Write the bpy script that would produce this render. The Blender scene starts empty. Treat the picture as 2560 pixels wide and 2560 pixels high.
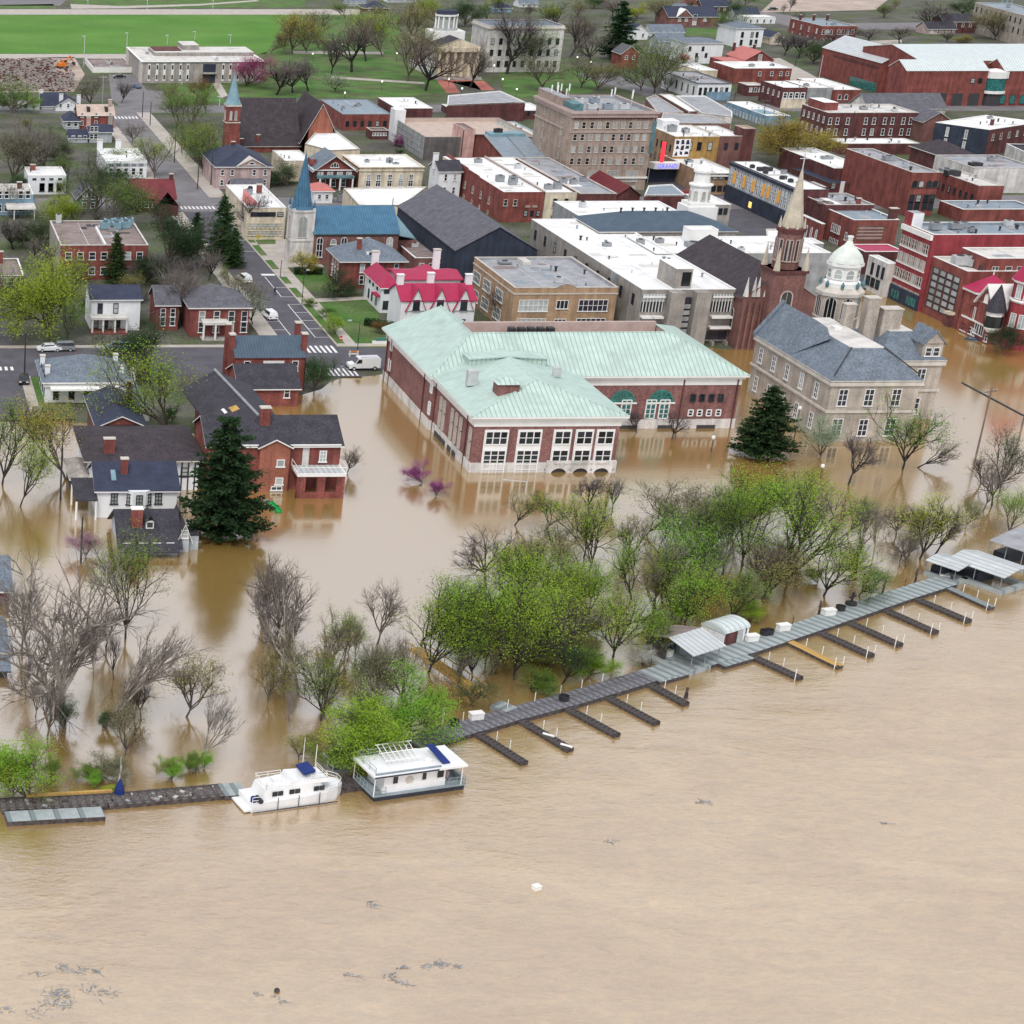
import bpy,math,random
import numpy as np
from mathutils import Vector,Matrix
scene=bpy.context.scene
COL=scene.collection
R=math.radians
F_PX,PX,PY,TH,YA,HC=4845.86,-257.0,1600.0,R(23.6024),R(0.9662),95.0
cam_d=bpy.data.cameras.new('camera')
cam=bpy.data.objects.new('camera',cam_d)
COL.objects.link(cam)
cam_d.sensor_width=36.0
cam_d.lens=36.0*F_PX/2560.0
cam_d.shift_x=(1280.0-PX)/2560.0
cam_d.shift_y=(PY-1280.0)/2560.0
cam_d.clip_start=1.0
cam_d.clip_end=12000.0
cam.location=(0,0,HC)
cam.rotation_euler=(R(90)-TH,0,-YA)
scene.camera=cam
SUN_EL,SUN_AZ=R(52),R(205)
world=bpy.data.worlds.new('World')
scene.world=world
world.use_nodes=True
wn,wl=world.node_tree.nodes,world.node_tree.links
wn.clear()
w_out=wn.new('ShaderNodeOutputWorld')
w_bg=wn.new('ShaderNodeBackground')
w_sky=wn.new('ShaderNodeTexSky')
w_sky.sky_type='NISHITA'
w_sky.sun_disc=False
w_sky.sun_elevation=SUN_EL
w_sky.sun_rotation=SUN_AZ
w_sky.air_density=1.0
w_sky.dust_density=6.0
w_sky.ozone_density=1.0
w_mix=wn.new('ShaderNodeMix')
w_mix.data_type='RGBA'
w_mix.inputs['Factor'].default_value=0.80
w_mix.inputs['B'].default_value=(9.6,9.9,10.6,1.0)
wl.new(w_sky.outputs['Color'],w_mix.inputs['A'])
wl.new(w_mix.outputs['Result'],w_bg.inputs['Color'])
w_bg.inputs['Strength'].default_value=0.10
wl.new(w_bg.outputs['Background'],w_out.inputs['Surface'])
sun_d=bpy.data.lights.new('sun','SUN')
sun_d.energy=1.45
sun_d.angle=R(14)
sun_d.color=(1.0,0.96,0.90)
sun=bpy.data.objects.new('sun',sun_d)
COL.objects.link(sun)
sun.rotation_euler=(R(90)-SUN_EL,0,R(180)-SUN_AZ)
vs=scene.view_settings
scene.display_settings.display_device='sRGB'
vs.view_transform='Standard'
vs.look='None'
vs.exposure=0.12
vs.gamma=1.0
vs.use_curve_mapping=False
scene.cycles.max_bounces=5
scene.cycles.diffuse_bounces=2
scene.cycles.glossy_bounces=3
scene.cycles.transmission_bounces=2
scene.cycles.transparent_max_bounces=4
scene.cycles.use_denoising=True
RT=np.array([math.cos(YA),-math.sin(YA),0.0])
FW=np.array([math.sin(YA)*math.cos(TH),math.cos(YA)*math.cos(TH),-math.sin(TH)])
DN=np.cross(FW,RT)
CC=np.array([0.0,0.0,HC])
def ray(x,y):
 return RT*(x-PX)/F_PX+DN*(y-PY)/F_PX+FW
def G(p,z=0.0):
 d=ray(*p)
 t=(z-HC)/d[2]
 return CC+d*t
def proj(P):
 v=np.array(P,float)-CC
 w=v@FW
 return(PX+F_PX*(v@RT)/w,PY+F_PX*(v@DN)/w)
def GX(x,Y,z):
 c=np.array([0.0,Y,z])-CC
 k=(x-PX)/F_PX
 return(k*(c@FW)-c@RT)/(RT[0]-k*FW[0])
def GY(y,X,z):
 c=np.array([X,0.0,z])-CC
 k=(y-PY)/F_PX
 return(k*(c@FW)-c@DN)/(DN[1]-k*FW[1])
def GZ(y,X,Y):
 c=np.array([X,Y,0.0])-CC
 k=(y-PY)/F_PX
 return(k*(c@FW)-c@DN)/(DN[2]-k*FW[2])
def hb(p,yb,zg=0.0):
 lo,hi=zg,70.0
 for _ in range(40):
  m=(lo+hi)/2
  q=G(p,m)
  if proj((q[0],q[1],zg))[1]<yb:
   lo=m
  else:
   hi=m
 return lo
def TT(c,r):
 return lambda x,y:(640*c+x*0.331263,640*r+y*0.331263)
t00,t10,t20,t30=TT(0,0),TT(1,0),TT(2,0),TT(3,0)
t01,t11,t21,t31=TT(0,1),TT(1,1),TT(2,1),TT(3,1)
t02,t12,t22,t32=TT(0,2),TT(1,2),TT(2,2),TT(3,2)
def ZZ(x0,y0,s):
 return lambda x,y:(x0+x*s,y0+y*s)
z1=ZZ(1360,180,.17598)
z2=ZZ(940,760,.23297)
z3=ZZ(1440,900,.23292)
z4=ZZ(1880,400,.19672)
z5=ZZ(460,400,.28986)
z6=ZZ(2200,500,.18634)
q1=ZZ(0,900,.26923)
q2=ZZ(440,780,.26916)
q3=ZZ(1700,0,.22257)
q4=ZZ(2130,0,.22257)
q5=ZZ(2040,680,.26915)
q6=ZZ(0,160,.21739)
q7=ZZ(1820,380,.19669)
q8=ZZ(1120,220,.18634)
oo=ZZ(0,0,1.325052)
MATS={}
def _n(nt,t,**kw):
 n=nt.nodes.new(t)
 for k,v in kw.items():
  setattr(n,k,v)
 return n
def mat(name,col,rough=0.8,var=0.18,scale=0.35,fine=0.12,fscale=6.0,stain=0.0,spec=0.3,metal=0.0,seam=None,bump=0.0,col2=None,streak=False,courses=None,trans=0.0,rnd=0.0,emit=None,coat=0.0):
 m=bpy.data.materials.new(name)
 m.use_nodes=True
 nt=m.node_tree
 nt.nodes.clear()
 L=nt.links.new
 out=_n(nt,'ShaderNodeOutputMaterial')
 bs=_n(nt,'ShaderNodeBsdfPrincipled')
 bs.inputs['Roughness'].default_value=rough
 bs.inputs['Specular IOR Level'].default_value=spec
 bs.inputs['Metallic'].default_value=metal
 tc=_n(nt,'ShaderNodeTexCoord')
 vec=tc.outputs['Object']
 rgb=_n(nt,'ShaderNodeRGB')
 rgb.outputs[0].default_value=(*col,1)
 cur=rgb.outputs[0]
 def mixc(a,b,fac,mode='MIX'):
  x=_n(nt,'ShaderNodeMix',data_type='RGBA',blend_type=mode)
  if hasattr(fac,'links'):
   L(fac,x.inputs['Factor'])
  else:
   x.inputs['Factor'].default_value=fac
  L(a,x.inputs['A'])
  if hasattr(b,'links'):
   L(b,x.inputs['B'])
  else:
   x.inputs['B'].default_value=(*b,1)
  return x.outputs['Result']
 def noise(sc,det=3.0,v=vec,rng=(0.3,0.7),lo=0.0,hi=1.0,dist=0.0):
  n=_n(nt,'ShaderNodeTexNoise')
  n.inputs['Scale'].default_value=sc
  n.inputs['Detail'].default_value=det
  n.inputs['Distortion'].default_value=dist
  L(v,n.inputs['Vector'])
  r=_n(nt,'ShaderNodeMapRange')
  r.inputs['From Min'].default_value,r.inputs['From Max'].default_value=rng
  r.inputs['To Min'].default_value,r.inputs['To Max'].default_value=lo,hi
  L(n.outputs['Fac'],r.inputs['Value'])
  return r.outputs['Result']
 def mulv(a,facsock):
  x=_n(nt,'ShaderNodeVectorMath',operation='SCALE')
  L(a,x.inputs[0])
  L(facsock,x.inputs['Scale'])
  return x.outputs[0]
 if col2 is not None:
  cur=mixc(cur,col2,noise(scale,4.0,rng=(0.42,0.62)))
 if var:
  cur=mulv(cur,noise(scale*1.7,4.0,lo=1-var,hi=1+var))
 if streak:
  mp=_n(nt,'ShaderNodeMapping')
  mp.inputs['Scale'].default_value=(1.2,1.2,0.12)
  L(vec,mp.inputs['Vector'])
  cur=mulv(cur,noise(1.0,3.0,v=mp.outputs[0],lo=1-var,hi=1+var*0.6))
 if fine:
  cur=mulv(cur,noise(fscale,2.0,lo=1-fine,hi=1+fine))
 if stain:
  cur=mixc(cur,(col[0]*0.42,col[1]*0.42,col[2]*0.40),noise(0.22,5.0,rng=(0.52,0.72),hi=stain,dist=0.6))
 if courses:
  sp=_n(nt,'ShaderNodeSeparateXYZ')
  L(vec,sp.inputs[0])
  a=_n(nt,'ShaderNodeMath',operation='FRACT')
  b=_n(nt,'ShaderNodeMath',operation='DIVIDE')
  b.inputs[1].default_value=courses
  L(sp.outputs['Z'],b.inputs[0])
  L(b.outputs[0],a.inputs[0])
  c=_n(nt,'ShaderNodeMath',operation='LESS_THAN')
  c.inputs[1].default_value=0.14
  L(a.outputs[0],c.inputs[0])
  cur=mixc(cur,(col[0]*.62,col[1]*.6,col[2]*.6),c.outputs[0])
 if seam:
  ax,pitch=seam
  sp=_n(nt,'ShaderNodeSeparateXYZ')
  L(vec,sp.inputs[0])
  b=_n(nt,'ShaderNodeMath',operation='DIVIDE')
  b.inputs[1].default_value=pitch
  L(sp.outputs[ax],b.inputs[0])
  a=_n(nt,'ShaderNodeMath',operation='FRACT')
  L(b.outputs[0],a.inputs[0])
  c=_n(nt,'ShaderNodeMath',operation='LESS_THAN')
  c.inputs[1].default_value=0.22
  L(a.outputs[0],c.inputs[0])
  cur=mixc(cur,(col[0]*.62,col[1]*.66,col[2]*.68),c.outputs[0])
 if rnd:
  oi=_n(nt,'ShaderNodeObjectInfo')
  hs=_n(nt,'ShaderNodeHueSaturation')
  r1=_n(nt,'ShaderNodeMapRange')
  r1.inputs['To Min'].default_value,r1.inputs['To Max'].default_value=0.5-rnd*0.09,0.5+rnd*0.09
  r2=_n(nt,'ShaderNodeMapRange')
  r2.inputs['To Min'].default_value,r2.inputs['To Max'].default_value=1-rnd*.55,1+rnd*.55
  mth=_n(nt,'ShaderNodeMath',operation='FRACT')
  m2=_n(nt,'ShaderNodeMath',operation='MULTIPLY')
  m2.inputs[1].default_value=7.13
  L(oi.outputs['Random'],r1.inputs['Value'])
  L(oi.outputs['Random'],m2.inputs[0])
  L(m2.outputs[0],mth.inputs[0])
  L(mth.outputs[0],r2.inputs['Value'])
  L(r1.outputs[0],hs.inputs['Hue'])
  L(r2.outputs[0],hs.inputs['Value'])
  L(cur,hs.inputs['Color'])
  cur=hs.outputs[0]
 L(cur,bs.inputs['Base Color'])
 if bump:
  nb=_n(nt,'ShaderNodeTexNoise')
  nb.inputs['Scale'].default_value=fscale
  L(vec,nb.inputs['Vector'])
  bp=_n(nt,'ShaderNodeBump')
  bp.inputs['Strength'].default_value=bump
  bp.inputs['Distance'].default_value=0.1
  L(nb.outputs['Fac'],bp.inputs['Height'])
  L(bp.outputs[0],bs.inputs['Normal'])
 if coat:
  bs.inputs['Coat Weight'].default_value=coat
  bs.inputs['Coat Roughness'].default_value=0.08
 if emit:
  bs.inputs['Emission Color'].default_value=(*emit[0],1)
  bs.inputs['Emission Strength'].default_value=emit[1]
 if trans:
  tr=_n(nt,'ShaderNodeBsdfTranslucent')
  L(cur,tr.inputs['Color'])
  ms=_n(nt,'ShaderNodeMixShader')
  ms.inputs[0].default_value=trans
  L(bs.outputs[0],ms.inputs[1])
  L(tr.outputs[0],ms.inputs[2])
  L(ms.outputs[0],out.inputs['Surface'])
 else:
  L(bs.outputs[0],out.inputs['Surface'])
 MATS[name]=m
 return m
def BR(name,col,**k):
 kw=dict(rough=.9,var=.22,scale=.25,fine=.25,fscale=5.0,streak=True)
 kw.update(k)
 return mat(name,col,**kw)
BR('brick_red',(.225,.070,.060),fine=.34,var=.28)
BR('brick_crimson',(.29,.05,.06),fine=.3)
BR('brick_dark',(.12,.046,.046),fine=.34,var=.28)
BR('brick_brown',(.20,.10,.09),fine=.3)
BR('brick_library',(.235,.115,.108),fine=.35)
BR('brick_orange',(.33,.125,.085),fine=.3)
BR('brick_tan',(.40,.27,.17))
BR('brick_ochre',(.36,.22,.075))
BR('brick_buff',(.36,.285,.24),fine=.2)
BR('stone_dark',(.13,.12,.12))
BR('stone_tan',(.42,.37,.32),fine=.2)
BR('stone_grey',(.36,.33,.31))
BR('stone_rose',(.47,.36,.35))
BR('stone_white',(.62,.60,.58),fine=.15)
BR('concrete_tan',(.32,.295,.27),fine=.18)
BR('concrete_grey',(.33,.34,.35),fine=.1)
BR('pink_stucco',(.56,.36,.33),fine=.06)
BR('cream_paint',(.66,.58,.45),fine=.08)
BR('white_paint',(.76,.78,.80),fine=.05,var=.06)
BR('grey_paint',(.42,.46,.49),fine=.08)
BR('blue_paint',(.20,.32,.42),fine=.08)
BR('navy_panel',(.035,.045,.07),fine=.1)
BR('dark_timber',(.05,.045,.045),fine=.2)
BR('green_paint',(.10,.16,.12),fine=.1)
mat('roof_white',(.80,.80,.80),rough=.75,var=.05,fine=.04,stain=.32)
mat('roof_offwhite',(.62,.60,.57),rough=.8,var=.12,fine=.08,stain=.45)
mat('roof_grey',(.33,.335,.36),rough=.85,var=.18,fine=.14,stain=.35)
mat('roof_bluegrey',(.24,.29,.34),rough=.7,var=.12,fine=.1,stain=.2)
mat('roof_brown',(.25,.20,.19),rough=.9,var=.2,fine=.16,stain=.3)
mat('roof_shingle',(.048,.046,.058),rough=.9,var=.2,fine=.3,fscale=3.0)
mat('roof_shingle_brown',(.052,.043,.050),rough=.9,var=.22,fine=.3,fscale=3.0)
mat('roof_shingle_grey',(.115,.115,.135),rough=.9,var=.2,fine=.28,fscale=3.0)
mat('roof_navy',(.035,.042,.075),rough=.75,var=.2,fine=.25)
mat('roof_slate',(.145,.175,.215),rough=.7,var=.16,fine=.3,fscale=3.0)
mat('roof_blue',(.06,.16,.26),rough=.55,var=.18,fine=.15,seam=('X',.55),stain=.15)
mat('roof_blue_pale',(.20,.33,.39),rough=.6,var=.15,fine=.1)
mat('roof_bluetile',(.075,.11,.15),rough=.7,var=.14,fine=.12,seam=('X',.5))
mat('roof_mint',(.475,.60,.545),rough=.6,var=.10,fine=.06,seam=('X',.75),spec=.3,stain=.28)
mat('roof_mint_side',(.475,.60,.545),rough=.6,var=.10,fine=.06,seam=('Y',.75),spec=.3,stain=.28)
mat('roof_crimson',(.38,.022,.078),rough=.55,var=.08,fine=.08)
mat('roof_red',(.16,.03,.037),rough=.7,var=.14,fine=.15)
mat('roof_salmon',(.50,.17,.15),rough=.7,var=.1,fine=.1)
mat('roof_metal',(.52,.55,.56),rough=.45,var=.12,fine=.05,seam=('X',.8),spec=.5)
mat('roof_seam_pale',(.60,.66,.66),rough=.5,var=.08,fine=.05,seam=('X',.9))
mat('roof_tan',(.50,.40,.34),rough=.9,var=.1,fine=.15)
mat('roof_copper',(.10,.20,.22),rough=.6,var=.3,fine=.2)
mat('trim_white',(.80,.80,.78),rough=.6,var=.06,fine=.04,stain=.12)
mat('trim_stone',(.55,.51,.46),rough=.8,var=.15,fine=.1)
mat('trim_dark',(.05,.05,.055),rough=.6,var=.1)
mat('trim_green',(.07,.22,.18),rough=.6)
mat('trim_pink',(.44,.34,.31),rough=.8,var=.12,fine=.1)
mat('glass',(.026,.032,.040),rough=.12,var=.35,scale=.4,fine=0,spec=.6,rnd=1.2)
mat('glass_green',(.03,.16,.15),rough=.15,var=.5,scale=.8,fine=.2,spec=.6)
mat('glass_blind',(.38,.41,.40),rough=.35,var=.2,scale=.5,fine=.1,spec=.5,rnd=.5)
mat('frame_white',(.78,.79,.80),rough=.5,var=.04,fine=0)
mat('frame_dark',(.03,.035,.045),rough=.5,var=.1,fine=0)
mat('frame_stone',(.52,.48,.44),rough=.8,var=.1,fine=.06)
mat('asphalt',(.098,.093,.110),rough=.9,var=.18,scale=.15,fine=.22,fscale=4.0,stain=.25)
mat('asphalt_pale',(.19,.18,.19),rough=.9,var=.16,scale=.12,fine=.15,fscale=3.0,stain=.25)
mat('sidewalk',(.44,.40,.36),rough=.9,var=.14,scale=.2,fine=.1,stain=.15)
mat('paving_brick',(.44,.15,.12),rough=.9,var=.15,fine=.2)
mat('marking',(.74,.74,.74),rough=.8,var=.12,scale=1.2,fine=.2)
mat('curb_yellow',(.55,.40,.05),rough=.8,var=.1)
mat('metal_grey',(.30,.32,.34),rough=.5,var=.2,metal=.3)
mat('metal_pale',(.55,.57,.58),rough=.5,var=.15,metal=.2)
mat('metal_dark',(.035,.035,.04),rough=.5,var=.2)
mat('wood_pole',(.17,.13,.11),rough=.9,var=.2,fine=.2)
mat('wood_tan',(.50,.31,.10),rough=.85,var=.2,fine=.2)
mat('wood_black',(.070,.060,.060),rough=.9,var=.4,scale=1.2,fine=.4,fscale=2.5)
mat('wood_weathered',(.17,.155,.145),rough=.9,var=.4,scale=1.2,fine=.4,fscale=2.0,col2=(.07,.06,.06))
mat('dock_plank',(.17,.165,.185),rough=.85,var=.25,scale=.9,fine=.25,seam=('X',.9),fscale=3.0)
mat('dock_pale',(.33,.365,.37),rough=.8,var=.14,scale=.5,fine=.12,seam=('X',2.4))
mat('boat_white',(.80,.81,.82),rough=.3,var=.05,fine=.03,stain=.14,coat=.3)
mat('boat_blue',(.012,.03,.16),rough=.7,var=.15)
mat('boat_dark',(.03,.035,.05),rough=.5,var=.2)
mat('boat_trim',(.25,.30,.33),rough=.5,var=.15)
mat('plastic_green',(.02,.38,.10),rough=.4,var=.08)
mat('plastic_red',(.50,.03,.03),rough=.5,var=.08)
mat('plastic_orange',(.70,.20,.02),rough=.5,var=.08)
mat('car_white',(.78,.80,.82),rough=.25,var=.03,fine=0,coat=.5)
mat('car_blue',(.05,.10,.17),rough=.25,var=.05,fine=0,coat=.6)
mat('car_black',(.015,.016,.02),rough=.25,var=.05,fine=0,coat=.6)
mat('car_grey',(.22,.24,.26),rough=.25,var=.05,fine=0,coat=.6)
mat('car_red',(.30,.03,.03),rough=.25,var=.05,fine=0,coat=.6)
mat('tyre',(.02,.02,.02),rough=.9,var=.1)
mat('lamp_lens',(.85,.84,.78),rough=.4,var=.05,emit=((1,.93,.8),1.2))
mat('neon_red',(.6,.02,.03),rough=.4,var=0,fine=0,emit=((1,.03,.05),1.6))
mat('neon_blue',(.1,.1,.8),rough=.4,var=0,fine=0,emit=((.12,.10,1.0),1.4))
mat('window_lit',(.8,.5,.2),rough=.4,var=.2,fine=0,emit=((1,.52,.12),1.3))
mat('banner_gold',(.85,.42,.08),rough=.6,var=.1,fine=0)
mat('banner_lit',(.9,.62,.45),rough=.5,var=.1,fine=0,emit=((1,.6,.35),.5))
mat('mural_white',(.8,.8,.82),rough=.8,var=.05)
mat('mural_black',(.03,.03,.05),rough=.8,var=.05)
mat('mural_blue',(.10,.30,.45),rough=.8,var=.6,scale=.7,col2=(.55,.62,.66))
mat('bark',(.11,.09,.072),rough=.95,var=.3,scale=.8,fine=.25)
mat('bark_pale',(.38,.345,.30),rough=.95,var=.4,scale=.5,fine=.25,col2=(.16,.13,.11))
mat('bark_dark',(.04,.034,.032),rough=.95,var=.3,scale=.8,fine=.25)
mat('twig_brown',(.15,.12,.10),rough=.95,var=.2,fine=.2,rnd=.35)
mat('twig_grey',(.19,.165,.15),rough=.95,var=.2,fine=.2,rnd=.3)
mat('twig_dark',(.11,.092,.095),rough=.95,var=.2,fine=.2,rnd=.3)
LF=dict(rough=.8,var=.22,scale=.35,fine=.12,fscale=1.5,trans=.45,rnd=.22,spec=.1)
mat('leaf_bright',(.27,.45,.05),**LF)
mat('leaf_lime',(.38,.46,.06),**LF)
mat('leaf_green',(.19,.30,.06),**LF)
mat('leaf_olive',(.29,.28,.10),**LF)
mat('leaf_grey',(.27,.26,.16),**LF)
mat('leaf_gold',(.42,.34,.08),**LF)
mat('leaf_dark',(.040,.080,.034),**LF)
mat('leaf_deep',(.065,.125,.045),**LF)
mat('leaf_pale',(.35,.42,.30),**LF)
mat('leaf_white',(.62,.62,.58),**LF)
mat('leaf_pink',(.45,.10,.22),**LF)
mat('leaf_purple',(.34,.09,.26),**LF)
mat('leaf_mauve',(.46,.30,.36),**LF)
mat('leaf_red',(.42,.02,.06),**LF)
mat('leaf_rust',(.26,.15,.06),**LF)
class MB:
 def __init__(s):
  s.v,s.f,s.m=[],[],[]
 def face(s,pts,m=0):
  i=len(s.v)
  s.v+=[tuple(map(float,p))for p in pts]
  s.f.append(tuple(range(i,i+len(pts))))
  s.m.append(m)
  return s
 def box(s,x0,x1,y0,y1,z0,z1,m=0,top=None,skip=''):
  a,b,c,d=(x0,y0),(x1,y0),(x1,y1),(x0,y1)
  i=len(s.v)
  s.v+=[(p[0],p[1],z0)for p in(a,b,c,d)]+[(p[0],p[1],z1)for p in(a,b,c,d)]
  fs={'F':(0,1,5,4),'R':(1,2,6,5),'B':(2,3,7,6),'L':(3,0,4,7),'T':(4,5,6,7),'D':(3,2,1,0)}
  for k,q in fs.items():
   if k in skip:
    continue
   s.f.append(tuple(i+t for t in q))
   s.m.append(top if(k=='T' and top is not None)else m)
  return s
 def prism(s,poly,z0,z1,m=0,top=None,bottom=False,taper=1.0):
  n=len(poly)
  i=len(s.v)
  cx,cy=sum(p[0]for p in poly)/n,sum(p[1]for p in poly)/n
  s.v+=[(p[0],p[1],z0)for p in poly]
  s.v+=[(cx+(p[0]-cx)*taper,cy+(p[1]-cy)*taper,z1)for p in poly]
  for k in range(n):
   k2=(k+1)%n
   s.f.append((i+k,i+k2,i+n+k2,i+n+k))
   s.m.append(m)
  s.f.append(tuple(i+n+k for k in range(n)))
  s.m.append(m if top is None else top)
  if bottom:
   s.f.append(tuple(i+n-1-k for k in range(n)))
   s.m.append(m)
  return s
 def slab(s,pts,t=0.2,m=0,me=None):
  me=m if me is None else me
  n=len(pts)
  i=len(s.v)
  s.v+=[tuple(map(float,p))for p in pts]+[(float(p[0]),float(p[1]),float(p[2])-t)for p in pts]
  s.f.append(tuple(range(i,i+n)))
  s.m.append(m)
  s.f.append(tuple(i+n+k for k in reversed(range(n))))
  s.m.append(m)
  for k in range(n):
   k2=(k+1)%n
   s.f.append((i+k2,i+k,i+n+k,i+n+k2))
   s.m.append(me)
  return s
 def tube(s,p0,p1,r0,r1=None,n=6,m=0,cap=True):
  r1=r0 if r1 is None else r1
  p0,p1=np.array(p0,float),np.array(p1,float)
  d=p1-p0
  L=np.linalg.norm(d)
  if L<1e-6:
   return s
  d/=L
  a=np.cross(d,(0,0,1)if abs(d[2])<.9 else(1,0,0))
  a/=np.linalg.norm(a)
  b=np.cross(d,a)
  i=len(s.v)
  for p,r in((p0,r0),(p1,r1)):
   for k in range(n):
    t=2*math.pi*k/n
    s.v.append(tuple(p+r*(math.cos(t)*a+math.sin(t)*b)))
  for k in range(n):
   k2=(k+1)%n
   s.f.append((i+k,i+k2,i+n+k2,i+n+k))
   s.m.append(m)
  if cap:
   s.f.append(tuple(i+n+k for k in range(n)))
   s.m.append(m)
   s.f.append(tuple(i+n-1-k for k in range(n)))
   s.m.append(m)
  return s
 def lathe(s,prof,n=16,c=(0,0),m=0,a0=0.0):
  i=len(s.v)
  for r,z in prof:
   for k in range(n):
    t=2*math.pi*k/n+a0
    s.v.append((c[0]+r*math.cos(t),c[1]+r*math.sin(t),z))
  for j in range(len(prof)-1):
   for k in range(n):
    k2=(k+1)%n
    s.f.append((i+j*n+k,i+j*n+k2,i+(j+1)*n+k2,i+(j+1)*n+k))
    s.m.append(m)
  s.f.append(tuple(i+(len(prof)-1)*n+k for k in range(n)))
  s.m.append(m)
  return s
 def mesh(s,name,mats):
  me=bpy.data.meshes.new(name)
  me.from_pydata(s.v,[],s.f)
  for m in mats:
   me.materials.append(MATS[m])
  if len(mats)>1:
   me.polygons.foreach_set('material_index',s.m)
  me.update()
  return me
 def build(s,name,mats,parent=None,loc=(0,0,0),rz=0.0):
  if isinstance(mats,str):
   mats=[mats]
  return place(name,s.mesh(name,mats),parent,loc,rz)
def place(name,me,parent=None,loc=(0,0,0),rz=0.0):
 o=bpy.data.objects.new(name,me)
 COL.objects.link(o)
 o.location=loc
 if rz:
  o.rotation_euler=(0,0,rz)
 if parent is not None:
  o.parent=parent
 return o
def tag(o,label=None,cat=None,group=None,kind=None):
 if label:
  o['label']=label
 if cat:
  o['category']=cat
 if group:
  o['group']=group
 if kind:
  o['kind']=kind
 return o
def thing(name,label,cat,loc=(0,0,0),rz=0.0,group=None):
 o=bpy.data.objects.new(name,None)
 COL.objects.link(o)
 o.location=tuple(map(float,loc))
 o.rotation_euler=(0,0,rz)
 o.empty_display_size=0.5
 return tag(o,label,cat,group)
ZG=0.15
# ---- the setting
SHORE_PX=[(-900,1045),(60,1043),(113,1050),(240,1056),(350,1062),(420,1086),(520,1075),(600,1030),(740,985),(799,968),(806,948),(870,938),(945,935),(985,925),(1060,890),(1300,858),(1600,856),(1738,864),(1850,874),(1900,850),(2010,800),(2060,760),(2105,712),(2290,735),(2420,800),(2560,880),(3400,1000)]
SHORE=np.array([G(p)[:2]for p in SHORE_PX])
def shore_dist(P):
 best=np.full(len(P),1e9)
 for a,b in zip(SHORE[:-1],SHORE[1:]):
  ab=b-a
  t=np.clip(((P-a)@ab)/(ab@ab),0,1)
  best=np.minimum(best,np.linalg.norm(P-(a+t[:,None]*ab),axis=1))
 ysh=np.interp(P[:,0],SHORE[:,0],SHORE[:,1])
 return np.where(P[:,1]>ysh,best,-best)
def build_ground():
 xs=np.concatenate([[-7000,-2500,-900,-300],np.arange(-60,640,5.0),[720,900,1400,3000,8000]])
 ys=np.concatenate([[-3000,-800,0,120],np.arange(180,560,5.0),np.arange(560,1100,20.0),[1300,2000,4000,9500]])
 X,Y=np.meshgrid(xs,ys)
 P=np.stack([X.ravel(),Y.ravel()],1)
 d=shore_dist(P)
 rng=np.random.default_rng(3)
 z=np.clip((d+1.0)*0.06,-3.0,ZG)+np.where(d<1,0,0)
 v=np.column_stack([P,z])
 nx=len(xs)
 f=[]
 for j in range(len(ys)-1):
  for i in range(nx-1):
   k=j*nx+i
   f.append((k,k+1,k+nx+1,k+nx))
 me=bpy.data.meshes.new('ground')
 me.from_pydata(v.tolist(),[],f)
 me.materials.append(MATS['ground'])
 tag(place('ground',me),kind='structure')
mat('ground',(.105,.10,.085),rough=.95,var=.3,scale=.06,fine=.25,fscale=1.2,col2=(.075,.10,.04),stain=.3)
mat('grass_field',(.075,.20,.022),rough=.95,var=.14,scale=.02,fine=.18,fscale=.9,col2=(.10,.22,.035))
mat('lawn',(.07,.16,.03),rough=.95,var=.3,scale=.08,fine=.25,fscale=1.5,col2=(.10,.13,.05))
mat('dirt',(.42,.34,.29),rough=.95,var=.2,scale=.05,fine=.2,fscale=1.0)
build_ground()
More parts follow.
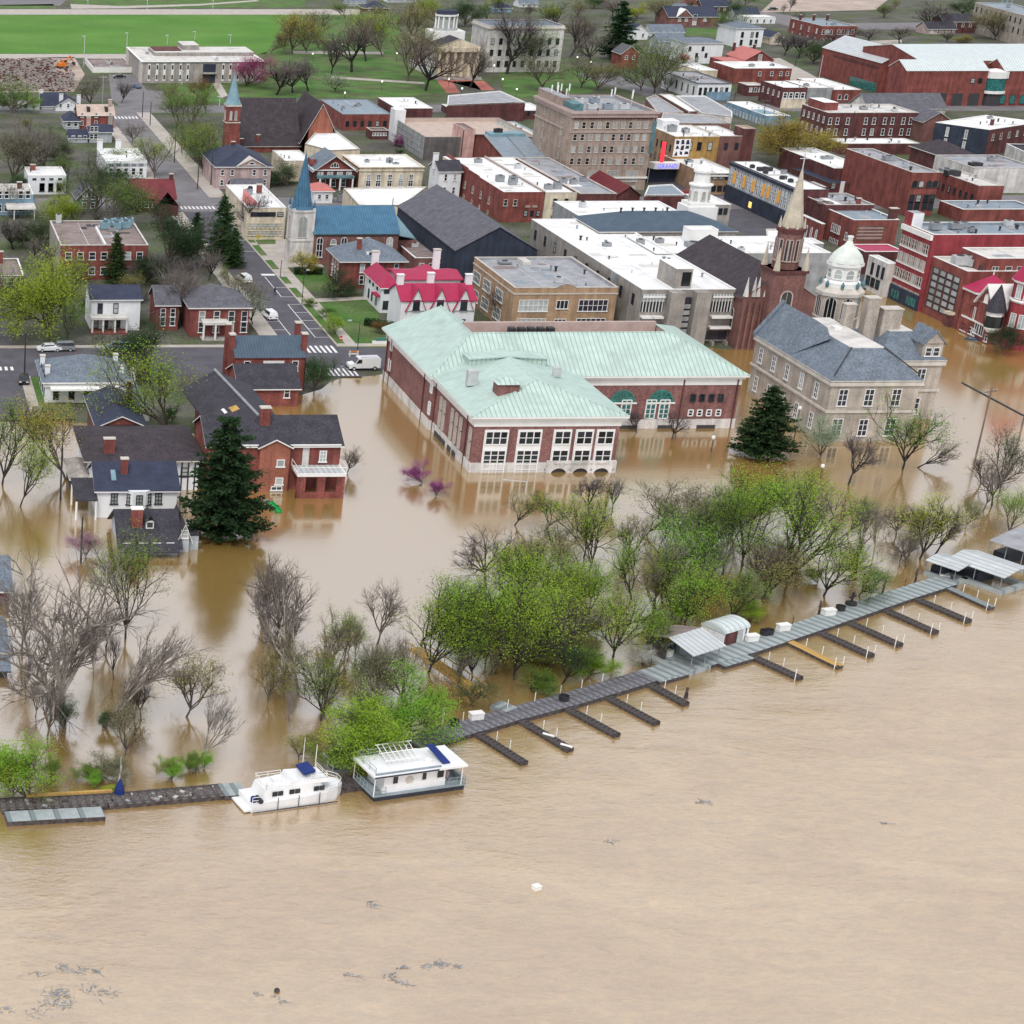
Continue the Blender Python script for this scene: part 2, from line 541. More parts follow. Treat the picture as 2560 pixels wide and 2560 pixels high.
def water_material():
 m=bpy.data.materials.new('flood_water')
 m.use_nodes=True
 nt=m.node_tree
 nt.nodes.clear()
 L=nt.links.new
 out=_n(nt,'ShaderNodeOutputMaterial')
 tc=_n(nt,'ShaderNodeTexCoord')
 pos=tc.outputs['Object']
 a,b=G((0,2030))[:2],G((2480,1450))[:2]
 nrm=np.array([(b-a)[1],-(b-a)[0]])
 nrm/=np.linalg.norm(nrm)
 dt=_n(nt,'ShaderNodeVectorMath',operation='DOT_PRODUCT')
 dt.inputs[1].default_value=(nrm[0],nrm[1],0)
 L(pos,dt.inputs[0])
 riv=_n(nt,'ShaderNodeMapRange',interpolation_type='SMOOTHSTEP')
 c=float(a@nrm)
 riv.inputs['From Min'].default_value=c-14
 riv.inputs['From Max'].default_value=c+26
 L(dt.outputs['Value'],riv.inputs['Value'])
 def mapped(ang,sx,sy):
  mp=_n(nt,'ShaderNodeMapping')
  mp.inputs['Rotation'].default_value=(0,0,ang)
  mp.inputs['Scale'].default_value=(sx,sy,1)
  L(pos,mp.inputs['Vector'])
  return mp.outputs[0]
 def noise(v,sc,det=4.0,dist=0.0,rough=.55):
  n=_n(nt,'ShaderNodeTexNoise')
  n.inputs['Scale'].default_value=sc
  n.inputs['Detail'].default_value=det
  n.inputs['Distortion'].default_value=dist
  n.inputs['Roughness'].default_value=rough
  L(v,n.inputs['Vector'])
  return n.outputs['Fac']
 def math2(op,x,y):
  n=_n(nt,'ShaderNodeMath',operation=op)
  for k,q in enumerate((x,y)):
   if hasattr(q,'links'):
    L(q,n.inputs[k])
   else:
    n.inputs[k].default_value=q
  return n.outputs[0]
 fl=mapped(R(-25),0.55,1.0)
 fl2=mapped(R(20),0.45,1.0)
 swirl=noise(fl,0.055,5.0,1.6)
 ripple=noise(fl2,0.75,4.0,0.8)
 chop=noise(mapped(R(-30),.5,1.0),2.2,3.0,0.4)
 calm=noise(mapped(0,.6,1.0),1.1,2.0,0.2)
 fine_=noise(mapped(R(-40),.6,1.0),6.0,2.0,0.3)
 hr=math2('ADD',math2('ADD',math2('MULTIPLY',swirl,1.1),math2('MULTIPLY',fine_,0.045)),math2('ADD',math2('MULTIPLY',ripple,0.26),math2('MULTIPLY',chop,0.15)))
 hriv=math2('MULTIPLY',hr,riv.outputs[0])
 hcalm=math2('MULTIPLY',calm,0.022)
 h=math2('ADD',hriv,hcalm)
 bp=_n(nt,'ShaderNodeBump')
 bp.inputs['Strength'].default_value=0.8
 bp.inputs['Distance'].default_value=0.40
 L(h,bp.inputs['Height'])
 cr=_n(nt,'ShaderNodeMix',data_type='RGBA')
 cr.inputs['A'].default_value=(.36,.215,.075,1)
 cr.inputs['B'].default_value=(.45,.30,.13,1)
 mr=_n(nt,'ShaderNodeMapRange')
 mr.inputs['From Min'].default_value,mr.inputs['From Max'].default_value=.35,.68
 L(swirl,mr.inputs['Value'])
 L(mr.outputs[0],cr.inputs['Factor'])
 c2=_n(nt,'ShaderNodeMix',data_type='RGBA')
 L(riv.outputs[0],c2.inputs['Factor'])
 c2.inputs['A'].default_value=(.32,.20,.06,1)
 L(cr.outputs['Result'],c2.inputs['B'])
 df=_n(nt,'ShaderNodeBsdfDiffuse')
 tone=math2('ADD',math2('MULTIPLY',ripple,.55),math2('ADD',math2('MULTIPLY',chop,.45),math2('MULTIPLY',fine_,.35)))
 tr=_n(nt,'ShaderNodeMapRange')
 tr.inputs['From Min'].default_value,tr.inputs['From Max'].default_value=.45,.90
 tr.inputs['To Min'].default_value,tr.inputs['To Max'].default_value=.74,1.26
 L(tone,tr.inputs['Value'])
 sc_=_n(nt,'ShaderNodeVectorMath',operation='SCALE')
 L(c2.outputs['Result'],sc_.inputs[0])
 L(math2('ADD',math2('MULTIPLY',math2('SUBTRACT',tr.outputs[0],1.0),riv.outputs[0]),1.0),sc_.inputs['Scale'])
 L(sc_.outputs[0],df.inputs['Color'])
 L(bp.outputs[0],df.inputs['Normal'])
 gl=_n(nt,'ShaderNodeBsdfGlossy')
 rg=math2('ADD',math2('MULTIPLY',riv.outputs[0],.13),.14)
 L(rg,gl.inputs['Roughness'])
 gl.inputs['Color'].default_value=(1,.97,.95,1)
 L(bp.outputs[0],gl.inputs['Normal'])
 fr=_n(nt,'ShaderNodeFresnel')
 L(math2('SUBTRACT',6.6,math2('MULTIPLY',riv.outputs[0],2.4)),fr.inputs['IOR'])
 L(bp.outputs[0],fr.inputs['Normal'])
 ms=_n(nt,'ShaderNodeMixShader')
 L(fr.outputs[0],ms.inputs[0])
 L(df.outputs[0],ms.inputs[1])
 L(gl.outputs[0],ms.inputs[2])
 L(ms.outputs[0],out.inputs['Surface'])
 MATS['flood_water']=m
water_material()
w=MB().face([(-4000,-1500,0),(6000,-1500,0),(6000,420,0),(-4000,420,0)]).build('water','flood_water')
tag(w,kind='structure')
def sheet(name,pts,material,z=None,px=True,kind='structure'):
 z=ZG+0.004 if z is None else z
 P=[G(p,z)for p in pts]if px else[(p[0],p[1],z)for p in pts]
 c=np.mean(P,axis=0)
 o=MB().face([p-c for p in P]).build(name,material,None,c)
 return tag(o,kind=kind)
def rect(name,x0,x1,y0,y1,material,z=None,kind='structure'):
 return sheet(name,[(x0,y0),(x1,y0),(x1,y1),(x0,y1)],material,z,px=False,kind=kind)
XR=float(G((842,866),ZG)[0])
XL=XR-9.6
Y_SH=float(G((830,942),ZG)[1])
YW0,YW1=float(G((700,938),ZG)[1]),float(G((700,868),ZG)[1])
YM0,YM1=float(G((560,527),ZG)[1]),float(G((560,494),ZG)[1])
YB0,YB1=float(G((400,282),ZG)[1]),float(G((400,264),ZG)[1])
rect('road',XL,XR,Y_SH,YM0-1,'asphalt',ZG+.006)
rect('road',XL,XR,YM0-1,YB1,'asphalt_pale',ZG+.006)
rect('road',-300,XL,YW0,YW1,'asphalt',ZG+.007)
rect('road',XR,XR+60,YW0+3,YW1,'asphalt',ZG+.007)
rect('road',-300,420,YM0,YM1,'asphalt_pale',ZG+.009)
rect('road',-400,700,YB0,YB1,'asphalt_pale',ZG+.009)
XC1=float(G((62,985),ZG)[0])
rect('road',XC1-9,XC1,float(G((60,1050),ZG)[1]),YB0,'asphalt',ZG+.008)
def box_thing(name,x0,x1,y0,y1,z0,z1,material,kind=None,label=None,cat=None):
 c=((x0+x1)/2,(y0+y1)/2,z0)
 o=MB().box(x0-c[0],x1-c[0],y0-c[1],y1-c[1],0,z1-z0).build(name,material,None,c)
 return tag(o,label,cat,None,kind)
KZ=ZG+0.13
YWT=YW1+2.0
box_thing('pavement',XR,XR+.35,YWT,YM0-2,ZG-.2,KZ,'sidewalk','structure')
box_thing('pavement',XR+1.9,XR+3.9,YWT,YM0-2,ZG-.2,KZ,'sidewalk','structure')
yv=[float(G(z5(0,y),ZG)[1])for y in(1610,1250,1195,1110,1075,1015,950,870,830,740,720,680)]
for k in range(0,12,2):
 rect('verge',XR+.36,XR+1.89,yv[k],yv[k+1],'lawn',KZ-.02)
yp=float(G(z5(0,930),ZG)[1])
rect('pavement',XR+.36,XR+1.89,yv[11],YM0-2,'sidewalk',KZ-.01)
for k in range(1,10,2):
 rect('pavement',XR+.36,XR+1.89,yv[k],yv[k+1],'sidewalk',KZ-.012)
box_thing('pavement',XR+3.9,XR+12,yp,float(G(z5(0,690),ZG)[1]),ZG-.2,KZ-.005,'sidewalk','structure')
box_thing('pavement',XL-3.5,XL,YWT,YM0-2,ZG-.2,KZ,'sidewalk','structure')
box_thing('pavement',XR,XR+34,YW1,YW1+2.0,ZG-.2,KZ,'sidewalk','structure')
box_thing('pavement',-200,XL,YW1,YW1+1.6,ZG-.2,KZ,'sidewalk','structure')
box_thing('pavement',XC1,XC1+1.8,float(G((60,1045),ZG)[1]),YW0,ZG-.2,KZ,'sidewalk','structure')
rect('lawn',XC1+1.8,XC1+7.5,float(G((60,1050),ZG)[1]),YW0-1,'lawn',KZ-.02)
box_thing('pavement',XL-3.5,XL,YM1,YB0,ZG-.2,KZ,'sidewalk','structure')
box_thing('pavement',XR,XR+4.5,YM1,YB0,ZG-.2,KZ,'sidewalk','structure')
yc=MB().box(0,14,0,.25,0,.02).build('kerb_paint','curb_yellow',None,(XR+6,YW1-.02,KZ+.004))
tag(yc,kind='structure')
mk=ZG+.014
def stripes(x0,x1,y0,y1,n,along='x',duty=.5):
 for k in range(n):
  if along=='x':
   w_=(x1-x0)/n
   o=MB().face([(0,0,0),(w_*duty,0,0),(w_*duty,y1-y0,0),(0,y1-y0,0)]).build('road_marking','marking',None,(x0+k*w_,y0,mk))
  tag(o,kind='structure')
stripes(XL+.5,XR-.3,float(G((800,882),ZG)[1]),float(G((800,866),ZG)[1])+.4,9)
stripes(XL+1.2,XR-.1,float(G((800,940),ZG)[1]),float(G((800,922),ZG)[1])+.3,10)
stripes(XL+.3,XR-.3,float(G((500,523),ZG)[1]),float(G((500,517),ZG)[1])+.6,9)
stripes(XL+.3,XR-.3,float(G((300,297),ZG)[1]),float(G((300,292),ZG)[1])+.6,8)
stripes(XC1-8.6,XC1-.3,float(G((20,926),ZG)[1]),float(G((20,917),ZG)[1]),8)
def line(x0,x1,y0,y1):
 c=(x0,y0,mk)
 tag(MB().face([(0,0,0),(x1-x0,0,0),(x1-x0,y1-y0,0),(0,y1-y0,0)]).build('road_marking','marking',None,c),kind='structure')
def zy(v):
 return float(G(z5(0,v),ZG)[1])
for ya_,yb_,cross in((1535,1250,(1535,1462,1390,1320,1250)),(1185,1010,(1185,1105)),(790,695,(790,695))):
 line(XR-2.7,XR-2.55,zy(ya_),zy(yb_))
 for c_ in cross:
  line(XR-2.55,XR,zy(c_),zy(c_)+.18)
line(XL+2.5,XL+2.65,zy(1600),zy(1290))
for c_ in(1470,1395):
 line(XL,XL+2.5,zy(c_),zy(c_)+.18)
line(XR-3.0,XR-.1,zy(1000),zy(985))
sheet('lawn',[t11(640,690),t11(450,350),t11(860,330),t11(1060,690)],'lawn',ZG+.01)
sheet('lawn',[z5(900,960),z5(1200,960),z5(1500,1160),z5(1010,1120)],'lawn',ZG+.012)
sheet('garden_path',[z5(1150,1225),z5(1130,1195),z5(1620,1175),z5(1640,1200)],'sidewalk',ZG+.02)
sheet('lawn',[z5(600,665),z5(790,665),z5(790,725),z5(640,725)],'lawn',KZ+.004)
sheet('lawn',[(600,134),(640,37),(1000,37),(1000,150),(800,150)],'lawn',ZG+.006)
sheet('field',[(-700,134.5),(-700,37),(720,37),(665,134.5)],'grass_field',ZG+.01)
sheet('path',[(-700,36.5),(-700,23),(900,23),(900,36.5)],'sidewalk',ZG+.012)
sheet('path',[(-700,145),(-700,135),(345,135),(345,145)],'sidewalk',ZG+.012)
sheet('lawn',[t10(-80,740),t10(-600,640),t10(-300,470),t10(200,370),t10(1250,420),t10(1500,700),t10(900,745)],'lawn',ZG+.010)
sheet('lawn',[t20(-60,740),t20(-100,520),t20(400,480),t20(700,560),t20(600,700)],'lawn',ZG+.010)
sheet('path',[t10(560,590),t10(570,575),t10(1270,620),t10(1270,635)],'sidewalk',ZG+.02)
sheet('path',[t10(280,405),t10(280,385),t10(960,390),t10(960,410)],'sidewalk',ZG+.02)
sheet('brick_path',[t10(1440,700),t10(1540,700),t10(1480,615),t10(1720,610),t10(1800,680),t10(1700,680),t10(1620,590),t10(1350,590)],'paving_brick',ZG+.02)
sheet('car_park',[t00(840,740),t00(820,560),t00(1010,560),t00(1110,680),t00(1230,690),t00(1270,790),t00(900,800)],'asphalt_pale',ZG+.012)
sheet('lawn',[t00(1270,780),t00(1230,690),t00(1190,640),t00(1560,600),t00(1720,780)],'lawn',ZG+.013)
sheet('path',[t00(1580,590),t00(1640,585),t00(1720,720),t00(1670,740)],'sidewalk',ZG+.02)
sheet('dirt',[t00(0,700),t00(0,440),t00(560,430),t00(640,560),t00(560,690)],'dirt',ZG+.012)
sheet('car_park',[(0,14),(0,0),(165,0),(150,14)],'asphalt_pale',ZG+.012)
sheet('lawn',[t00(-200,66),t00(-200,40),t00(400,30),t00(430,66)],'lawn',ZG+.012)
sheet('lawn',[t00(560,60),t00(520,0),t00(2300,-30),t00(2300,55)],'lawn',ZG+.012)
sheet('path',[t00(540,66),t00(530,30),t00(900,45),t00(1500,30),t00(1930,0),t00(1960,8),t00(1500,42),t00(950,62)],'sidewalk',ZG+.02)
sheet('dirt',[q3(900,140),q3(1050,0),q3(1400,-60),q3(2400,-60),q3(2200,110)],'dirt',ZG+.012)
sheet('road',[q3(560,150),q3(900,130),q3(1900,260),q3(2800,250),q3(2800,330),q3(1400,330)],'asphalt_pale',ZG+.014)
sheet('lawn',[q3(60,400),q3(80,310),q3(420,320),q3(420,410)],'lawn',ZG+.012)
sheet('road',[q3(1250,930),q3(1020,660),q3(1120,650),q3(1560,880),q3(1560,960)],'sidewalk',ZG+.014)
sheet('road',[(2108,716),(1630,460),(1560,400),(1640,395),(2190,700),(2230,728)],'asphalt',ZG+.008)
sheet('road',[t20(480,560),t20(760,540),t20(980,640),t20(1250,720),t20(1000,720)],'asphalt_pale',ZG+.012)
# ---- building kit
WCACHE={}
def win_mesh(w,h,st):
 key=(round(w,2),round(h,2),st['frame'],st['glass'],st['nx'],st['ny'],st['arch'],st['simple'],st['sill'])
 if key in WCACHE:
  return WCACHE[key]
 fw,pr=st['fw'],.10
 b=MB()
 x0,x1=-w/2,w/2
 if st['arch']:
  r=w/2
  zc=h-r
  n=8
  arc=[(r*math.cos(math.pi*k/n),zc+r*math.sin(math.pi*k/n))for k in range(n+1)]
  ins=[((r-fw)*math.cos(math.pi*k/n),zc+(r-fw)*math.sin(math.pi*k/n))for k in range(n+1)]
  for k in range(n):
   a,c,d,e=arc[k],arc[k+1],ins[k+1],ins[k]
   b.face([(p[0],-pr,p[1])for p in(a,c,d,e)])
   b.face([(a[0],-pr,a[1]),(a[0],0,a[1]),(c[0],0,c[1]),(c[0],-pr,c[1])])
  if zc>.05:
   b.box(x0,x0+fw,-pr,0,0,zc)
   b.box(x1-fw,x1,-pr,0,0,zc)
  pane=[(x1,0),*[(p[0],p[1])for p in arc],(x0,0)]
 else:
  b.box(x0,x0+fw,-pr,0,0,h)
  b.box(x1-fw,x1,-pr,0,0,h)
  b.box(x0+fw,x1-fw,-pr,0,h-fw,h)
  pane=[(x0,0),(x1,0),(x1,h),(x0,h)]
 b.box(x0-(.12 if st['sill']else 0),x1+(.12 if st['sill']else 0),-pr-(.08 if st['sill']else 0),0,-.06,fw)
 mw=.05
 for k in range(1,st['nx']):
  x=x0+w*k/st['nx']
  b.box(x-mw,x+mw,-.07,-.005,fw,h-fw)
 for k in range(1,st['ny']):
  z=h*k/st['ny']
  b.box(x0+fw,x1-fw,-.075,-.005,z-mw*.8,z+mw*.8)
 g=MB().face([(p[0],-.02,p[1])for p in pane])
 if st['simple']:
  b.face([(p[0],-.02,p[1])for p in pane],1)
  r_=(b.mesh('window',[st['frame'],st['glass']]),None)
 else:
  r_=(b.mesh('window',[st['frame']]),g.mesh('pane',[st['glass']]))
 WCACHE[key]=r_
 return r_
def style(frame='frame_white',glass='glass',nx=1,ny=2,arch=False,simple=None,fw=.11,sill=True):
 return dict(frame=frame,glass=glass,nx=nx,ny=ny,arch=arch,simple=simple,fw=fw,sill=sill)
WS=style()
WD=style(frame='frame_dark',sill=False)
WT=style(frame='frame_stone')
class Bld:
 def __init__(s,name,label,cat,fl,frx,h,by=None,d=None,zg=ZG,base=None,rz=0.0,foot=-1.5,group=None,h_abs=False):
  if base is not None:
   h=hb(fl,base,zg)
  P=G(fl,h)
  s.h,s.zg,s.foot=h,zg,foot
  s.X,s.Y=float(P[0]),float(P[1])
  if isinstance(frx,tuple):
   Q=G(frx,h)
   rz=math.atan2(Q[1]-P[1],Q[0]-P[0])
   s.w=float(np.hypot(Q[0]-P[0],Q[1]-P[1]))
  else:
   s.w=float(GX(frx,s.Y,h)-s.X)
  s.d=float(GY(by,s.X,h)-s.Y)if d is None else d
  s.d=max(s.d,2.0)
  s.rz=rz
  s.scale_px=4845.86/math.hypot(s.X,s.Y,95)
  s.root=thing(name,label,cat,(s.X,s.Y,0),rz,group)
 def zat(s,y,v=None,u=0.0):
  v=0.0 if v is None else v
  c,si=math.cos(s.rz),math.sin(s.rz)
  lx,ly=u*s.w,v*s.d
  return float(GZ(y,s.X+lx*c-ly*si,s.Y+lx*si+ly*c))
 def walls(s,m,left=None,h=None):
  b=MB().box(0,s.w,0,s.d,s.foot,s.h if h is None else h,skip='DT')
  if left:
   b.m=[1 if k==3 else 0 for k in range(len(b.m))]
   b.build('walls',[m,left],s.root)
  else:
   b.build('walls',m,s.root)
  return s
 def flat(s,m,trim='trim_stone',par=.35,cw=.3,cornice=0.0):
  z=s.h-par
  MB().face([(.01,.01,z),(s.w-.01,.01,z),(s.w-.01,s.d-.01,z),(.01,s.d-.01,z)]).build('roof',m,s.root)
  b=MB()
  o=.04+cornice
  b.box(-o,s.w+o,-o,cw,s.h-.04,s.h+.08)
  b.box(-o,s.w+o,s.d-cw,s.d+o,s.h-.04,s.h+.08)
  b.box(-o,cw,cw,s.d-cw,s.h-.04,s.h+.08)
  b.box(s.w-cw,s.w+o,cw,s.d-cw,s.h-.04,s.h+.08)
  b.build('coping',trim,s.root)
  ib=MB()
  for(x0,y0,x1,y1)in((cw,cw,s.w-cw,cw),(s.w-cw,cw,s.w-cw,s.d-cw),(s.w-cw,s.d-cw,cw,s.d-cw),(cw,s.d-cw,cw,cw)):
   ib.face([(x0,y0,z-.01),(x0,y0,s.h-.03),(x1,y1,s.h-.03),(x1,y1,z-.01)])
  ib.build('parapet',m,s.root)
  r=random.Random(int(s.X*13+s.Y*7))
  ar=s.w*s.d
  alt={'roof_white':['roof_offwhite','roof_white','roof_offwhite'],'roof_offwhite':['roof_white','roof_grey'],'roof_grey':['roof_bluegrey','roof_brown'],'roof_bluegrey':['roof_grey'],'roof_brown':['roof_grey','roof_shingle_brown']}.get(m)
  if alt and ar>60:
   for k in range(min(7,int(ar/70))):
    a,c=r.uniform(1.2,4.5),r.uniform(.8,3)
    x,y=r.uniform(1,max(1.1,s.w-a-1)),r.uniform(1,max(1.1,s.d-c-1))
    MB().face([(x,y,z+.012+.004*k),(x+a,y,z+.012+.004*k),(x+a,y+c,z+.012+.004*k),(x,y+c,z+.012+.004*k)]).build('roof_patch',r.choice(alt),s.root)
   for k in range(min(6,int(ar/90))):
    a=r.uniform(.2,.4)
    x,y=r.uniform(.1,.9)*s.w,r.uniform(.12,.9)*s.d
    if k%3==2:
     s.unit(x/s.w,y/s.d,r.uniform(1,2),r.uniform(.9,1.5),r.uniform(.6,1.2),z,r.choice(['metal_grey','metal_pale']))
    else:
     MB().tube((0,0,0),(0,0,a*1.6),a*.45,n=8).tube((0,0,a*1.6),(0,0,a*2),a*.7,n=8).build('roof_vent',r.choice(['metal_grey','metal_pale','metal_dark']),s.root,(x,y,z))
   if s.w>9:
    n=int(s.w/5)
    for k in range(1,n):
     MB().box(s.w*k/n-.05,s.w*k/n+.05,.4,s.d-.4,z,z+.03).build('roof_seam','roof_offwhite' if m!='roof_offwhite' else 'roof_grey',s.root)
  return s
 def gx(s,rise,m,ov=.45,wall=None,t=.18,ends=None,edge='trim_white',u0=0.0,u1=1.0):
  h,d=s.h,s.d
  x0,x1=u0*s.w-ov,u1*s.w+ov
  k=rise/(d/2)
  b=MB()
  b.slab([(x0,-ov,h-k*ov),(x1,-ov,h-k*ov),(x1,d/2,h+rise),(x0,d/2,h+rise)],t,0,1)
  b.slab([(x1,d+ov,h-k*ov),(x0,d+ov,h-k*ov),(x0,d/2,h+rise),(x1,d/2,h+rise)],t,0,1)
  b.build('roof',[m,edge],s.root)
  if wall:
   for x in(u0*s.w,u1*s.w):
    MB().face([(x,0,h),(x,d,h),(x,d/2,h+rise-t*.5)]).build('gable',wall,s.root)
  return s
 def gy(s,rise,m,ov=.45,wall=None,t=.18,edge='trim_white',ovf=.4):
  h,d,w=s.h,s.d,s.w
  k=rise/(w/2)
  b=MB()
  b.slab([(-ov,-ovf,h-k*ov),(w/2,-ovf,h+rise),(w/2,d,h+rise),(-ov,d,h-k*ov)],t,0,1)
  b.slab([(w/2,-ovf,h+rise),(w+ov,-ovf,h-k*ov),(w+ov,d,h-k*ov),(w/2,d,h+rise)],t,0,1)
  b.build('roof',[m,edge],s.root)
  if wall:
   for y in(0,d):
    MB().face([(0,y,h),(w,y,h),(w/2,y,h+rise-t*.5)]).build('gable',wall,s.root)
  return s
 def hip(s,rise,m,ov=.5,ridge=None,t=.2,top=None,edge='trim_white',topm='roof_offwhite'):
  h,d,w=s.h,s.d,s.w
  A=[(-ov,-ov,h),(w+ov,-ov,h),(w+ov,d+ov,h),(-ov,d+ov,h)]
  z=h+rise
  if top:
   ix,iy=top
   T=[(ix,iy,z),(w-ix,iy,z),(w-ix,d-iy,z),(ix,d-iy,z)]
  elif w>=d:
   r=d/2 if ridge is None else ridge
   T=[(r,d/2,z),(w-r,d/2,z),(w-r,d/2,z),(r,d/2,z)]
  else:
   r=w/2 if ridge is None else ridge
   T=[(w/2,r,z),(w/2,r,z),(w/2,d-r,z),(w/2,d-r,z)]
  b=MB()
  for k in range(4):
   k2=(k+1)%4
   pts=[A[k],A[k2],T[k2]]+([T[k]]if T[k]!=T[k2]else[])
   b.face(pts)
   b.face([(A[k][0],A[k][1],h-t),(A[k2][0],A[k2][1],h-t),A[k2],A[k]],1)
  b.face([(p[0],p[1],h-t)for p in reversed(A)],1)
  b.build('roof',[m,edge],s.root)
  if top:
   MB().box(T[0][0]-.05,T[1][0]+.05,T[0][1]-.05,T[2][1]+.05,z-.03,z+.09).build('roof_deck',topm,s.root)
  return s
 def win(s,face,us,zs,w,h,st=WS,inset=.5,rng=None):
  L=s.w if face in 'FB' else s.d
  if isinstance(us,int):
   n=us
   us=[(inset+(k+.5)*(L-2*inset)/n)/L for k in range(n)]
  st=dict(st)
  if st['simple']is None:
   st['simple']=max(w,h)*s.scale_px<26
  me,pm=win_mesh(w,h,st)
  alt=win_mesh(w,h,dict(st,glass='glass_blind'))if st['glass']=='glass' else(me,pm)
  wr=random.Random(int(s.X*31+s.Y*17+w*100))
  m0=(me,pm)
  for z in zs:
   for u in us:
    me,pm=alt if wr.random()<.22 else m0
    if face=='F':
     loc,rz=(u*s.w,0,z),0.0
    elif face=='L':
     loc,rz=(0,(1-u)*s.d,z),-math.pi/2
    elif face=='R':
     loc,rz=(s.w,u*s.d,z),math.pi/2
    o=place('window',me,s.root,loc,rz)
    if pm is not None:
     place('pane',pm,o)
  return s
 def strip(s,name,face,u0,u1,z0,z1,m,pr=.12):
  b=MB()
  if face=='F':
   b.box(u0*s.w,u1*s.w,-pr,.01,z0,z1)
  else:
   b.box(-pr,.01,(1-u1)*s.d,(1-u0)*s.d,z0,z1)
  b.build(name,m,s.root)
  return s
 def belt(s,z0,z1,m,pr=.15,name='cornice'):
  b=MB()
  b.box(-pr,s.w+pr,-pr,.01,z0,z1).box(-pr,s.w+pr,s.d-.01,s.d+pr,z0,z1)
  b.box(-pr,.01,.01,s.d-.01,z0,z1).box(s.w-.01,s.w+pr,.01,s.d-.01,z0,z1)
  b.build(name,m,s.root)
  return s
 def chim(s,u,v,z1,m='brick_red',cw=.9,cd=.7,z0=None,cap='trim_stone'):
  x,y=u*s.w,v*s.d
  z0=s.h-.3 if z0 is None else z0
  c=MB().box(-cw/2,cw/2,-cd/2,cd/2,z0,z1).build('chimney',m,s.root,(x,y,0))
  MB().box(-cw/2-.1,cw/2+.1,-cd/2-.1,cd/2+.1,z1-.02,z1+.16).build('chimney_cap',cap,c)
  return s
 def blk(s,name,u0,u1,v0,v1,z0,z1,m,top=None):
  b=MB().box(u0*s.w,u1*s.w,v0*s.d,v1*s.d,z0,z1,0,1 if top else None)
  b.build(name,[m,top]if top else m,s.root)
  return s
 def unit(s,u,v,sx=1.6,sy=1.4,sz=1.1,z=None,m='metal_grey'):
  z=s.h-.35 if z is None else z
  o=MB().box(-sx/2,sx/2,-sy/2,sy/2,.12,sz).box(-sx/2+.1,sx/2-.1,-sy/2+.1,sy/2-.1,0,.12).build('roof_unit',m,s.root,(u*s.w,v*s.d,z))
  MB().tube((0,0,sz),(0,0,sz+.12),min(sx,sy)*.36,n=10).build('fan','metal_dark',o)
  return s
 def vents(s,n,seed=1,z=None):
  r=random.Random(seed)
  z=s.h-.35 if z is None else z
  for _ in range(n):
   a=r.uniform(.25,.55)
   x,y=r.uniform(.1,.9)*s.w,r.uniform(.1,.9)*s.d
   MB().tube((0,0,0),(0,0,a+.3),a*.5,n=8).tube((0,0,a+.3),(0,0,a+.45),a*.8,n=8).build('roof_vent',r.choice(['metal_grey','metal_pale','metal_dark']),s.root,(x,y,z))
  return s
def poly_bld(name,label,cat,pts,h,wall,roof,trim='trim_stone',par=.3,foot=-1.0):
 P=[G(p,h)for p in pts]
 c=np.mean(P,axis=0)
 root=thing(name,label,cat,(c[0],c[1],0))
 L=[(p[0]-c[0],p[1]-c[1])for p in P]
 area=sum(L[i][0]*L[(i+1)%len(L)][1]-L[(i+1)%len(L)][0]*L[i][1]for i in range(len(L)))
 if area<0:
  L.reverse()
 b=MB()
 n=len(L)
 for i in range(n):
  a,e=L[i],L[(i+1)%n]
  b.face([(a[0],a[1],foot),(e[0],e[1],foot),(e[0],e[1],h),(a[0],a[1],h)])
 b.build('walls',wall,root)
 MB().face([(p[0],p[1],h-par)for p in L]).build('roof',roof,root)
 cp=MB()
 for i in range(n):
  a,e=np.array(L[i]),np.array(L[(i+1)%n])
  d=(e-a)/np.linalg.norm(e-a)
  nn=np.array([-d[1],d[0]])*.3
  cp.slab([(*a,h+.06),(*e,h+.06),(*(e+nn),h+.06),(*(a+nn),h+.06)],par+.1)
 cp.build('coping',trim,root)
 root['h']=float(h)
 return root
def text_part(txt,size,m,parent,loc,rot,name='lettering',ext=.02,spacing=1.0):
 cu=bpy.data.curves.new(name,'FONT')
 cu.body=txt
 cu.size=size
 cu.extrude=ext
 cu.align_x='CENTER'
 cu.space_character=spacing
 tmp=bpy.data.objects.new('tmp',cu)
 COL.objects.link(tmp)
 bpy.context.view_layer.update()
 me=bpy.data.meshes.new_from_object(tmp.evaluated_get(bpy.context.evaluated_depsgraph_get()))
 bpy.data.objects.remove(tmp)
 me.materials.clear()
 me.materials.append(MATS[m])
 o=place(name,me,parent,loc)
 o.rotation_euler=rot
 return o
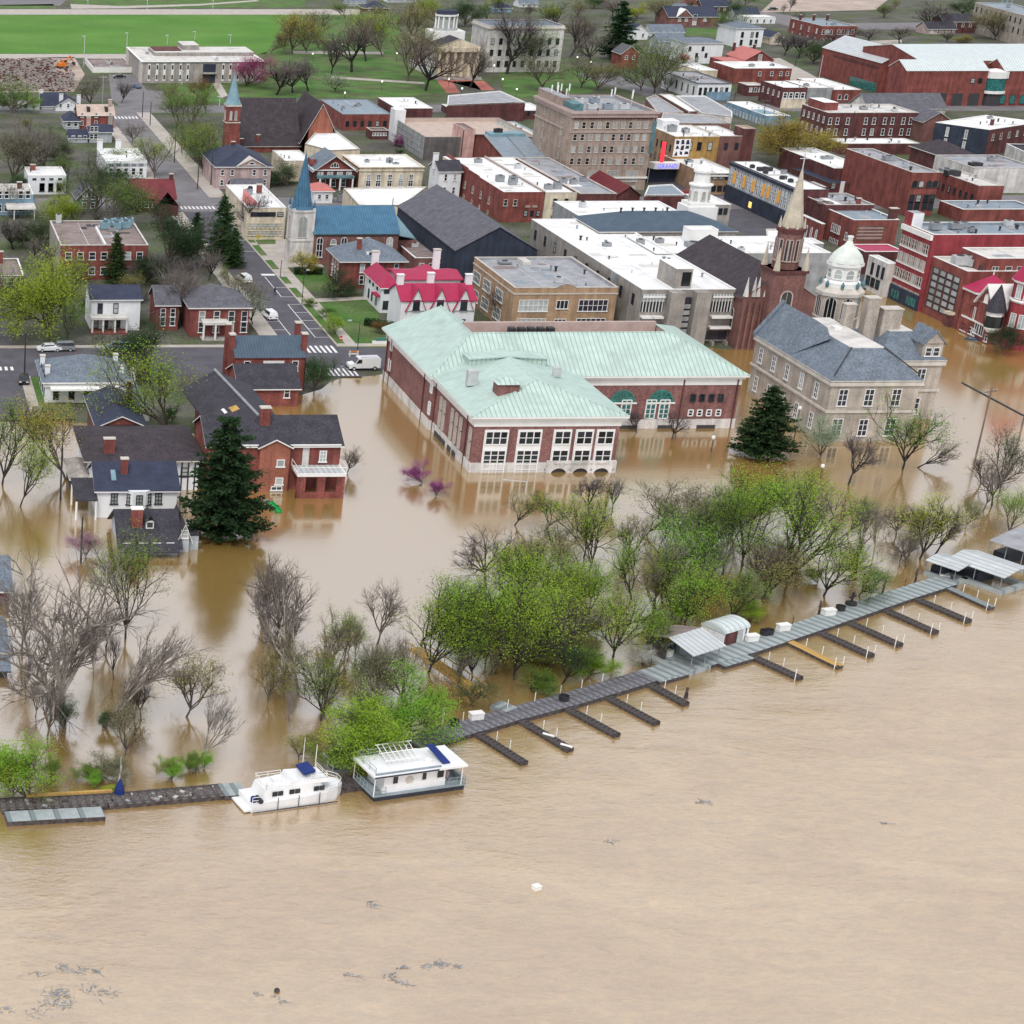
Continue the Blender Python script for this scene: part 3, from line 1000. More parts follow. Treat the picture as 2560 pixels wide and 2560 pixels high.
 # ---- the library with the mint roof
def library():
 zc=hb(z2(1030,1240),1192,0.0)
 ze=zc
 C=G(z2(1030,1215),ze)
 fx,fy=float(C[0]),float(C[1])
 wx1=float(GX(1575,fy,ze))
 myf=float(GY(z3(0,168)[1],GX(1870,fy+25,ze),ze))
 mxr=float(GX(z3(1870,0)[0],myf,ze))
 mxl=float(GX(z2(590,0)[0],myf+.1,ze))
 mxl=min(mxl,fx-.6)
 L_=G(z2(75,250),ze)
 myb=float(L_[1])
 mxl=(float(L_[0])+mxl)/2
 o=.9
 root=thing('library','large brick library with pale mint green metal roof rising from the floodwater','library',(fx,fy,0))
 X=lambda x:x-fx
 Y=lambda y:y-fy
 ww=wx1-fx
 md=myb-myf
 mY0,mY1,mX0,mX1=Y(myf),Y(myb),X(mxl),X(mxr)
 MB().box(o,ww-o,o,mY0+o+.5,-1.5,ze-1.0,skip='DT').build('wing_walls','brick_library',root)
 MB().box(mX0+o,mX1-o,mY0+o,mY1-o,-1.5,ze-1.0,skip='DT').build('main_walls','brick_library',root)
 for(x0,x1,y0,y1)in((o,ww-o,o,mY0+o),(mX0+o,mX1-o,mY0+o,mY1-o)):
  MB().box(x0-.14,x1+.14,y0-.14,y1+.14,-1.5,1.55).build('stone_base','stone_white',root)
  b=MB()
  b.box(x0-.12,x1+.12,y0-.12,y1+.12,ze-1.75,ze-.72)
  b.box(x0-.45,x1+.45,y0-.45,y1+.45,ze-.72,ze-.30)
  b.box(x0-.9,x1+.9,y0-.9,y1+.9,ze-.30,ze-.02)
  b.build('entablature','trim_white',root)
 rz_=3.6
 b=MB()
 run=0.26*md if md>30 else 9.0
 zr=None
 P1=(z2(1020,308))
 best=None
 for rr in np.arange(5,16,.25):
  for hh in np.arange(2,7,.1):
   q=proj((fx+mX0+rr,fy+mY0+rr,ze+hh))
   e=(q[0]-P1[0])**2+(q[1]-P1[1])**2
   if best is None or e<best[0]:
    best=(e,rr,hh)
 _,run,rz_=best
 A=[(mX0,mY0,ze),(mX1,mY0,ze),(mX1,mY1,ze),(mX0,mY1,ze)]
 xr_=float(GX(1669,fy+mY0+run,ze+rz_))-fx
 zq=ze+rz_
 wy1=float(GY(806,fx+mX0+run+10,zq+.5))-fy
 ky=float(GY(764,fx+mX0+run,zq))-fy
 ky=min(ky,mY1-2.0)
 x0,x1,y0=mX0+run,xr_,mY0+run
 xi=min(x0+run*.9,x1-8)
 MB().face([A[0],A[1],(x1,y0,zq),(x0,y0,zq)]).build('roof_slope','roof_mint',root)
 MB().face([A[1],A[2],(x1,wy1+.8,zq),(x1,y0,zq)]).build('roof_slope','roof_mint_side',root)
 MB().face([A[3],A[0],(x0,y0,zq),(x0,ky,zq)]).build('roof_slope','roof_mint_side',root)
 MB().face([(x0,wy1,zq-.03),(xi,wy1,ze+.3),(xi,mY1,ze+.05),(x0,ky,zq-.03)]).build('roof_slope','roof_mint_side',root)
 MB().face([(xi,wy1+.8,zq),(x1,wy1+.8,zq),A[2],(xi,mY1,ze)]).build('roof_slope','roof_mint',root)
 MB().face([A[3],(x0,ky,zq),(xi,mY1,ze)]).build('roof_slope','roof_mint',root)
 for a_,e_ in(((x0,y0,zq),(x1,y0,zq)),((x0,y0,zq),(x0,ky,zq)),((x1,y0,zq),(x1,wy1,zq)),(A[0],(x0,y0,zq)),(A[1],(x1,y0,zq))):
  MB().tube(a_,e_,.13,n=6).build('ridge_cap','roof_mint',root)
 zf=zq-2.0
 b=MB()
 b.face([(x0,y0,zf),(x1,y0,zf),(x1,wy1,zf),(x0,wy1,zf)])
 b.face([(x0,y0,zf),(x0,y0,zq),(x1,y0,zq),(x1,y0,zf)])
 b.face([(x0,y0,zf),(x0,wy1,zf),(x0,wy1,zq),(x0,y0,zq)])
 b.face([(x1,y0,zf),(x1,y0,zq),(x1,wy1,zq),(x1,wy1,zf)])
 b.build('roof_well','trim_pink',root)
 MB().box(x0+.1,x1-.1,wy1,wy1+.8,zf,zq+.5).build('well_screen','trim_pink',root)
 for k in range(5):
  MB().box(0,1.1,0,1.3,0,.9).build('roof_unit','metal_dark',root,(x0+7.2+k*1.6,wy1-2.0,zq-.9))
 wr=ww/2
 best=None
 P2=z2(1270,935)
 hw=3.3
 Aw=[(0,0,ze),(ww,0,ze)]
 yb=mY0+run*.72
 R0=(ww/2,ww*.36,ze+hw)
 R1=(ww/2,yb,ze+hw)
 MB().face([Aw[0],Aw[1],R0]).build('roof_slope','roof_mint',root)
 MB().face([(0,mY0+.4,ze+.12),Aw[0],R0,R1,(ww*.25,yb,ze+hw*.55)]).build('roof_slope','roof_mint_side',root)
 MB().face([Aw[1],(ww,mY0+.4,ze+.12),(ww*.75,yb,ze+hw*.55),R1,R0]).build('roof_slope','roof_mint_side',root)
 for a,e in((Aw[0],R0),(Aw[1],R0),(R0,R1)):
  MB().tube(a,e,.12,n=6).build('ridge_cap','roof_mint',root)
 dz=ze+hw
 dY=mY0+.2
 MB().box(ww/2-6.2,ww/2+6.2,dY,dY+3.4,dz-2.3,dz-.25,skip='D').build('dormer','roof_mint',root)
 MB().slab([(ww/2-6.5,dY-.3,dz-.3),(ww/2,dY-.3,dz+.1),(ww/2,dY+3.6,dz+.1),(ww/2-6.5,dY+3.6,dz-.3)],.15).slab([(ww/2,dY-.3,dz+.1),(ww/2+6.5,dY-.3,dz-.3),(ww/2+6.5,dY+3.6,dz-.3),(ww/2,dY+3.6,dz+.1)],.15).build('dormer_roof','roof_mint_side',root)
 bq=G(z2(1420,985),ze+1.6)
 bx,by_=X(float(bq[0])),Y(float(bq[1]))
 v=MB().box(-1.6,1.6,0,2.8,ze+.6,ze+3.4).build('ventilator','brick_library',root,(bx,by_,0))
 q=[(-1.95,-.35,ze+3.4),(1.95,-.35,ze+3.4),(1.95,3.15,ze+3.4),(-1.95,3.15,ze+3.4)]
 ap=(0,1.4,ze+4.3)
 m_=MB()
 for k in range(4):
  m_.face([q[k],q[(k+1)%4],ap])
 m_.face(q[::-1])
 m_.build('ventilator_roof','roof_mint',v)
 cq=G(z2(1030,800),ze+2.2)
 MB().box(-.8,.8,-.6,.6,ze+1.2,ze+3.6).build('roof_unit','metal_pale',root,(X(float(cq[0])),Y(float(cq[1])),0))
 cq=G(t21(337,880),ze+2.6)
 MB().box(-.6,.6,-.4,.4,ze+2.0,ze+3.5).build('roof_unit','metal_pale',root,(X(float(cq[0])),Y(float(cq[1])),0))
 fy0=o
 def pane_window(u,z0,w_,h_,nx,ny,frame='frame_white',glass='glass',face='F',y=None,spand=False):
  fwid=.10
  b=MB()
  for k in range(nx+1):
   t=.09 if k in(0,nx)else.07
   x=-w_/2+w_*k/nx
   b.box(x-t,x+t,-.16,0,0,h_)
  for k in range(ny+1):
   t=.08 if k in(0,ny)else.035
   z=h_*k/ny
   b.box(-w_/2,w_/2,-.15,0,z-t,z+t)
  if face=='F':
   loc,rz=(u,(fy0 if y is None else y),z0),0
  else:
   loc,rz=(o if y is None else y,u,z0),-math.pi/2
  wo=b.build('window',frame,root,loc,rz)
  cw,ch=w_/nx,h_/ny
  key=('lp',round(cw,2),round(ch,2),glass)
  if key not in WCACHE:
   WCACHE[key]=MB().face([(-cw/2+.07,0,.05),(cw/2-.07,0,.05),(cw/2-.07,0,ch-.05),(-cw/2+.07,0,ch-.05)]).mesh('pane',[glass])
  for i in range(nx):
   for j in range(ny):
    place('pane',WCACHE[key],wo,(-w_/2+cw*(i+.5),-.03,ch*j))
  return wo
 fw_=ww-2*o
 zt=ze-1.75
 for u,nx in((.157,3),(.386,3),(.612,2),(.763,2),(.908,2)):
  x=o+u*fw_
  w_=(.150 if nx==3 else.108)*fw_
  MB().box(x-w_/2-.2,x+w_/2+.2,o-.10,o+.02,(1.7 if nx==2 else.2),zt-.5).build('window_bay','trim_white',root)
  wt=zt-.75
  hh=2.05
  pane_window(x,wt-hh,w_,hh,nx,2,y=o-.10,glass='glass')
  if nx==2:
   pane_window(x,wt-hh-.95-1.85,w_,1.85,nx,2,y=o-.10)
  else:
   pane_window(x,-.3,w_,wt-hh-.95+.3,nx,5,y=o-.10)
 ax0,ax1=o+.525*fw_,o+fw_+.14
 MB().box(ax0,ax1,o-.55,o,1.0,1.85).build('loggia_wall','stone_white',root)
 b=MB()
 cs=[o+u*fw_ for u in(.612,.763,.908)]
 r_=.058*fw_
 n=10
 edges=[]
 for c_ in cs:
  for k in range(n):
   a0,a1=math.pi*k/n,math.pi*(k+1)/n
   p0,p1=(c_+r_*math.cos(a0),-.45+1.2*math.sin(a0)),(c_+r_*math.cos(a1),-.45+1.2*math.sin(a1))
   b.face([(p1[0],o-.55,p1[1]),(p0[0],o-.55,p0[1]),(p0[0],o-.55,1.0),(p1[0],o-.55,1.0)])
   b.face([(p1[0],o-.55,p1[1]),(p0[0],o-.55,p0[1]),(p0[0],o,p0[1]),(p1[0],o,p1[1])])
 xs_=[ax0]+[t for c_ in cs for t in(c_-r_,c_+r_)]+[ax1]
 for k in range(0,len(xs_),2):
  b.box(xs_[k],xs_[k+1],o-.55,o,-1.5,1.0)
 b.build('arcade','stone_white',root)
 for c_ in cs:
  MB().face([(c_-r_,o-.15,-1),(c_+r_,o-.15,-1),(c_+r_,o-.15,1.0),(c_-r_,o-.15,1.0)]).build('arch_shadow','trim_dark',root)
 for x_ in[(cs[0]+cs[1])/2,(cs[1]+cs[2])/2,cs[2]+r_+.45,cs[0]-r_-.9]:
  MB().tube((x_,o-.55,.55),(x_,o-.62,.55),.16,n=10).build('medallion','metal_grey',root)
 text_part('PAUL SAWYIER PUBLIC LIBRARY',.42,'stone_grey',root,((ax0+ax1)/2-.1,o-.57,1.28),(R(90),0,0),spacing=1.45)
 mw0,mwy=mX0+o,mY0+o
 def at(zx):
  return float(GX(z3(zx,0)[0],myf+o,5.0))-fx
 for zx in(500,912):
  x=at(zx)
  r_=2.05
  b=MB()
  n=12
  zs_=ze-4.55
  for k in range(n):
   a0,a1=math.pi*k/n,math.pi*(k+1)/n
   for ra,rb in((r_,r_-.16),(r_*.62,r_*.62-.07)):
    b.face([(x+ra*math.cos(a0),mwy-.1,zs_+ra*math.sin(a0)),(x+ra*math.cos(a1),mwy-.1,zs_+ra*math.sin(a1)),(x+rb*math.cos(a1),mwy-.1,zs_+rb*math.sin(a1)),(x+rb*math.cos(a0),mwy-.1,zs_+rb*math.sin(a0))])
  for k in range(1,6):
   a0=math.pi*k/6
   b.tube((x,mwy-.08,zs_),(x+r_*math.cos(a0),mwy-.08,zs_+r_*math.sin(a0)),.08 if k==3 else.045,n=4)
  b.box(x-r_-.3,x+r_+.3,mwy-.2,mwy,zs_-.28,zs_)
  fo=b.build('fan_window',['trim_green'],root)
  MB().face([(x+r_*math.cos(math.pi*k/n),mwy-.03,zs_+r_*math.sin(math.pi*k/n))for k in range(n+1)]).build('pane','glass_green',fo)
  MB().box(x-r_-.32,x+r_+.32,mwy-.24,mwy-.02,zs_-.30,zs_-.02).build('sill','trim_white',fo)
 for zx in(540,805,950):
  x=at(zx+10)
  pane_window(x,1.7,1.55,3.1,2,4,frame='frame_white',glass='glass_green',y=mwy-.01)
 for k,zx in enumerate((1253,1350,1450,1550)):
  x=at(zx)
  pane_window(x,ze-4.5,.75,1.15,1,2,frame='frame_dark',y=mwy-.01)
  pane_window(x,2.1,.75,1.0,1,2,frame='frame_white',y=mwy-.01)
 for zx in(1130,1705):
  x=at(zx)
  MB().tube((x,mwy-.18,0),(x,mwy-.18,ze-.4),.11,n=6).build('downpipe','brick_dark',root)
 for k in range(3):
  MB().box(at(500+k*420),at(700+k*420),mwy-.2,mwy,-.8,.55).build('base_opening','trim_dark',root)
 Lm=mY1-mY0-2*o
 for v in(.12,.985):
  for z0 in(2.4,6.0):
   pane_window(mY1-o-v*Lm+.2,z0,1.1,2.0,2,3,face='L',y=mX0+o)
 for v in(.035,.13,.845):
  MB().tube((mX0+o-.15,mY1-o-v*Lm,0),(mX0+o-.15,mY1-o-v*Lm,ze-.5),.11,n=6).build('downpipe','brick_dark',root)
 Lw=mY0
 for v in(.17,.26,.47,.58,.69,.93):
  y_=o+(1-v)*(Lw-.5)
  pane_window(y_,ze-4.5,1.0,2.1,2,3,face='L',frame='frame_stone')
  pane_window(y_,1.8,1.0,2.9,2,4,face='L',frame='frame_stone')
 for v in(.02,.845):
  y_=o+(1-v)*(Lw-.5)
  MB().tube((o-.15,y_,0),(o-.15,y_,ze-.5),.11,n=6).build('downpipe','brick_dark',root)
 for v in(.15,.25,.35,.5,.62):
  y_=o+(1-v)*(Lw-.5)
  MB().box(o-.3,o-.05,y_-.8,y_+.8,-1,.75).build('base_opening','trim_dark',root)
 print('library','ze',round(ze,2),'ww',round(ww,1),'main',round(mX0,1),round(mX1,1),round(mY0,1),round(mY1,1),'run',run,rz_)
library()
# ---- town buildings
def fy(f,y):
 return f(0,y)[1]
def fx(f,x):
 return f(x,0)[0]
b=Bld('office_building','grey flat-roofed civic office block with tall narrow windows beside the green field','office',t00(1078,467),660,0,by=fy(t00,357),base=fy(t00,628))
b.walls('stone_grey').flat('roof_offwhite','trim_white',cornice=.5)
H=b.h
for u in(.055,.121,.182,.248,.314,.375,.667,.727,.79,.85,.91,.965):
 b.strip('window_panel','F',u-.010,u+.010,.9,H-.6,'trim_white',.12)
 MB().box(-.28,.28,-.16,0,0,1.5).build('window','glass',b.root,(u*b.w,-.01,1.5))
 MB().box(-.28,.28,-.16,0,0,1.5).build('window','glass',b.root,(u*b.w,-.01,H-2.6))
b.strip('entrance','F',.50,.605,.1,H-.8,'navy_panel',.05)
b.win('F',[.525,.552,.58],[.4],1.0,2.6,WD)
b.strip('canopy','F',.49,.615,H*.45,H*.45+.5,'stone_grey',1.2)
b.blk('penthouse',.16,1.0,.45,.85,H-.4,H+.9,'concrete_tan','roof_offwhite')
b.blk('roof_trough',.17,.40,.55,.82,H+.88,H+1.25,'brick_dark')
b.blk('penthouse',.42,.56,.62,.92,H,H+2.6,'concrete_tan','roof_offwhite')
b.strip('wall_pier','L',0,.12,0,H,'trim_stone',.5)
b.strip('wall_pier','L',.86,1,0,H,'trim_stone',.5)
b=Bld('link_building','low white-fronted wing left of the grey office block','building',t00(700,508),fx(t00,1003),4.0,by=fy(t00,440),base=fy(t00,549))
b.walls('trim_white').flat('roof_brown','trim_white').vents(2,3)
b=Bld('house','white house with front gable and two white chimneys below the rubble','house',q6(640,482),fx(q6,930),4.2,d=12,base=fy(q6,540))
b.walls('white_paint').gy(b.zat(fy(q6,396),0,.5)-b.h,'roof_navy',wall='white_paint').win('F',[.2,.5,.8],[1.2],.9,1.3)
b.win('F',[.62],[b.h+.2],.7,1.2).chim(.25,.3,b.h+3.2,'white_paint',1.3).chim(.95,.3,b.h+3.0,'white_paint',1.3)
b=Bld('house','dark-roofed white wing with end chimney behind the gabled white house','house',q6(478,472),fx(q6,745),3.6,d=9,base=fy(q6,520))
b.walls('white_paint').gx(b.zat(fy(q6,326),.5)-b.h,'roof_navy',wall='white_paint').chim(.02,.5,b.h+4.2,'white_paint',1.2)
b=Bld('house','brick house with tan roof and two small dormers','house',q6(905,582),fx(q6,1310),5.5,d=11,base=fy(q6,745))
b.walls('brick_red').gx(b.zat(fy(q6,462),.5)-b.h,'roof_tan',wall='brick_red').win('F',[.1,.5,.9],[1.2,3.5],.9,1.4)
for u in(.29,.80):
 b.blk('dormer',u-.04,u+.04,.12,.35,b.h+.5,b.h+2.2,'dark_timber','roof_tan')
b.chim(.93,.4,b.h+3.8,'stone_rose',1.1)
b=Bld('house','pale house with dark hipped roof left of the tan-roofed house','house',q6(742,655),fx(q6,915),5,d=9,base=fy(q6,750))
b.walls('grey_paint').hip(2.2,'roof_navy').win('F',[.3,.75],[1.0],1.2,1.8)
b=Bld('house','grey house with navy roof and stone chimney by the leafy green tree','house',q6(1030,778),fx(q6,1290),5.5,d=9,base=fy(q6,905))
b.walls('grey_paint').gx(b.zat(fy(q6,690),.5)-b.h,'roof_navy',wall='grey_paint').win('F',[.1,.28],[1.2,3.4],1.2,1.5).chim(.98,.5,b.h+4,'stone_grey',1.3)
b.chim(.0,.4,b.h+3.6,'pink_stucco',1.2)
b=Bld('house','small grey house with dark porch roof left of the navy-roofed house','house',q6(800,840),fx(q6,1012),3.0,d=6,base=fy(q6,905))
b.walls('grey_paint').gx(b.zat(fy(q6,748),.5)-b.h,'roof_navy',wall='grey_paint').win('F',[.2,.55,.85],[.9],1.0,1.4)
b=Bld('house','white flat-roofed house with two white chimneys at the concrete street','house',q6(1214,1120),fx(q6,1692),7,by=fy(q6,972),base=fy(q6,1315))
b.walls('white_paint').flat('roof_white','trim_white').chim(.06,.98,b.h+2.4,'white_paint',1.5,1.0).chim(.52,.98,b.h+2.4,'white_paint',1.5,1.0)
b.win('F',5,[1.0],1.1,1.9).strip('frieze','F',0,1,b.h-1.3,b.h-.5,'grey_paint',.06).win('F',5,[b.h-1.25],1.0,.6,WD)
b=Bld('house','white house with three tall shuttered windows and red brick chimney','house',q6(325,1285),fx(q6,762),7,by=fy(q6,1182),base=fy(q6,1500))
b.walls('white_paint').flat('roof_white','trim_white').win('F',[.37,.6,.82],[b.h-4.0],1.3,2.1,style('frame_dark','glass')).win('F',4,[b.h-1.1],1.0,.5,WD)
b.win('F',[.37,.6,.82],[1.0],1.3,2.0,WD).chim(.2,.75,b.h+1.1,'brick_red',1.4)
b=Bld('house','cream-roofed house at left edge with small brick chimney','house',q6(-150,1500),fx(q6,385),7,by=fy(q6,1382),base=fy(q6,1740))
b.walls('blue_paint').flat('roof_offwhite','trim_white').chim(.76,.7,b.h+1.2,'brick_dark',1.2).win('F',6,[1,4.2],1.2,1.9)
b.blk('porch_roof',.4,1.02,-.42,0,b.h-2.6,b.h-2.1,'trim_white','roof_offwhite')
b.blk('porch_post',.98,1.0,-.40,-.36,0,b.h-2.6,'trim_white').blk('porch_post',.55,.57,-.40,-.36,0,b.h-2.6,'trim_white')
b=Bld('house','brick house under a dull red metal roof at the crossing','house',t00(1010,1490),fx(t00,1322),5,d=12,base=fy(t00,1600))
b.walls('brick_dark').gx(b.zat(fy(t00,1350),.5)-b.h,'roof_red',wall='brick_dark',edge='roof_red').chim(.97,.5,b.h+4.6,'brick_dark').win('F',5,[1.2],1,1.6)
r2=b.zat(fy(t00,1420),-.1,.75)-b.h
MB().slab([(b.w*.45,-6,b.h-1),(b.w*.72,-6,b.h+r2),(b.w*.72,5,b.h+r2),(b.w*.45,5,b.h-1)],.15).slab([(b.w*.72,-6,b.h+r2),(b.w*1.04,-6,b.h-1.2),(b.w*1.04,5,b.h-1.2),(b.w*.72,5,b.h+r2)],.15).build('porch_gable','roof_red',b.root)
MB().box(b.w*.5,b.w*1.0,-5.6,0,0,b.h-1.0).build('porch','brick_dark',b.root)
b=Bld('brick_block','flat brown-roofed brick building with blue-grey roof machinery among trees','building',t00(458,1852),fx(t00,1120),7.5,by=fy(t00,1667))
b.walls('brick_red','concrete_tan').flat('roof_brown','roof_offwhite').win('F',7,[1.2,4.4],1.4,1.7)
for u,v in((.62,.72),(.68,.84),(.75,.7),(.80,.86),(.87,.75),(.93,.88)):
 b.unit(u,v,2.0,1.6,1.6,m='roof_blue_pale')
b.unit(.10,.97,1.2,1.2,1.9,m='metal_pale').blk('roof_step',.5,.52,.0,.7,b.h-.3,b.h+.3,'trim_white')
b=Bld('house','dark green gabled house half hidden by trees','house',q6(890,1535),fx(q6,1130),5,d=10,base=fy(q6,1700))
b.walls('green_paint').gy(2.6,'roof_shingle_grey',wall='green_paint').win('F',[.35,.75],[1.0,3.2],1.1,1.5).win('F',[.4],[b.h+.1],.9,1.0)
def spire_tower(name,label,cat,basepx,w_,ytop,ytip,wall,spire,octo=True,zg=ZG,belfry='frame_stone',skirt=.3):
 P=G(basepx,zg)
 root=thing(name,label,cat,(P[0],P[1],0))
 zt=float(GZ(ytop,P[0],P[1]))
 zp=float(GZ(ytip,P[0]+w_/2,P[1]+w_/2))
 MB().box(0,w_,0,w_,-1,zt).build('tower',wall,root)
 MB().box(-.2,w_+.2,-.2,w_+.2,zt-.5,zt).build('cornice',belfry,root)
 n=8 if octo else 4
 r=w_/2*1.08/math.cos(math.pi/n)*(1 if octo else 1)
 b=MB()
 b.lathe([(r*1.02,zt),(r*.80,zt+skirt*w_),(.06,zp)],n,(w_/2,w_/2),0,math.pi/n)
 b.build('spire',spire,root)
 MB().tube((w_/2,w_/2,zp-.2),(w_/2,w_/2,zp+1.0),.06,n=5).build('finial','metal_grey',root)
 return root,zt,zp
root,zt,zp=spire_tower('church_tower','square brick church tower with slender blue spire and paired white louvres','church',t00(1688,1195),3.9,fy(t00,792),fy(t00,556),'brick_red','roof_blue_pale')
me,pm=win_mesh(.75,2.6,style('frame_stone','glass_blind',1,1,True,False))
for f_,rz in(((1.25,0),0),((2.65,0),0),((0,1.25),-math.pi/2),((0,2.65),-math.pi/2)):
 o=place('louvre',me,root,(f_[0],f_[1],zt-4.2),rz)
 place('pane',pm,o)
MB().box(-.15,4.05,-.15,4.05,zt-5.0,zt-4.7).build('belt_course','trim_stone',root)
b=Bld('church','brick church with huge dark shingle roof and orange front gable','church',t10(-105,1092),fx(t10,330),6.0,d=24,base=fy(t10,1150))
b.walls('brick_red').gx(b.zat(fy(t10,738),.5)-b.h,'roof_shingle_brown',wall='brick_red',edge='trim_stone')
rr=b.zat(fy(t10,738),.5)
b.chim(.28,.04,b.h+2.6,'brick_red',.9).chim(.0,.04,b.h+1.5,'brick_red',.9).vents(3,5,b.h+1.5)
b=Bld('church_transept','steep orange brick gable wing of the dark-roofed church','church',t10(402,955),fx(t10,582),rr*.55,by=fy(t10,860),d=26)
b.walls('brick_orange').gy(b.zat(fy(t10,782),0,.5)-b.h,'roof_shingle_brown',wall='brick_orange',ovf=.5,ov=2.5)
b=Bld('church_porch','low brick gable in front of the dark-roofed church','church',t10(312,1052),fx(t10,488),4.6,d=9,base=fy(t10,1110))
b.walls('brick_red').gy(b.zat(fy(t10,966),0,.5)-b.h,'roof_shingle_brown',wall='brick_red').win('F',[.3,.7],[1.0],.9,1.8,WS)
poly_bld('church_hall','white flat-roofed annex beside the dark-roofed church','building',[t10(370,1085),t10(560,1135),t10(785,1125),t10(605,987),t10(455,990)],6.0,'cream_paint','roof_white')
b=Bld('flat_building','low white flat roof between the stone house and the red pediment house','building',t10(215,1215),fx(t10,425),5.5,by=fy(t10,1135))
b.walls('cream_paint').flat('roof_white').vents(2,4)
b=Bld('house','rose stone house with navy hipped roof and arched pediment','house',t00(1632,1257),fx(t10,115),6,by=fy(t00,1150),base=fy(t00,1425))
b.walls('stone_rose').hip(b.zat(fy(t00,1095),.5,.5)-b.h,'roof_navy').win('F',[.12,.3,.7,.9],[1.0,3.6],.9,1.5).chim(.45,.6,b.h+4.2,'brick_dark')
pu=.64
MB().face([(b.w*(pu-.28),-.3,b.h),(b.w*(pu+.28),-.3,b.h),(b.w*pu,-.3,b.h+2.0)]).build('pediment','stone_rose',b.root)
MB().slab([(b.w*(pu-.31),-.6,b.h-.1),(b.w*pu,-.6,b.h+2.15),(b.w*pu,5,b.h+2.15),(b.w*(pu-.31),5,b.h-.1)],.2).slab([(b.w*pu,-.6,b.h+2.15),(b.w*(pu+.31),-.6,b.h-.1),(b.w*(pu+.31),5,b.h-.1),(b.w*pu,5,b.h+2.15)],.2).build('pediment_roof',['trim_stone'],b.root)
me,pm=win_mesh(1.5,.75,style('frame_white','glass',1,1,True,True))
place('window',me,b.root,(b.w*pu,-.32,b.h+.45))
b=Bld('house','dark red house with white-trimmed pediment and columned porch','house',t10(440,1280),fx(t10,745),7,d=13,base=fy(t10,1425))
b.walls('brick_dark').gy(b.zat(fy(t10,1172),0,.5)-b.h,'roof_slate',wall='brick_red',ov=.6,ovf=.9)
b.win('F',[.12,.2,.36,.44,.6,.68,.83,.9],[b.h-2.3],.62,1.7,style('frame_white','glass_blind'))
me,pm=win_mesh(2.2,1.3,style('frame_white','glass',3,1,True,False))
o=place('window',me,b.root,(b.w/2,-.02,b.h+.5))
place('pane',pm,o)
b.belt(b.h-.25,b.h,'trim_white',.3)
b.strip('porch_roof','F',.05,.97,3.3,3.7,'roof_copper',2.4)
for u in(.12,.38,.62,.93):
 MB().tube((u*b.w,-2.1,0),(u*b.w,-2.1,3.3),.22,n=8).build('porch_column','trim_white',b.root)
b.win('F',[.25,.5,.75],[.7],1.2,2.0)
b.blk('dormer',-.02,.12,.3,.6,b.h+.5,b.h+2.0,'brick_red','roof_slate')
b=Bld('bank_building','cream two-storey building with white roof and five square upper windows','building',t10(783,1263),fx(t10,1265),7,by=fy(t10,1168),base=fy(t10,1425))
b.walls('cream_paint','brick_orange').flat('roof_white','cream_paint',cornice=.35).belt(b.h-1.0,b.h-.7,'cream_paint',.25)
b.win('F',[.155,.31,.49,.665,.82],[b.h-3.4],1.1,1.6,style(nx=2)).win('F',[.155,.31,.49,.665,.82],[.7],1.3,2.0,style(nx=2)).unit(.25,.5,1.2,1,.7).unit(.67,.35,1.6,1,.4)
b=Bld('house','narrow white house with dark gabled roof beside the cream building','house',t10(1388,1288),fx(t10,1553),7,d=9,base=fy(t10,1490))
b.walls('white_paint').gx(b.zat(fy(t10,1206),.5)-b.h,'roof_shingle',wall='white_paint').win('F',[.3,.72],[1.0,b.h-2.6],.8,1.8).chim(-.02,.5,b.h+3.6,'white_paint',1.3).win('L',[.5],[1.5,4.5],.8,1.5)
b=Bld('parking_garage','concrete parking garage with open decks and bare beige top deck','garage',(1062.4,342.9),1340,9,by=295,base=fy(t10,1205))
b.walls('stone_dark','concrete_grey').flat('roof_tan','concrete_tan',par=1.0,cw=.4)
nlev=3
for k in range(nlev):
 z=.8+k*(b.h-1.5)/nlev
 b.strip('deck_opening','L',.02,.98,z+.9,z+(b.h-1.5)/nlev-.4,'trim_dark',.06)
 for j in range(8):
  u=.03+j*.135
  b.strip('deck_column','L',u,u+.012,z,z+(b.h-1.5)/nlev,'concrete_grey',.2)
 b.strip('guard_rail','L',.02,.98,z+1.0,z+1.15,'metal_pale',.16)
b.blk('stair_tower',-.03,.07,.86,1.02,0,b.h+3.0,'white_paint','roof_white')
for k in range(6):
 b.blk('deck_joint',.16+k*.14,.164+k*.14,.02,.98,b.h-1.0,b.h-.99,'concrete_grey')
b=Bld('stair_tower','tall pink stucco tower with dark downpipe','tower',q8(222,556),fx(q8,370),14,by=fy(q8,472),base=403)
b.walls('pink_stucco').flat('roof_brown','pink_stucco')
MB().tube((-.1,.2,0),(-.1,.2,b.h-.3),.15,n=6).build('downpipe','trim_dark',b.root)
b=Bld('flat_building','lower pink stucco block right of the pink tower','building',q8(378,682),fx(q8,532),9,by=fy(q8,640),base=403)
b.walls('pink_stucco').flat('roof_brown','pink_stucco')
b=Bld('warehouse','brick hall with blue-grey sloping metal roof','building',q8(762,918),fx(q8,1290),6,d=2*14.0)
b.d=2*(float(GY(fy(q8,762),b.X,b.h))-b.Y)
b.walls('brick_red').gx(b.zat(fy(q8,618),.5)-b.h,'roof_bluegrey',wall='brick_red',edge='trim_stone')
zr=b.zat(fy(q8,618),.5)
b.blk('roof_ridge_box',.05,.98,.44,.56,zr-.5,zr+.45,'roof_blue_pale')
MB().tube((b.w*.5,0,b.h+.25),(b.w*.5,b.d/2,zr+.3),.12,n=5).build('roof_seam','metal_grey',b.root)
b.unit(.32,.5,2.2,1.4,1.2,zr+.3,'metal_dark')
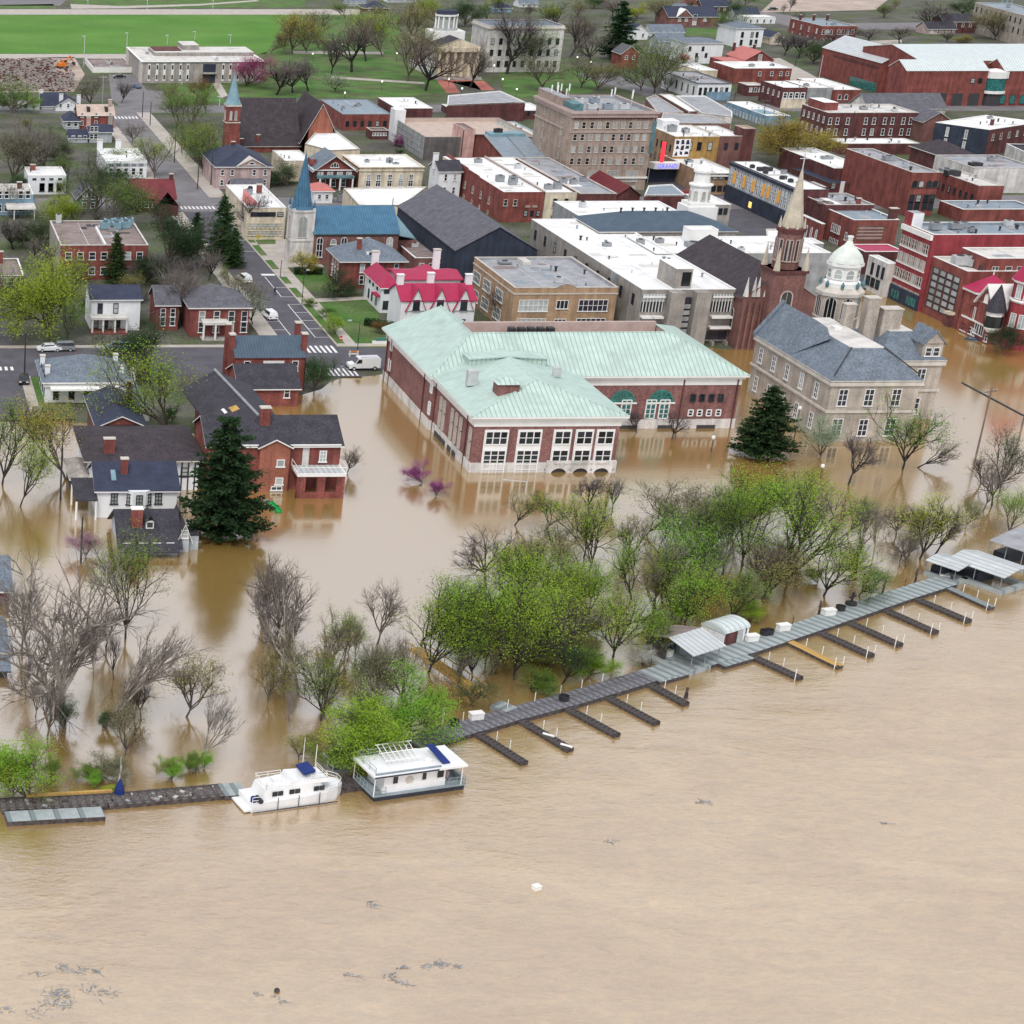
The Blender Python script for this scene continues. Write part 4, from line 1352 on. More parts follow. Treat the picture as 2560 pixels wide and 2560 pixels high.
b=Bld('brick_block','three-storey red brick building with white roof and stepped side parapet','building',q8(738,1403),fx(q8,1302),10,by=fy(q8,932),base=556)
H=b.h
b.walls('brick_red').flat('roof_white','brick_red',par=.4)
b.win('F',[.09,.32],[H-3.2],.95,1.6,WT).win('F',[.6,.75,.9],[1.6],.9,1.4,WD).win('F',[.63,.8],[3.8],1.0,.45,style('trim_pink','trim_pink',1,1,False,True))
b.win('L',[.12,.25,.38,.52,.66,.8],[H-4.6,H-8.0],1.1,1.9,style('frame_stone','glass',1,2,True))
for k,u in enumerate((.0,.2,.4,.6)):
 b.blk('parapet_step',-.008,.012,1-(u+.2),1-u,H-.1,H+.15+(3-k)*.28,'brick_red')
b.unit(.42,.34,1.9,1.6,1.5).unit(.60,.25,1.9,1.6,1.4).unit(.72,.32,1.9,1.6,1.5).blk('party_wall',.985,1.0,0,1,H-.4,H+.45,'trim_stone')
b.blk('rear_wing',-.10,.10,.80,1.0,0,H+.3,'cream_paint','roof_white')
b=Bld('brick_block','cream-fronted building with white roof right of the stepped brick one','building',q8(1312,1405),fx(q8,1780),10,by=fy(q8,930),base=556)
b.walls('cream_paint').flat('roof_white','trim_stone').win('F',[.3,.62],[b.h-3.6,b.h-7.6],1.2,2.3,WT).unit(.32,.13,1.8,1.5,1.2).unit(.6,.14,1.8,1.5,1.6)
b=Bld('brick_block','dark brick building with long grey roof below the tall tan hotel','building',t20(515,1462),fx(t20,792),9.3,by=fy(t20,1190),base=560)
b.walls('brick_dark').flat('roof_grey','trim_stone').unit(.1,.3,1.6,1.4,1.3).unit(.35,.28,1.6,1.4,1.3).blk('roof_membrane',.02,.5,.22,.36,b.h-.34,b.h-.3,'roof_white')
b=Bld('gabled_hall','dark red brick gable with red ribbed roof below the tall tan hotel','building',t20(792,1468),fx(t20,968),6.5,d=26,base=fy(t20,1560))
b.walls('brick_dark').gy(b.zat(fy(t20,1402),0,.5)-b.h,'roof_red',wall='brick_dark',edge='brick_dark')
b=Bld('office_tower','seven-storey tan brick office tower with antennas and pink cornice','tower',z1(425,560),fx(z1,1590),26,by=fy(z1,330),base=476)
H=b.h
b.walls('brick_buff').flat('roof_grey','trim_pink',par=.8)
b.belt(H-1.5,H-.6,'trim_pink',.55).belt(H-.6,H-.1,'trim_pink',.9)
for k in range(30):
 b.strip('bracket','F',.02+k*.0325,.03+k*.0325,H-2.0,H-1.5,'brick_dark',.45)
rows=[H-2.6-1.75-k*3.05 for k in range(4)]
cols=[.055,.145,.245,.335,.435,.525,.625,.715,.815,.905]
b.belt(rows[0]-1.0,rows[0]-.7,'trim_pink',.25)
blind=style('trim_stone','glass_blind',1,2,False,None)
dark=style('trim_stone','glass',1,2,False,None)
rnd=random.Random(9)
for r_,z in enumerate(rows):
 for c_,u in enumerate(cols):
  b.win('F',[u],[z],1.05,1.75,dark if rnd.random()<.42 else blind)
for z in(rows[3]-4.4,rows[3]-8.3):
 b.win('F',[.10,.34,.58,.82],[z],3.0,2.9,style('trim_stone','glass_blind',3,2,False,False))
b.win('L',[.25,.75],[z+.4 for z in rows],.7,1.5,dark)
b.strip('corner_pier','L',.82,1.0,0,H,'brick_buff',.35)
b.blk('penthouse',.0,.12,.35,1.0,H-.5,H+2.0,'brick_buff','roof_grey')
for k in range(7):
 b.unit(.16+(k%4)*.2,.3+(k//4)*.35,2.4,1.6,1.5,H-.8,'metal_pale' if k%2 else 'roof_bluegrey')
MB().box(b.w*.03,b.w*.16,b.d*.1,b.d*.4,H-.8,H+1.4).build('roof_tank','roof_copper',b.root)
for k,(u,v,hh)in enumerate(((.06,.6,4.5),(.08,.66,5),(.03,.7,4.2),(.11,.62,4.8),(.22,.7,3.2),(.26,.72,4.4),(.74,.6,3.4),(.79,.62,3.8),(.9,.4,3.6),(.93,.45,3.9))):
 a=MB().tube((0,0,0),(0,0,hh),.07,n=5).build('antenna_mast','metal_pale',b.root,(u*b.w,v*b.d,H-.4))
 MB().box(-.16,.16,-.1,.1,hh-1.7,hh+.1).build('antenna_panel','trim_white',a)
b.strip('street_sign','F',.985,1.03,H-10.5,H-2.5,'roof_copper',.3)
b.belt(3.2,3.6,'trim_white',.3)
b=Bld('brick_block','ochre brick building with white roof and square black-and-white mural','building',t20(1232,1032),fx(t20,1570),9,by=fy(t20,945),base=444)
b.walls('brick_ochre','brick_tan').flat('roof_white','cream_paint',par=.4).win('F',[.36,.57,.81],[b.h-3.6],1.2,2.2,WD).win('L',6,[b.h-4.2,b.h-7.6],.9,1.8,WD)
mu=MB().box(0,4.3,-.08,0,0,4.6).build('mural_panel','mural_white',b.root,(.05,-.02,b.h-5.2))
rnd=random.Random(4)
for k in range(9):
 x,z=.4+(k%3)*1.35,.4+(k//3)*1.45
 pts=[(x+rnd.uniform(-.2,.25),z+rnd.uniform(-.2,.2)),(x+.9+rnd.uniform(-.2,.3),z+rnd.uniform(-.2,.3)),(x+.8+rnd.uniform(-.3,.2),z+.9+rnd.uniform(-.1,.3)),(x+rnd.uniform(-.1,.5),z+1.0)]
 MB().face([(p[0],-.10,p[1])for p in pts]).build('mural_shape','mural_black',mu)
b.unit(.3,.6,2.2,1.6,1.6).unit(.55,.5,1.8,1.4,1.1).blk('penthouse',.18,.55,.75,1.0,b.h-.4,b.h+1.9,'white_paint','roof_white').vents(5,2)
b=Bld('brick_block','purple-grey brick building right of the ochre mural building','building',t20(1573,1028),fx(t20,1752),8.6,by=fy(t20,950),base=430)
b.walls('brick_brown').flat('roof_white','trim_stone').win('F',[.3,.75],[b.h-3.6],1.0,1.8,WD).vents(3,8)
b=Bld('lift_tower','dark red brick roof tower with pale cap','tower',t20(1752,972),fx(t20,1840),12,by=fy(t20,945),base=430)
b.walls('brick_dark').flat('roof_tan','trim_pink')
b=Bld('brick_block','grey-tan building with white roof in front of the ochre mural building','building',t20(1452,1312),fx(t20,1716),7.5,by=fy(t20,1172),base=fy(t20,1470))
b.walls('brick_tan').flat('roof_white','trim_stone').win('F',5,[1.0,4.0],1.3,1.5,WD).vents(5,7).unit(.4,.7,2,1.5,.6).strip('cornice','F',0,1,b.h-.7,b.h-.3,'trim_white',.25)
b=Bld('shop','small white-fronted shop beside the lit theatre marquee','shop',t20(1258,1232),fx(t20,1330),5.5,by=fy(t20,1200),base=fy(t20,1345))
b.walls('white_paint').flat('roof_white','trim_white').win('L',3,[1,3.3],.9,1.5,WD)
P=G(t20(1120,1375),ZG)
mq=thing('theatre_marquee','lit theatre marquee with blue neon letters and upright red neon sign','marquee',(P[0],P[1],0))
b_=MB()
b_.prism([(-4.2,0),(-3.2,-2.4),(3.4,-2.4),(4.4,0)],4.0,5.6,0,None,True)
b_.build('canopy','trim_white',mq)
text_part('GRAND',1.5,'neon_blue',mq,(.2,-2.45,4.25),(R(90),0,0))
MB().box(-1.5,-.7,-1.6,-1.0,5.6,10.8).build('upright_sign','neon_red',mq)
MB().box(-4.2,4.4,0,.6,0,4.0).build('entrance_front','navy_panel',mq)
for x in(-3.8,4.0):
 MB().tube((x,-.8,0),(x,-.8,4.0),.1,n=6).build('post','metal_pale',mq)
b=Bld('church','brick church nave under a long blue metal roof','church',t10(440,1758),fx(t10,1080),9,d=15,base=662)
zr=b.zat(fy(t10,1552),.5)
b.walls('brick_brown','stone_white').gx(zr-b.h,'roof_blue',wall='stone_white',edge='roof_copper',ov=.25)
gl=style('frame_white','glass',2,3,True,False)
b.win('F',[.075,.36,.64,.9],[1.8],1.4,4.4,gl)
me,pm=win_mesh(1.3,1.3,style('frame_white','glass_blind',1,1,True,True))
place('window',me,b.root,(b.w*.235,-.02,b.h-2.6))
b.strip('frieze','F',0,1,b.h-.7,b.h-.2,'roof_shingle_brown',.15)
for u in(.2,.35,.5,.65):
 b.strip('buttress','L',u,u+.05,0,b.h+1,'stone_white',.5)
b.win('L',[.28,.43,.6],[1.5],1.2,4.0,gl)
b.strip('portal','L',.38,.52,0,3.2,'brick_dark',.3)
MB().slab([(b.w,0,b.h-.5),(b.w+5,b.d*.28,b.h-2.2),(b.w+5,b.d*.72,b.h-2.2),(b.w,b.d,b.h-.5),(b.w,b.d/2,zr-1)],.2).build('apse_roof','roof_blue_pale',b.root)
MB().box(b.w,b.w+4.7,b.d*.2,b.d*.8,-1,b.h-2.3).build('apse','brick_brown',b.root)
MB().tube((b.w,b.d/2,zr),(b.w,b.d/2,zr+1.6),.1,n=5).build('finial','roof_copper',b.root)
root,zt,zp=spire_tower('church_tower','white gothic church tower with tall blue octagonal spire','church',z5(905,900),4.7,fy(z5,432),fy(t10,1152),'stone_white','roof_blue',belfry='stone_white',skirt=.12)
me,pm=win_mesh(1.9,4.6,style('frame_stone','glass_blind',2,1,True,False))
for loc,rz in(((2.35,0,zt-6.0),0),((0,2.35,zt-6.0),-math.pi/2)):
 o=place('belfry_window',me,root,loc,rz)
 place('pane',pm,o)
for x,y in((-.1,-.1),(4.3,-.1),(-.1,4.3),(4.3,4.3)):
 p_=MB().box(0,.6,0,.6,-1,zt+.4).build('corner_buttress','stone_white',root,(x,y,0))
 MB().lathe([(.42,zt+.4),(.03,zt+2.2)],4,(.3,.3),0,math.pi/4).build('pinnacle','roof_blue',p_)
MB().box(-.2,4.9,-.2,4.9,zt-6.8,zt-6.5).build('belt_course','stone_white',root)
b=Bld('gymnasium','dark hall with broad grey shingle roof behind the blue-roofed church','hall',t10(1512,1886),fx(t10,2125),7.5,by=fy(t10,1548))
b.walls('navy_panel').gy(b.zat(fy(t10,1712),0,.5)-b.h,'roof_shingle_grey',wall='navy_panel',edge='roof_shingle',ov=.3,ovf=.2)
poly_bld('flat_building','low white roof between the cream building and the blue-roofed church','building',[t10(775,1548),t10(1110,1548),t10(1290,1408),t10(660,1420)],4.5,'cream_paint','roof_white')
b=Bld('flat_building','small pale block with salmon hipped roof behind the blue spire','building',t10(440,1440),fx(t10,582),5.5,by=fy(t10,1395),base=fy(t10,1535))
b.walls('white_paint').hip(1.2,'roof_salmon').win('F',[.3,.7],[1.2],.9,1.2)
P=G(t10(630,1525),ZG)
ac=thing('air_handler','cluster of grey air handling machinery behind the blue spire','machinery',(P[0],P[1],ZG))
for k,(x,y,s_)in enumerate(((0,0,1.2),(1.8,.5,1.5),(3.4,-.2,1.1),(1.0,2.0,1.3))):
 c=MB().box(-s_/2,s_/2,-s_/2,s_/2,.2,1.4+.5*s_).build('cabinet','metal_grey',ac,(x,y,0))
 MB().tube((0,0,1.4+.5*s_),(0,0,1.6+.5*s_),s_*.35,n=10).build('fan','metal_dark',c)
b=Bld('flat_building','low brick building with brown roof between the churches','building',t11(1200,15),fx(t11,1612),4.2,by=fy(t10,1720),base=fy(t11,135))
b.walls('brick_brown').flat('roof_brown','trim_white').win('F',5,[1.0],1.2,1.5)
b=Bld('flat_building','navy flat-roofed annex with pale edge behind the grey school','building',t20(-250,1900),fx(t20,130),6.5,by=fy(t20,1845),base=fy(t20,1990))
b.walls('navy_panel').flat('roof_bluegrey','trim_white').unit(.3,.5,3,1.5,1.2)
b=Bld('office_building','cream office with white roof on the corner by the white church tower','building',z5(545,412),fx(z5,882),8,by=fy(z5,215),base=fy(z5,692))
b.walls('cream_paint').flat('roof_white','trim_white',par=.6).win('F',[.18,.34,.5,.66,.86],[b.h-2.0],1.5,1.0,WD).win('F',8,[1.2,2.9],1.1,1.2,style('cream_paint','glass_blind'))
b.chim(.72,.7,b.h+1.6,'brick_red',1.2,1.0).unit(.4,.65,1.5,1.2,1.2).unit(.48,.7,1.0,1.0,1.5,m='metal_dark')
MB().slab([(-.2,b.d*.2,b.h-.3),(b.w*.42,b.d*.2,b.h-.2),(b.w*.2,b.d*.55,b.h+1.6)],.15).build('roof_gable','roof_salmon',b.root)
b=Bld('house','grey-roofed pale house below the rose stone house','house',z5(440,300),fx(z5,700),4.5,d=12,base=fy(z5,380))
b.walls('stone_rose').gx(3.0,'roof_shingle_grey',wall='stone_rose')
b=Bld('house','brick house with slate hipped roof and small dormer beside the blue-roofed church','house',t11(655,37),fx(t11,1120),7,by=fy(z5,765),base=fy(t11,248))
b.walls('brick_red').hip(b.zat(fy(z5,675),.5,.45)-b.h,'roof_slate',ov=.8).win('F',[.33,.53,.88],[1.1,b.h-2.5],1.0,1.9).win('L',[.3,.5,.7],[b.h-2.6,1.1],1.0,1.9)
b.chim(.30,.25,b.h+4.0,'brick_red').blk('dormer',.40,.62,.10,.3,b.h+.4,b.h+1.7,'trim_white','roof_slate')
MB().box(-.9,.9,0,.1,0,1.0).build('window','glass',b.root,(b.w*.51,b.d*.10-.06,b.h+.55))
b=Bld('house','white house with crimson roof, three front gables and white chimneys','house',t11(1100,330),fx(t11,1660),6.5,d=9)
zr=b.zat(fy(t11,205),.5)
b.walls('white_paint').gx(zr-b.h,'roof_crimson',wall='white_paint',edge='roof_crimson',ov=.3)
for u in(.20,.52,.84):
 hw=b.w*.135
 x=u*b.w
 zz=b.h+2.2
 MB().face([(x-hw,-.25,b.h-2.1),(x+hw,-.25,b.h-2.1),(x+hw*.0,-.25,zz)]).build('front_gable','white_paint',b.root)
 MB().slab([(x-hw-.12,-.6,b.h-2.2),(x,-.6,zz+.1),(x,4.2,zz+.1),(x-hw-.12,.3,b.h-2.2)],.15).slab([(x,-.6,zz+.1),(x+hw+.12,-.6,b.h-2.2),(x+hw+.12,.3,b.h-2.2),(x,4.2,zz+.1)],.15).build('gable_roof','roof_crimson',b.root)
 me,pm=win_mesh(1.3,2.0,style('frame_dark','glass',2,3,False,False))
 o=place('window',me,b.root,(x,-.26,b.h-2.0))
 place('pane',pm,o)
b.win('F',[.2,.52,.84],[.8],1.4,1.9,WD)
for u,v,dz in((.04,.5,1.6),(.46,.55,1.8),(.97,.5,1.6)):
 b.chim(u,v,zr+dz,'white_paint',1.2,1.0,zr-1.5,'trim_white')
b2=Bld('house_wing','rear wing of the crimson-roofed house with awnings','house',t11(952,238),fx(t11,1078),6.6,by=fy(t11,120),base=fy(t11,430))
b2.walls('white_paint').hip(2.4,'roof_crimson',edge='trim_white',ridge=1.5).win('L',[.3,.5,.75],[1.0,4.0],1.0,1.8,WD).win('F',[.3,.75],[.9,4.1],1.1,1.7,WD)
b2.strip('awning','L',.7,.95,3.2,3.5,'roof_crimson',.9).strip('awning','F',.6,.9,2.9,3.2,'roof_crimson',.9)
b2.chim(.5,1.0,b2.h+4.2,'white_paint',1.3,1.0)
b3=Bld('house_wing','rear range of the crimson-roofed house','house',t11(1080,172),fx(t11,1545),6.6,d=9)
b3.walls('white_paint').gx(b3.zat(fy(t11,103),.5)-b3.h,'roof_crimson',wall='white_paint',edge='roof_crimson').chim(.70,.6,b3.h+4.6,'white_paint',1.3,1.0)
pz=b3.zat(fy(t11,58),.8,.58)
MB().face([(b3.w*.4,0,b3.h),(b3.w*.58,b3.d*.8,pz),(b3.w*.38,b3.d,b3.h)]).face([(b3.w*.4,0,b3.h),(b3.w*.78,0,b3.h),(b3.w*.58,b3.d*.8,pz)]).face([(b3.w*.78,0,b3.h),(b3.w*.8,b3.d,b3.h),(b3.w*.58,b3.d*.8,pz)]).build('peak_roof','roof_crimson',b3.root)
b=Bld('school','tan brick two-storey school with grey roof behind the library','school',t21(22,240),fx(t21,802),9,by=643,base=838)
H=b.h
b.walls('brick_tan').flat('roof_grey','trim_stone',par=.5).belt(H-1.3,H-1.05,'trim_stone',.12)
for z,h_ in((H-4.6,2.3),(H-8.2,2.3)):
 b.win('F',[.20,.78],[z],5.6,h_,style('frame_white','glass',6,2,False,False))
 b.win('F',[.48],[z+.5],2.3,1.7,style('frame_white','glass',3,1,False,False))
 b.win('L',[.12,.38,.68],[z],4.6,h_,style('frame_white','glass',5,2,False,False))
MB().face([(b.w*.40,-.06,H),(b.w*.60,-.06,H),(b.w*.55,-.06,H+.5),(b.w*.5,-.06,H+.75),(b.w*.45,-.06,H+.5)]).build('pediment','brick_tan',b.root)
b.unit(.25,.85,2.6,1.6,.5).blk('roof_hatch',.42,.5,.8,.95,H-.5,H+.2,'roof_offwhite').vents(4,12)
zA=hb(t21(1690,258),862,0.0)
b=Bld('civic_annex','large concrete civic building with broad white roof and stepped balconies','building',t21(985,254),fx(t21,1690),zA,by=548)
H=b.h
b.walls('concrete_tan').flat('roof_white','trim_white',par=.3)
for(u0,u1)in((.01,.25),(.76,.985)):
 b.strip('window_band','F',u0,u1,H-4.2,H-2.3,'glass',.06)
 b.strip('louvre_band','F',u0,u1,H-2.2,H-.8,'glass_blind',.25)
 b.strip('balcony_ledge','F',u0,u1,H-1.5,H-1.2,'trim_white',.5)
 for k in range(2):
  um=u0+(u1-u0)*(k+.5)/2
  for dz in(5.2,7.2):
   b.strip('sun_shade','F',um-.055,um+.055,H-dz,H-dz+.35,'trim_white',1.4)
 b.strip('window_band','F',u0,u1,H-9.5,H-7.8,'glass',.06)
 for k in range(7):
  uu=u0+(u1-u0)*(k+.5)/7
  b.strip('mullion','F',uu-.003,uu+.003,H-4.2,H-.8,'trim_white',.32)
 b.strip('undercroft','F',u0,u1,.0,H-9.8,'trim_dark',.05)
for(u0,u1,dz)in((.27,.42,.0),(.54,.70,.0)):
 b.strip('concrete_pier','F',u0,u1,-1,H-.1-dz,'concrete_tan',2.2)
b.strip('window_band','F',.43,.53,1.5,H-1.4,'glass',.5)
for k in range(5):
 z=2.2+k*(H-4.5)/5
 b.strip('spandrel','F',.43,.53,z,z+.8,'glass_blind' if k%2 else 'concrete_grey',.62)
for u in(.80,.95):
 b.strip('pillar','F',u,u+.025,-1,H-9.6,'concrete_tan',1.6)
b.blk('penthouse',.38,.56,.03,.16,H-.3,H+3.4,'concrete_tan','roof_white')
MB().box(b.w*.45,b.w*.545,b.d*.03-.06,b.d*.03,H+.2,H+2.8).build('penthouse_window','glass',b.root)
b.blk('wall_rib',-.012,0,.2,.24,0,H,'concrete_grey').vents(9,31)
b.win('L',10,[H-3.6],1.2,2.0,WD)
b=Bld('civic_annex','rear white-roofed block of the concrete civic building behind the brown church','building',(1640,634),2078,zA,by=592)
b.walls('concrete_grey').flat('roof_white','trim_white').unit(.3,.5,3,2,1.0).vents(5,6)
poly_bld('flat_building','white roof with grey side wall right of the navy hipped roof','building',[q7(500,1125),q7(715,1195),q7(770,975),q7(478,978)],zA-2.5,'concrete_grey','roof_white')
b=Bld('flat_building','small white roof beside the brown church spire','building',q7(985,1165),fx(q7,1220),zA-2,by=fy(q7,1095))
b.walls('concrete_grey').flat('roof_white','trim_white')
b=Bld('hipped_hall','hall with navy blue hipped roof set among white roofs','hall',t20(660,1748),fx(t20,1700),zA+.2,d=16)
b.walls('concrete_tan').hip(b.zat(fy(t20,1590),.5,.5)-b.h,'roof_bluetile',ov=.2,edge='roof_offwhite')
for k in range(5):
 b.chim(.24+k*.085,.5,b.zat(fy(t20,1590),.5,.5)+.5,'metal_dark',.3,.3,b.h+1,'metal_dark')
b=Bld('flat_building','plain white rooftop box in front of the navy hipped roof','building',t20(1350,1735),fx(t20,1560),zA+2.6,by=fy(t20,1706),zg=zA-.5,foot=zA-.5)
b.walls('trim_white').flat('roof_white','trim_white')
b=Bld('flat_building','long white roof behind the navy hipped roof','building',t20(520,1640),fx(t20,1340),zA-.3,by=fy(t20,1520))
b.walls('concrete_grey').flat('roof_white','trim_white')
b=Bld('flat_building','pale stone front with flat roof right of the white cupola','building',t20(1470,1545),fx(t20,1655),zA-1.2,by=fy(t20,1465))
b.walls('stone_grey').flat('roof_white','trim_white').win('F',4,[zA-3.4],.9,1.4,WD)
P=G(t20(1388,1640),zA+.5)
cu=thing('cupola','tall white stepped cupola rising from the white roofs','cupola',(P[0],P[1],0))
zz=[float(GZ(fy(t20,y),P[0],P[1]))for y in(1640,1545,1520,1400,1385,1300,1290,1255,1232)]
MB().box(-3.2,3.2,-3.0,3.0,zz[0]-1,zz[1]).build('base','trim_white',cu)
MB().box(-2.7,2.7,-2.5,2.5,zz[1],zz[2]).build('base_cornice','trim_white',cu)
MB().lathe([(2.1,zz[2]),(2.1,zz[3]),(2.5,zz[3]+.1),(2.5,zz[4]),(1.7,zz[4]+.1),(1.6,zz[5]),(2.0,zz[5]+.1),(2.0,zz[6]+.2),(1.6,zz[7]),(.5,zz[8]-.2),(.1,zz[8]+.4)],12).build('drum','trim_white',cu)
me,pm=win_mesh(.8,1.9,style('frame_stone','glass_blind',1,2,True,False))
for k in range(8):
 a_=2*math.pi*k/8+R(-90)
 o=place('louvre',me,cu,(2.1*math.cos(a_),2.1*math.sin(a_),zz[2]+.6),a_+math.pi/2)
 place('pane',pm,o)
b=Bld('church','brown brick gothic church with steep dark roof behind the stone post office','church',(1858,742),2040,11,d=34,base=872,zg=0)
w_,d_=b.w,b.d
zr=0
b.walls('brick_brown')
Pt=G((1985,880),0)
tw=4.4
zr=float(GZ(fy(q7,1490),b.X+w_/2,b.Y+3))
b.gy(zr-b.h,'roof_shingle_brown',wall='brick_brown',edge='brick_brown',ovf=.1)
b.win('L',6,[3.0],1.3,4.0,style('frame_stone','glass',1,2,True))
for u,z_ in((.04,2.4),(.2,2.0)):
 for dx in(0,1.4):
  MB().lathe([(.55,b.h),(.5,b.h+.4),(.04,b.h+3.6)],6,(u*w_+dx,.2)).build('pinnacle','stone_white',b.root)
for k in range(5):
 b.strip('buttress','F',.0+k*.08,.03+k*.08,-1,b.h-1,'brick_brown',.6)
X0=b.X+w_/2-tw/2
Y0=b.Y-2.0
tr=thing('church_tower','brown brick church tower with pale stone spire and gilt cross','church',(X0,Y0,0))
xc,ycn=X0+tw/2,Y0+tw/2
zl=[float(GZ(fy(q7,y),xc,Y0))for y in(1500,1040,990)]
ztip=float(GZ(fy(q7,205),xc,ycn))
MB().box(-.7,tw+.7,-.7,tw+.7,-1,zl[0]).build('lower_stage','brick_brown',tr)
MB().box(-1.0,tw+1.0,-1.0,tw+1.0,zl[0]-.5,zl[0]).build('corbel','brick_dark',tr)
MB().lathe([(tw*.52,zl[0]),(tw*.50,zl[1])],8,(tw/2,tw/2),0,math.pi/8).build('belfry','brick_brown',tr)
MB().lathe([(tw*.56,zl[1]),(tw*.60,zl[2]),(tw*.48,zl[2]+.2)],8,(tw/2,tw/2),0,math.pi/8).build('belfry_cornice','brick_dark',tr)
mat('spire_stone',(.50,.45,.36),rough=.9,var=.15,fine=.15)
MB().lathe([(tw*.44,zl[2]+.1),(.10,ztip)],8,(tw/2,tw/2),0,math.pi/8).build('spire','spire_stone',tr)
cr=MB().tube((0,0,ztip-.3),(0,0,ztip+2.6),.10,n=5)
cr.tube((-.8,0,ztip+1.7),(.8,0,ztip+1.7),.09,n=5)
cr.build('cross','metal_pale',tr,(tw/2,tw/2,0))
for x,y in((-.4,-.4),(tw+.4,-.4),(-.4,tw+.4),(tw+.4,tw+.4)):
 MB().lathe([(.65,zl[0]),(.6,zl[0]+.5),(.04,zl[0]+4.2)],6,(x,y)).build('pinnacle','spire_stone',tr)
for k in range(8):
 a_=math.pi/4*k
 MB().lathe([(.3,zl[2]+.1),(.03,zl[2]+1.9)],5,(tw/2+tw*.5*math.cos(a_),tw/2+tw*.5*math.sin(a_))).build('pinnacle','spire_stone',tr)
me,pm=win_mesh(.75,(zl[1]-zl[0])*.62,style('trim_pink','glass',1,1,True,False,.16))
for k in range(8):
 a_=math.pi/4*k-math.pi/2
 for off in((-.62,.62)if k%1==0 else(0,)):
  rr_=tw*.485
  px_=tw/2+rr_*math.cos(a_)-off*math.sin(a_)*.9
  py_=tw/2+rr_*math.sin(a_)+off*math.cos(a_)*.9
  o=place('belfry_window',me,tr,(px_,py_,zl[0]+(zl[1]-zl[0])*.22),a_+math.pi/2)
  place('pane',pm,o)
me,pm=win_mesh(2.4,4.6,style('trim_pink','glass',2,1,True,False,.25))
o=place('west_window',me,tr,(tw/2,-.72,zl[0]-8.2))
place('pane',pm,o)
zF=hb(t31(490,938),1104,0.0)
b=Bld('post_office','limestone two-storey post office with grey slate mansard roof in the flood','post office',t31(490,938),fx(t31,1152),zF,by=836,foot=-2)
H=b.h
b.walls('stone_tan').belt(H-.9,H-.3,'trim_stone',.35).belt(H*.5-.25,H*.5+.1,'trim_stone',.25,'belt_course')
ins=4.6
rise=b.zat(fy(t31,694),ins/b.d,.3)-H
b.hip(rise,'roof_slate',ov=.4,top=(ins*.95,ins),edge='trim_stone',topm='roof_offwhite')
wp=style('frame_white','glass',2,3,False,False)
b.win('F',[.15,.76],[H*.5+.8],1.5,2.8,wp).win('F',[.15,.76],[.9],1.7,2.9,wp).win('F',[.45],[.9,H*.5+.8],1.5,2.8,wp)
b.win('L',[.10,.28,.46,.65,.84],[H*.5+.8,.9],1.3,2.6,wp)
zr_=H+rise
MB().slab([(-.2,b.d*.52,H+.2),(b.w*.26,b.d*.55,zr_+1.6),(b.w*.26,b.d*.99,zr_+1.6),(-.2,b.d*1.0,H+.2)],.3).slab([(b.w*.26,b.d*.55,zr_+1.6),(b.w*.44,b.d*.60,zr_+.1),(b.w*.44,b.d*.97,zr_+.1),(b.w*.26,b.d*.99,zr_+1.6)],.3).face([(-.2,b.d*.52,H+.2),(b.w*.26,b.d*.36,zr_+.05),(b.w*.44,b.d*.60,zr_+.1),(b.w*.26,b.d*.55,zr_+1.6)]).build('rear_roof','roof_slate',b.root)
MB().slab([(-.5,b.d*.985,H+.3),(b.w*.26,b.d*.985,zr_+2.0),(b.w*.26,b.d*1.02,zr_+2.0),(-.5,b.d*1.02,H+.3)],.5).build('gable_parapet','roof_slate',b.root)
b.chim(.72,.66,H+rise+3.6,'stone_tan',1.6,1.4,H)
b.blk('roof_hatch',.48,.56,.55,.6,H+rise+.05,H+rise+.5,'trim_white')
MB().tube((.2,.2,H+rise*.2),(ins*.95,ins,H+rise+.1),.12,n=5).build('hip_cap','trim_dark',b.root)
MB().tube((b.w-.2,.2,H+rise*.2),(b.w-ins*.95,ins,H+rise+.1),.12,n=5).build('hip_cap','trim_dark',b.root)
bw=Bld('post_office_wing','right wing of the limestone post office with stone gable dormer','post office',(2205,900),fx(t31,1328),zF,by=838,foot=-2)
bw.walls('stone_tan').belt(H-.9,H-.3,'trim_stone',.35).belt(H*.5-.25,H*.5+.1,'trim_stone',.25,'belt_course')
ri2=bw.zat(fy(t31,565),.35,.5)-H
bw.hip(ri2,'roof_slate',ov=.4,top=(3.2,bw.d*.34),edge='trim_stone',topm='roof_offwhite')
du=.80
bw.blk('dormer',du-.16,du+.16,.02,.3,H-.2,H+2.7,'stone_tan')
x_=du*bw.w
hw=.17*bw.w
MB().face([(x_-hw,.1,H+2.7),(x_+hw,.1,H+2.7),(x_,.1,H+4.6)]).build('dormer_gable','stone_tan',bw.root)
MB().slab([(x_-hw-.2,-.1,H+2.6),(x_,-.1,H+4.8),(x_,bw.d*.4,H+4.8),(x_-hw-.2,bw.d*.3,H+2.6)],.2).slab([(x_,-.1,H+4.8),(x_+hw+.2,-.1,H+2.6),(x_+hw+.2,bw.d*.3,H+2.6),(x_,bw.d*.4,H+4.8)],.2).build('dormer_roof','roof_slate',bw.root)
me,pm=win_mesh(1.1,1.5,style('frame_white','glass',1,2,False,False))
for dx in(-.65,.65):
 o=place('window',me,bw.root,(x_+dx,bw.d*.02-.02,H+.5))
 place('pane',pm,o)
bw.win('F',[.68],[H*.5+.8,.9],1.5,2.8,wp)
bw.chim(.35,.45,H+ri2+3.4,'stone_tan',3.2,2.2,H).chim(.02,.45,H+ri2+5.2,'stone_tan',2.0,1.8,H)
P=G((2098,905),0)
ox_,oy_=P[0],b.Y+b.d+5.0
ox_=float(GX(2088,oy_,12))
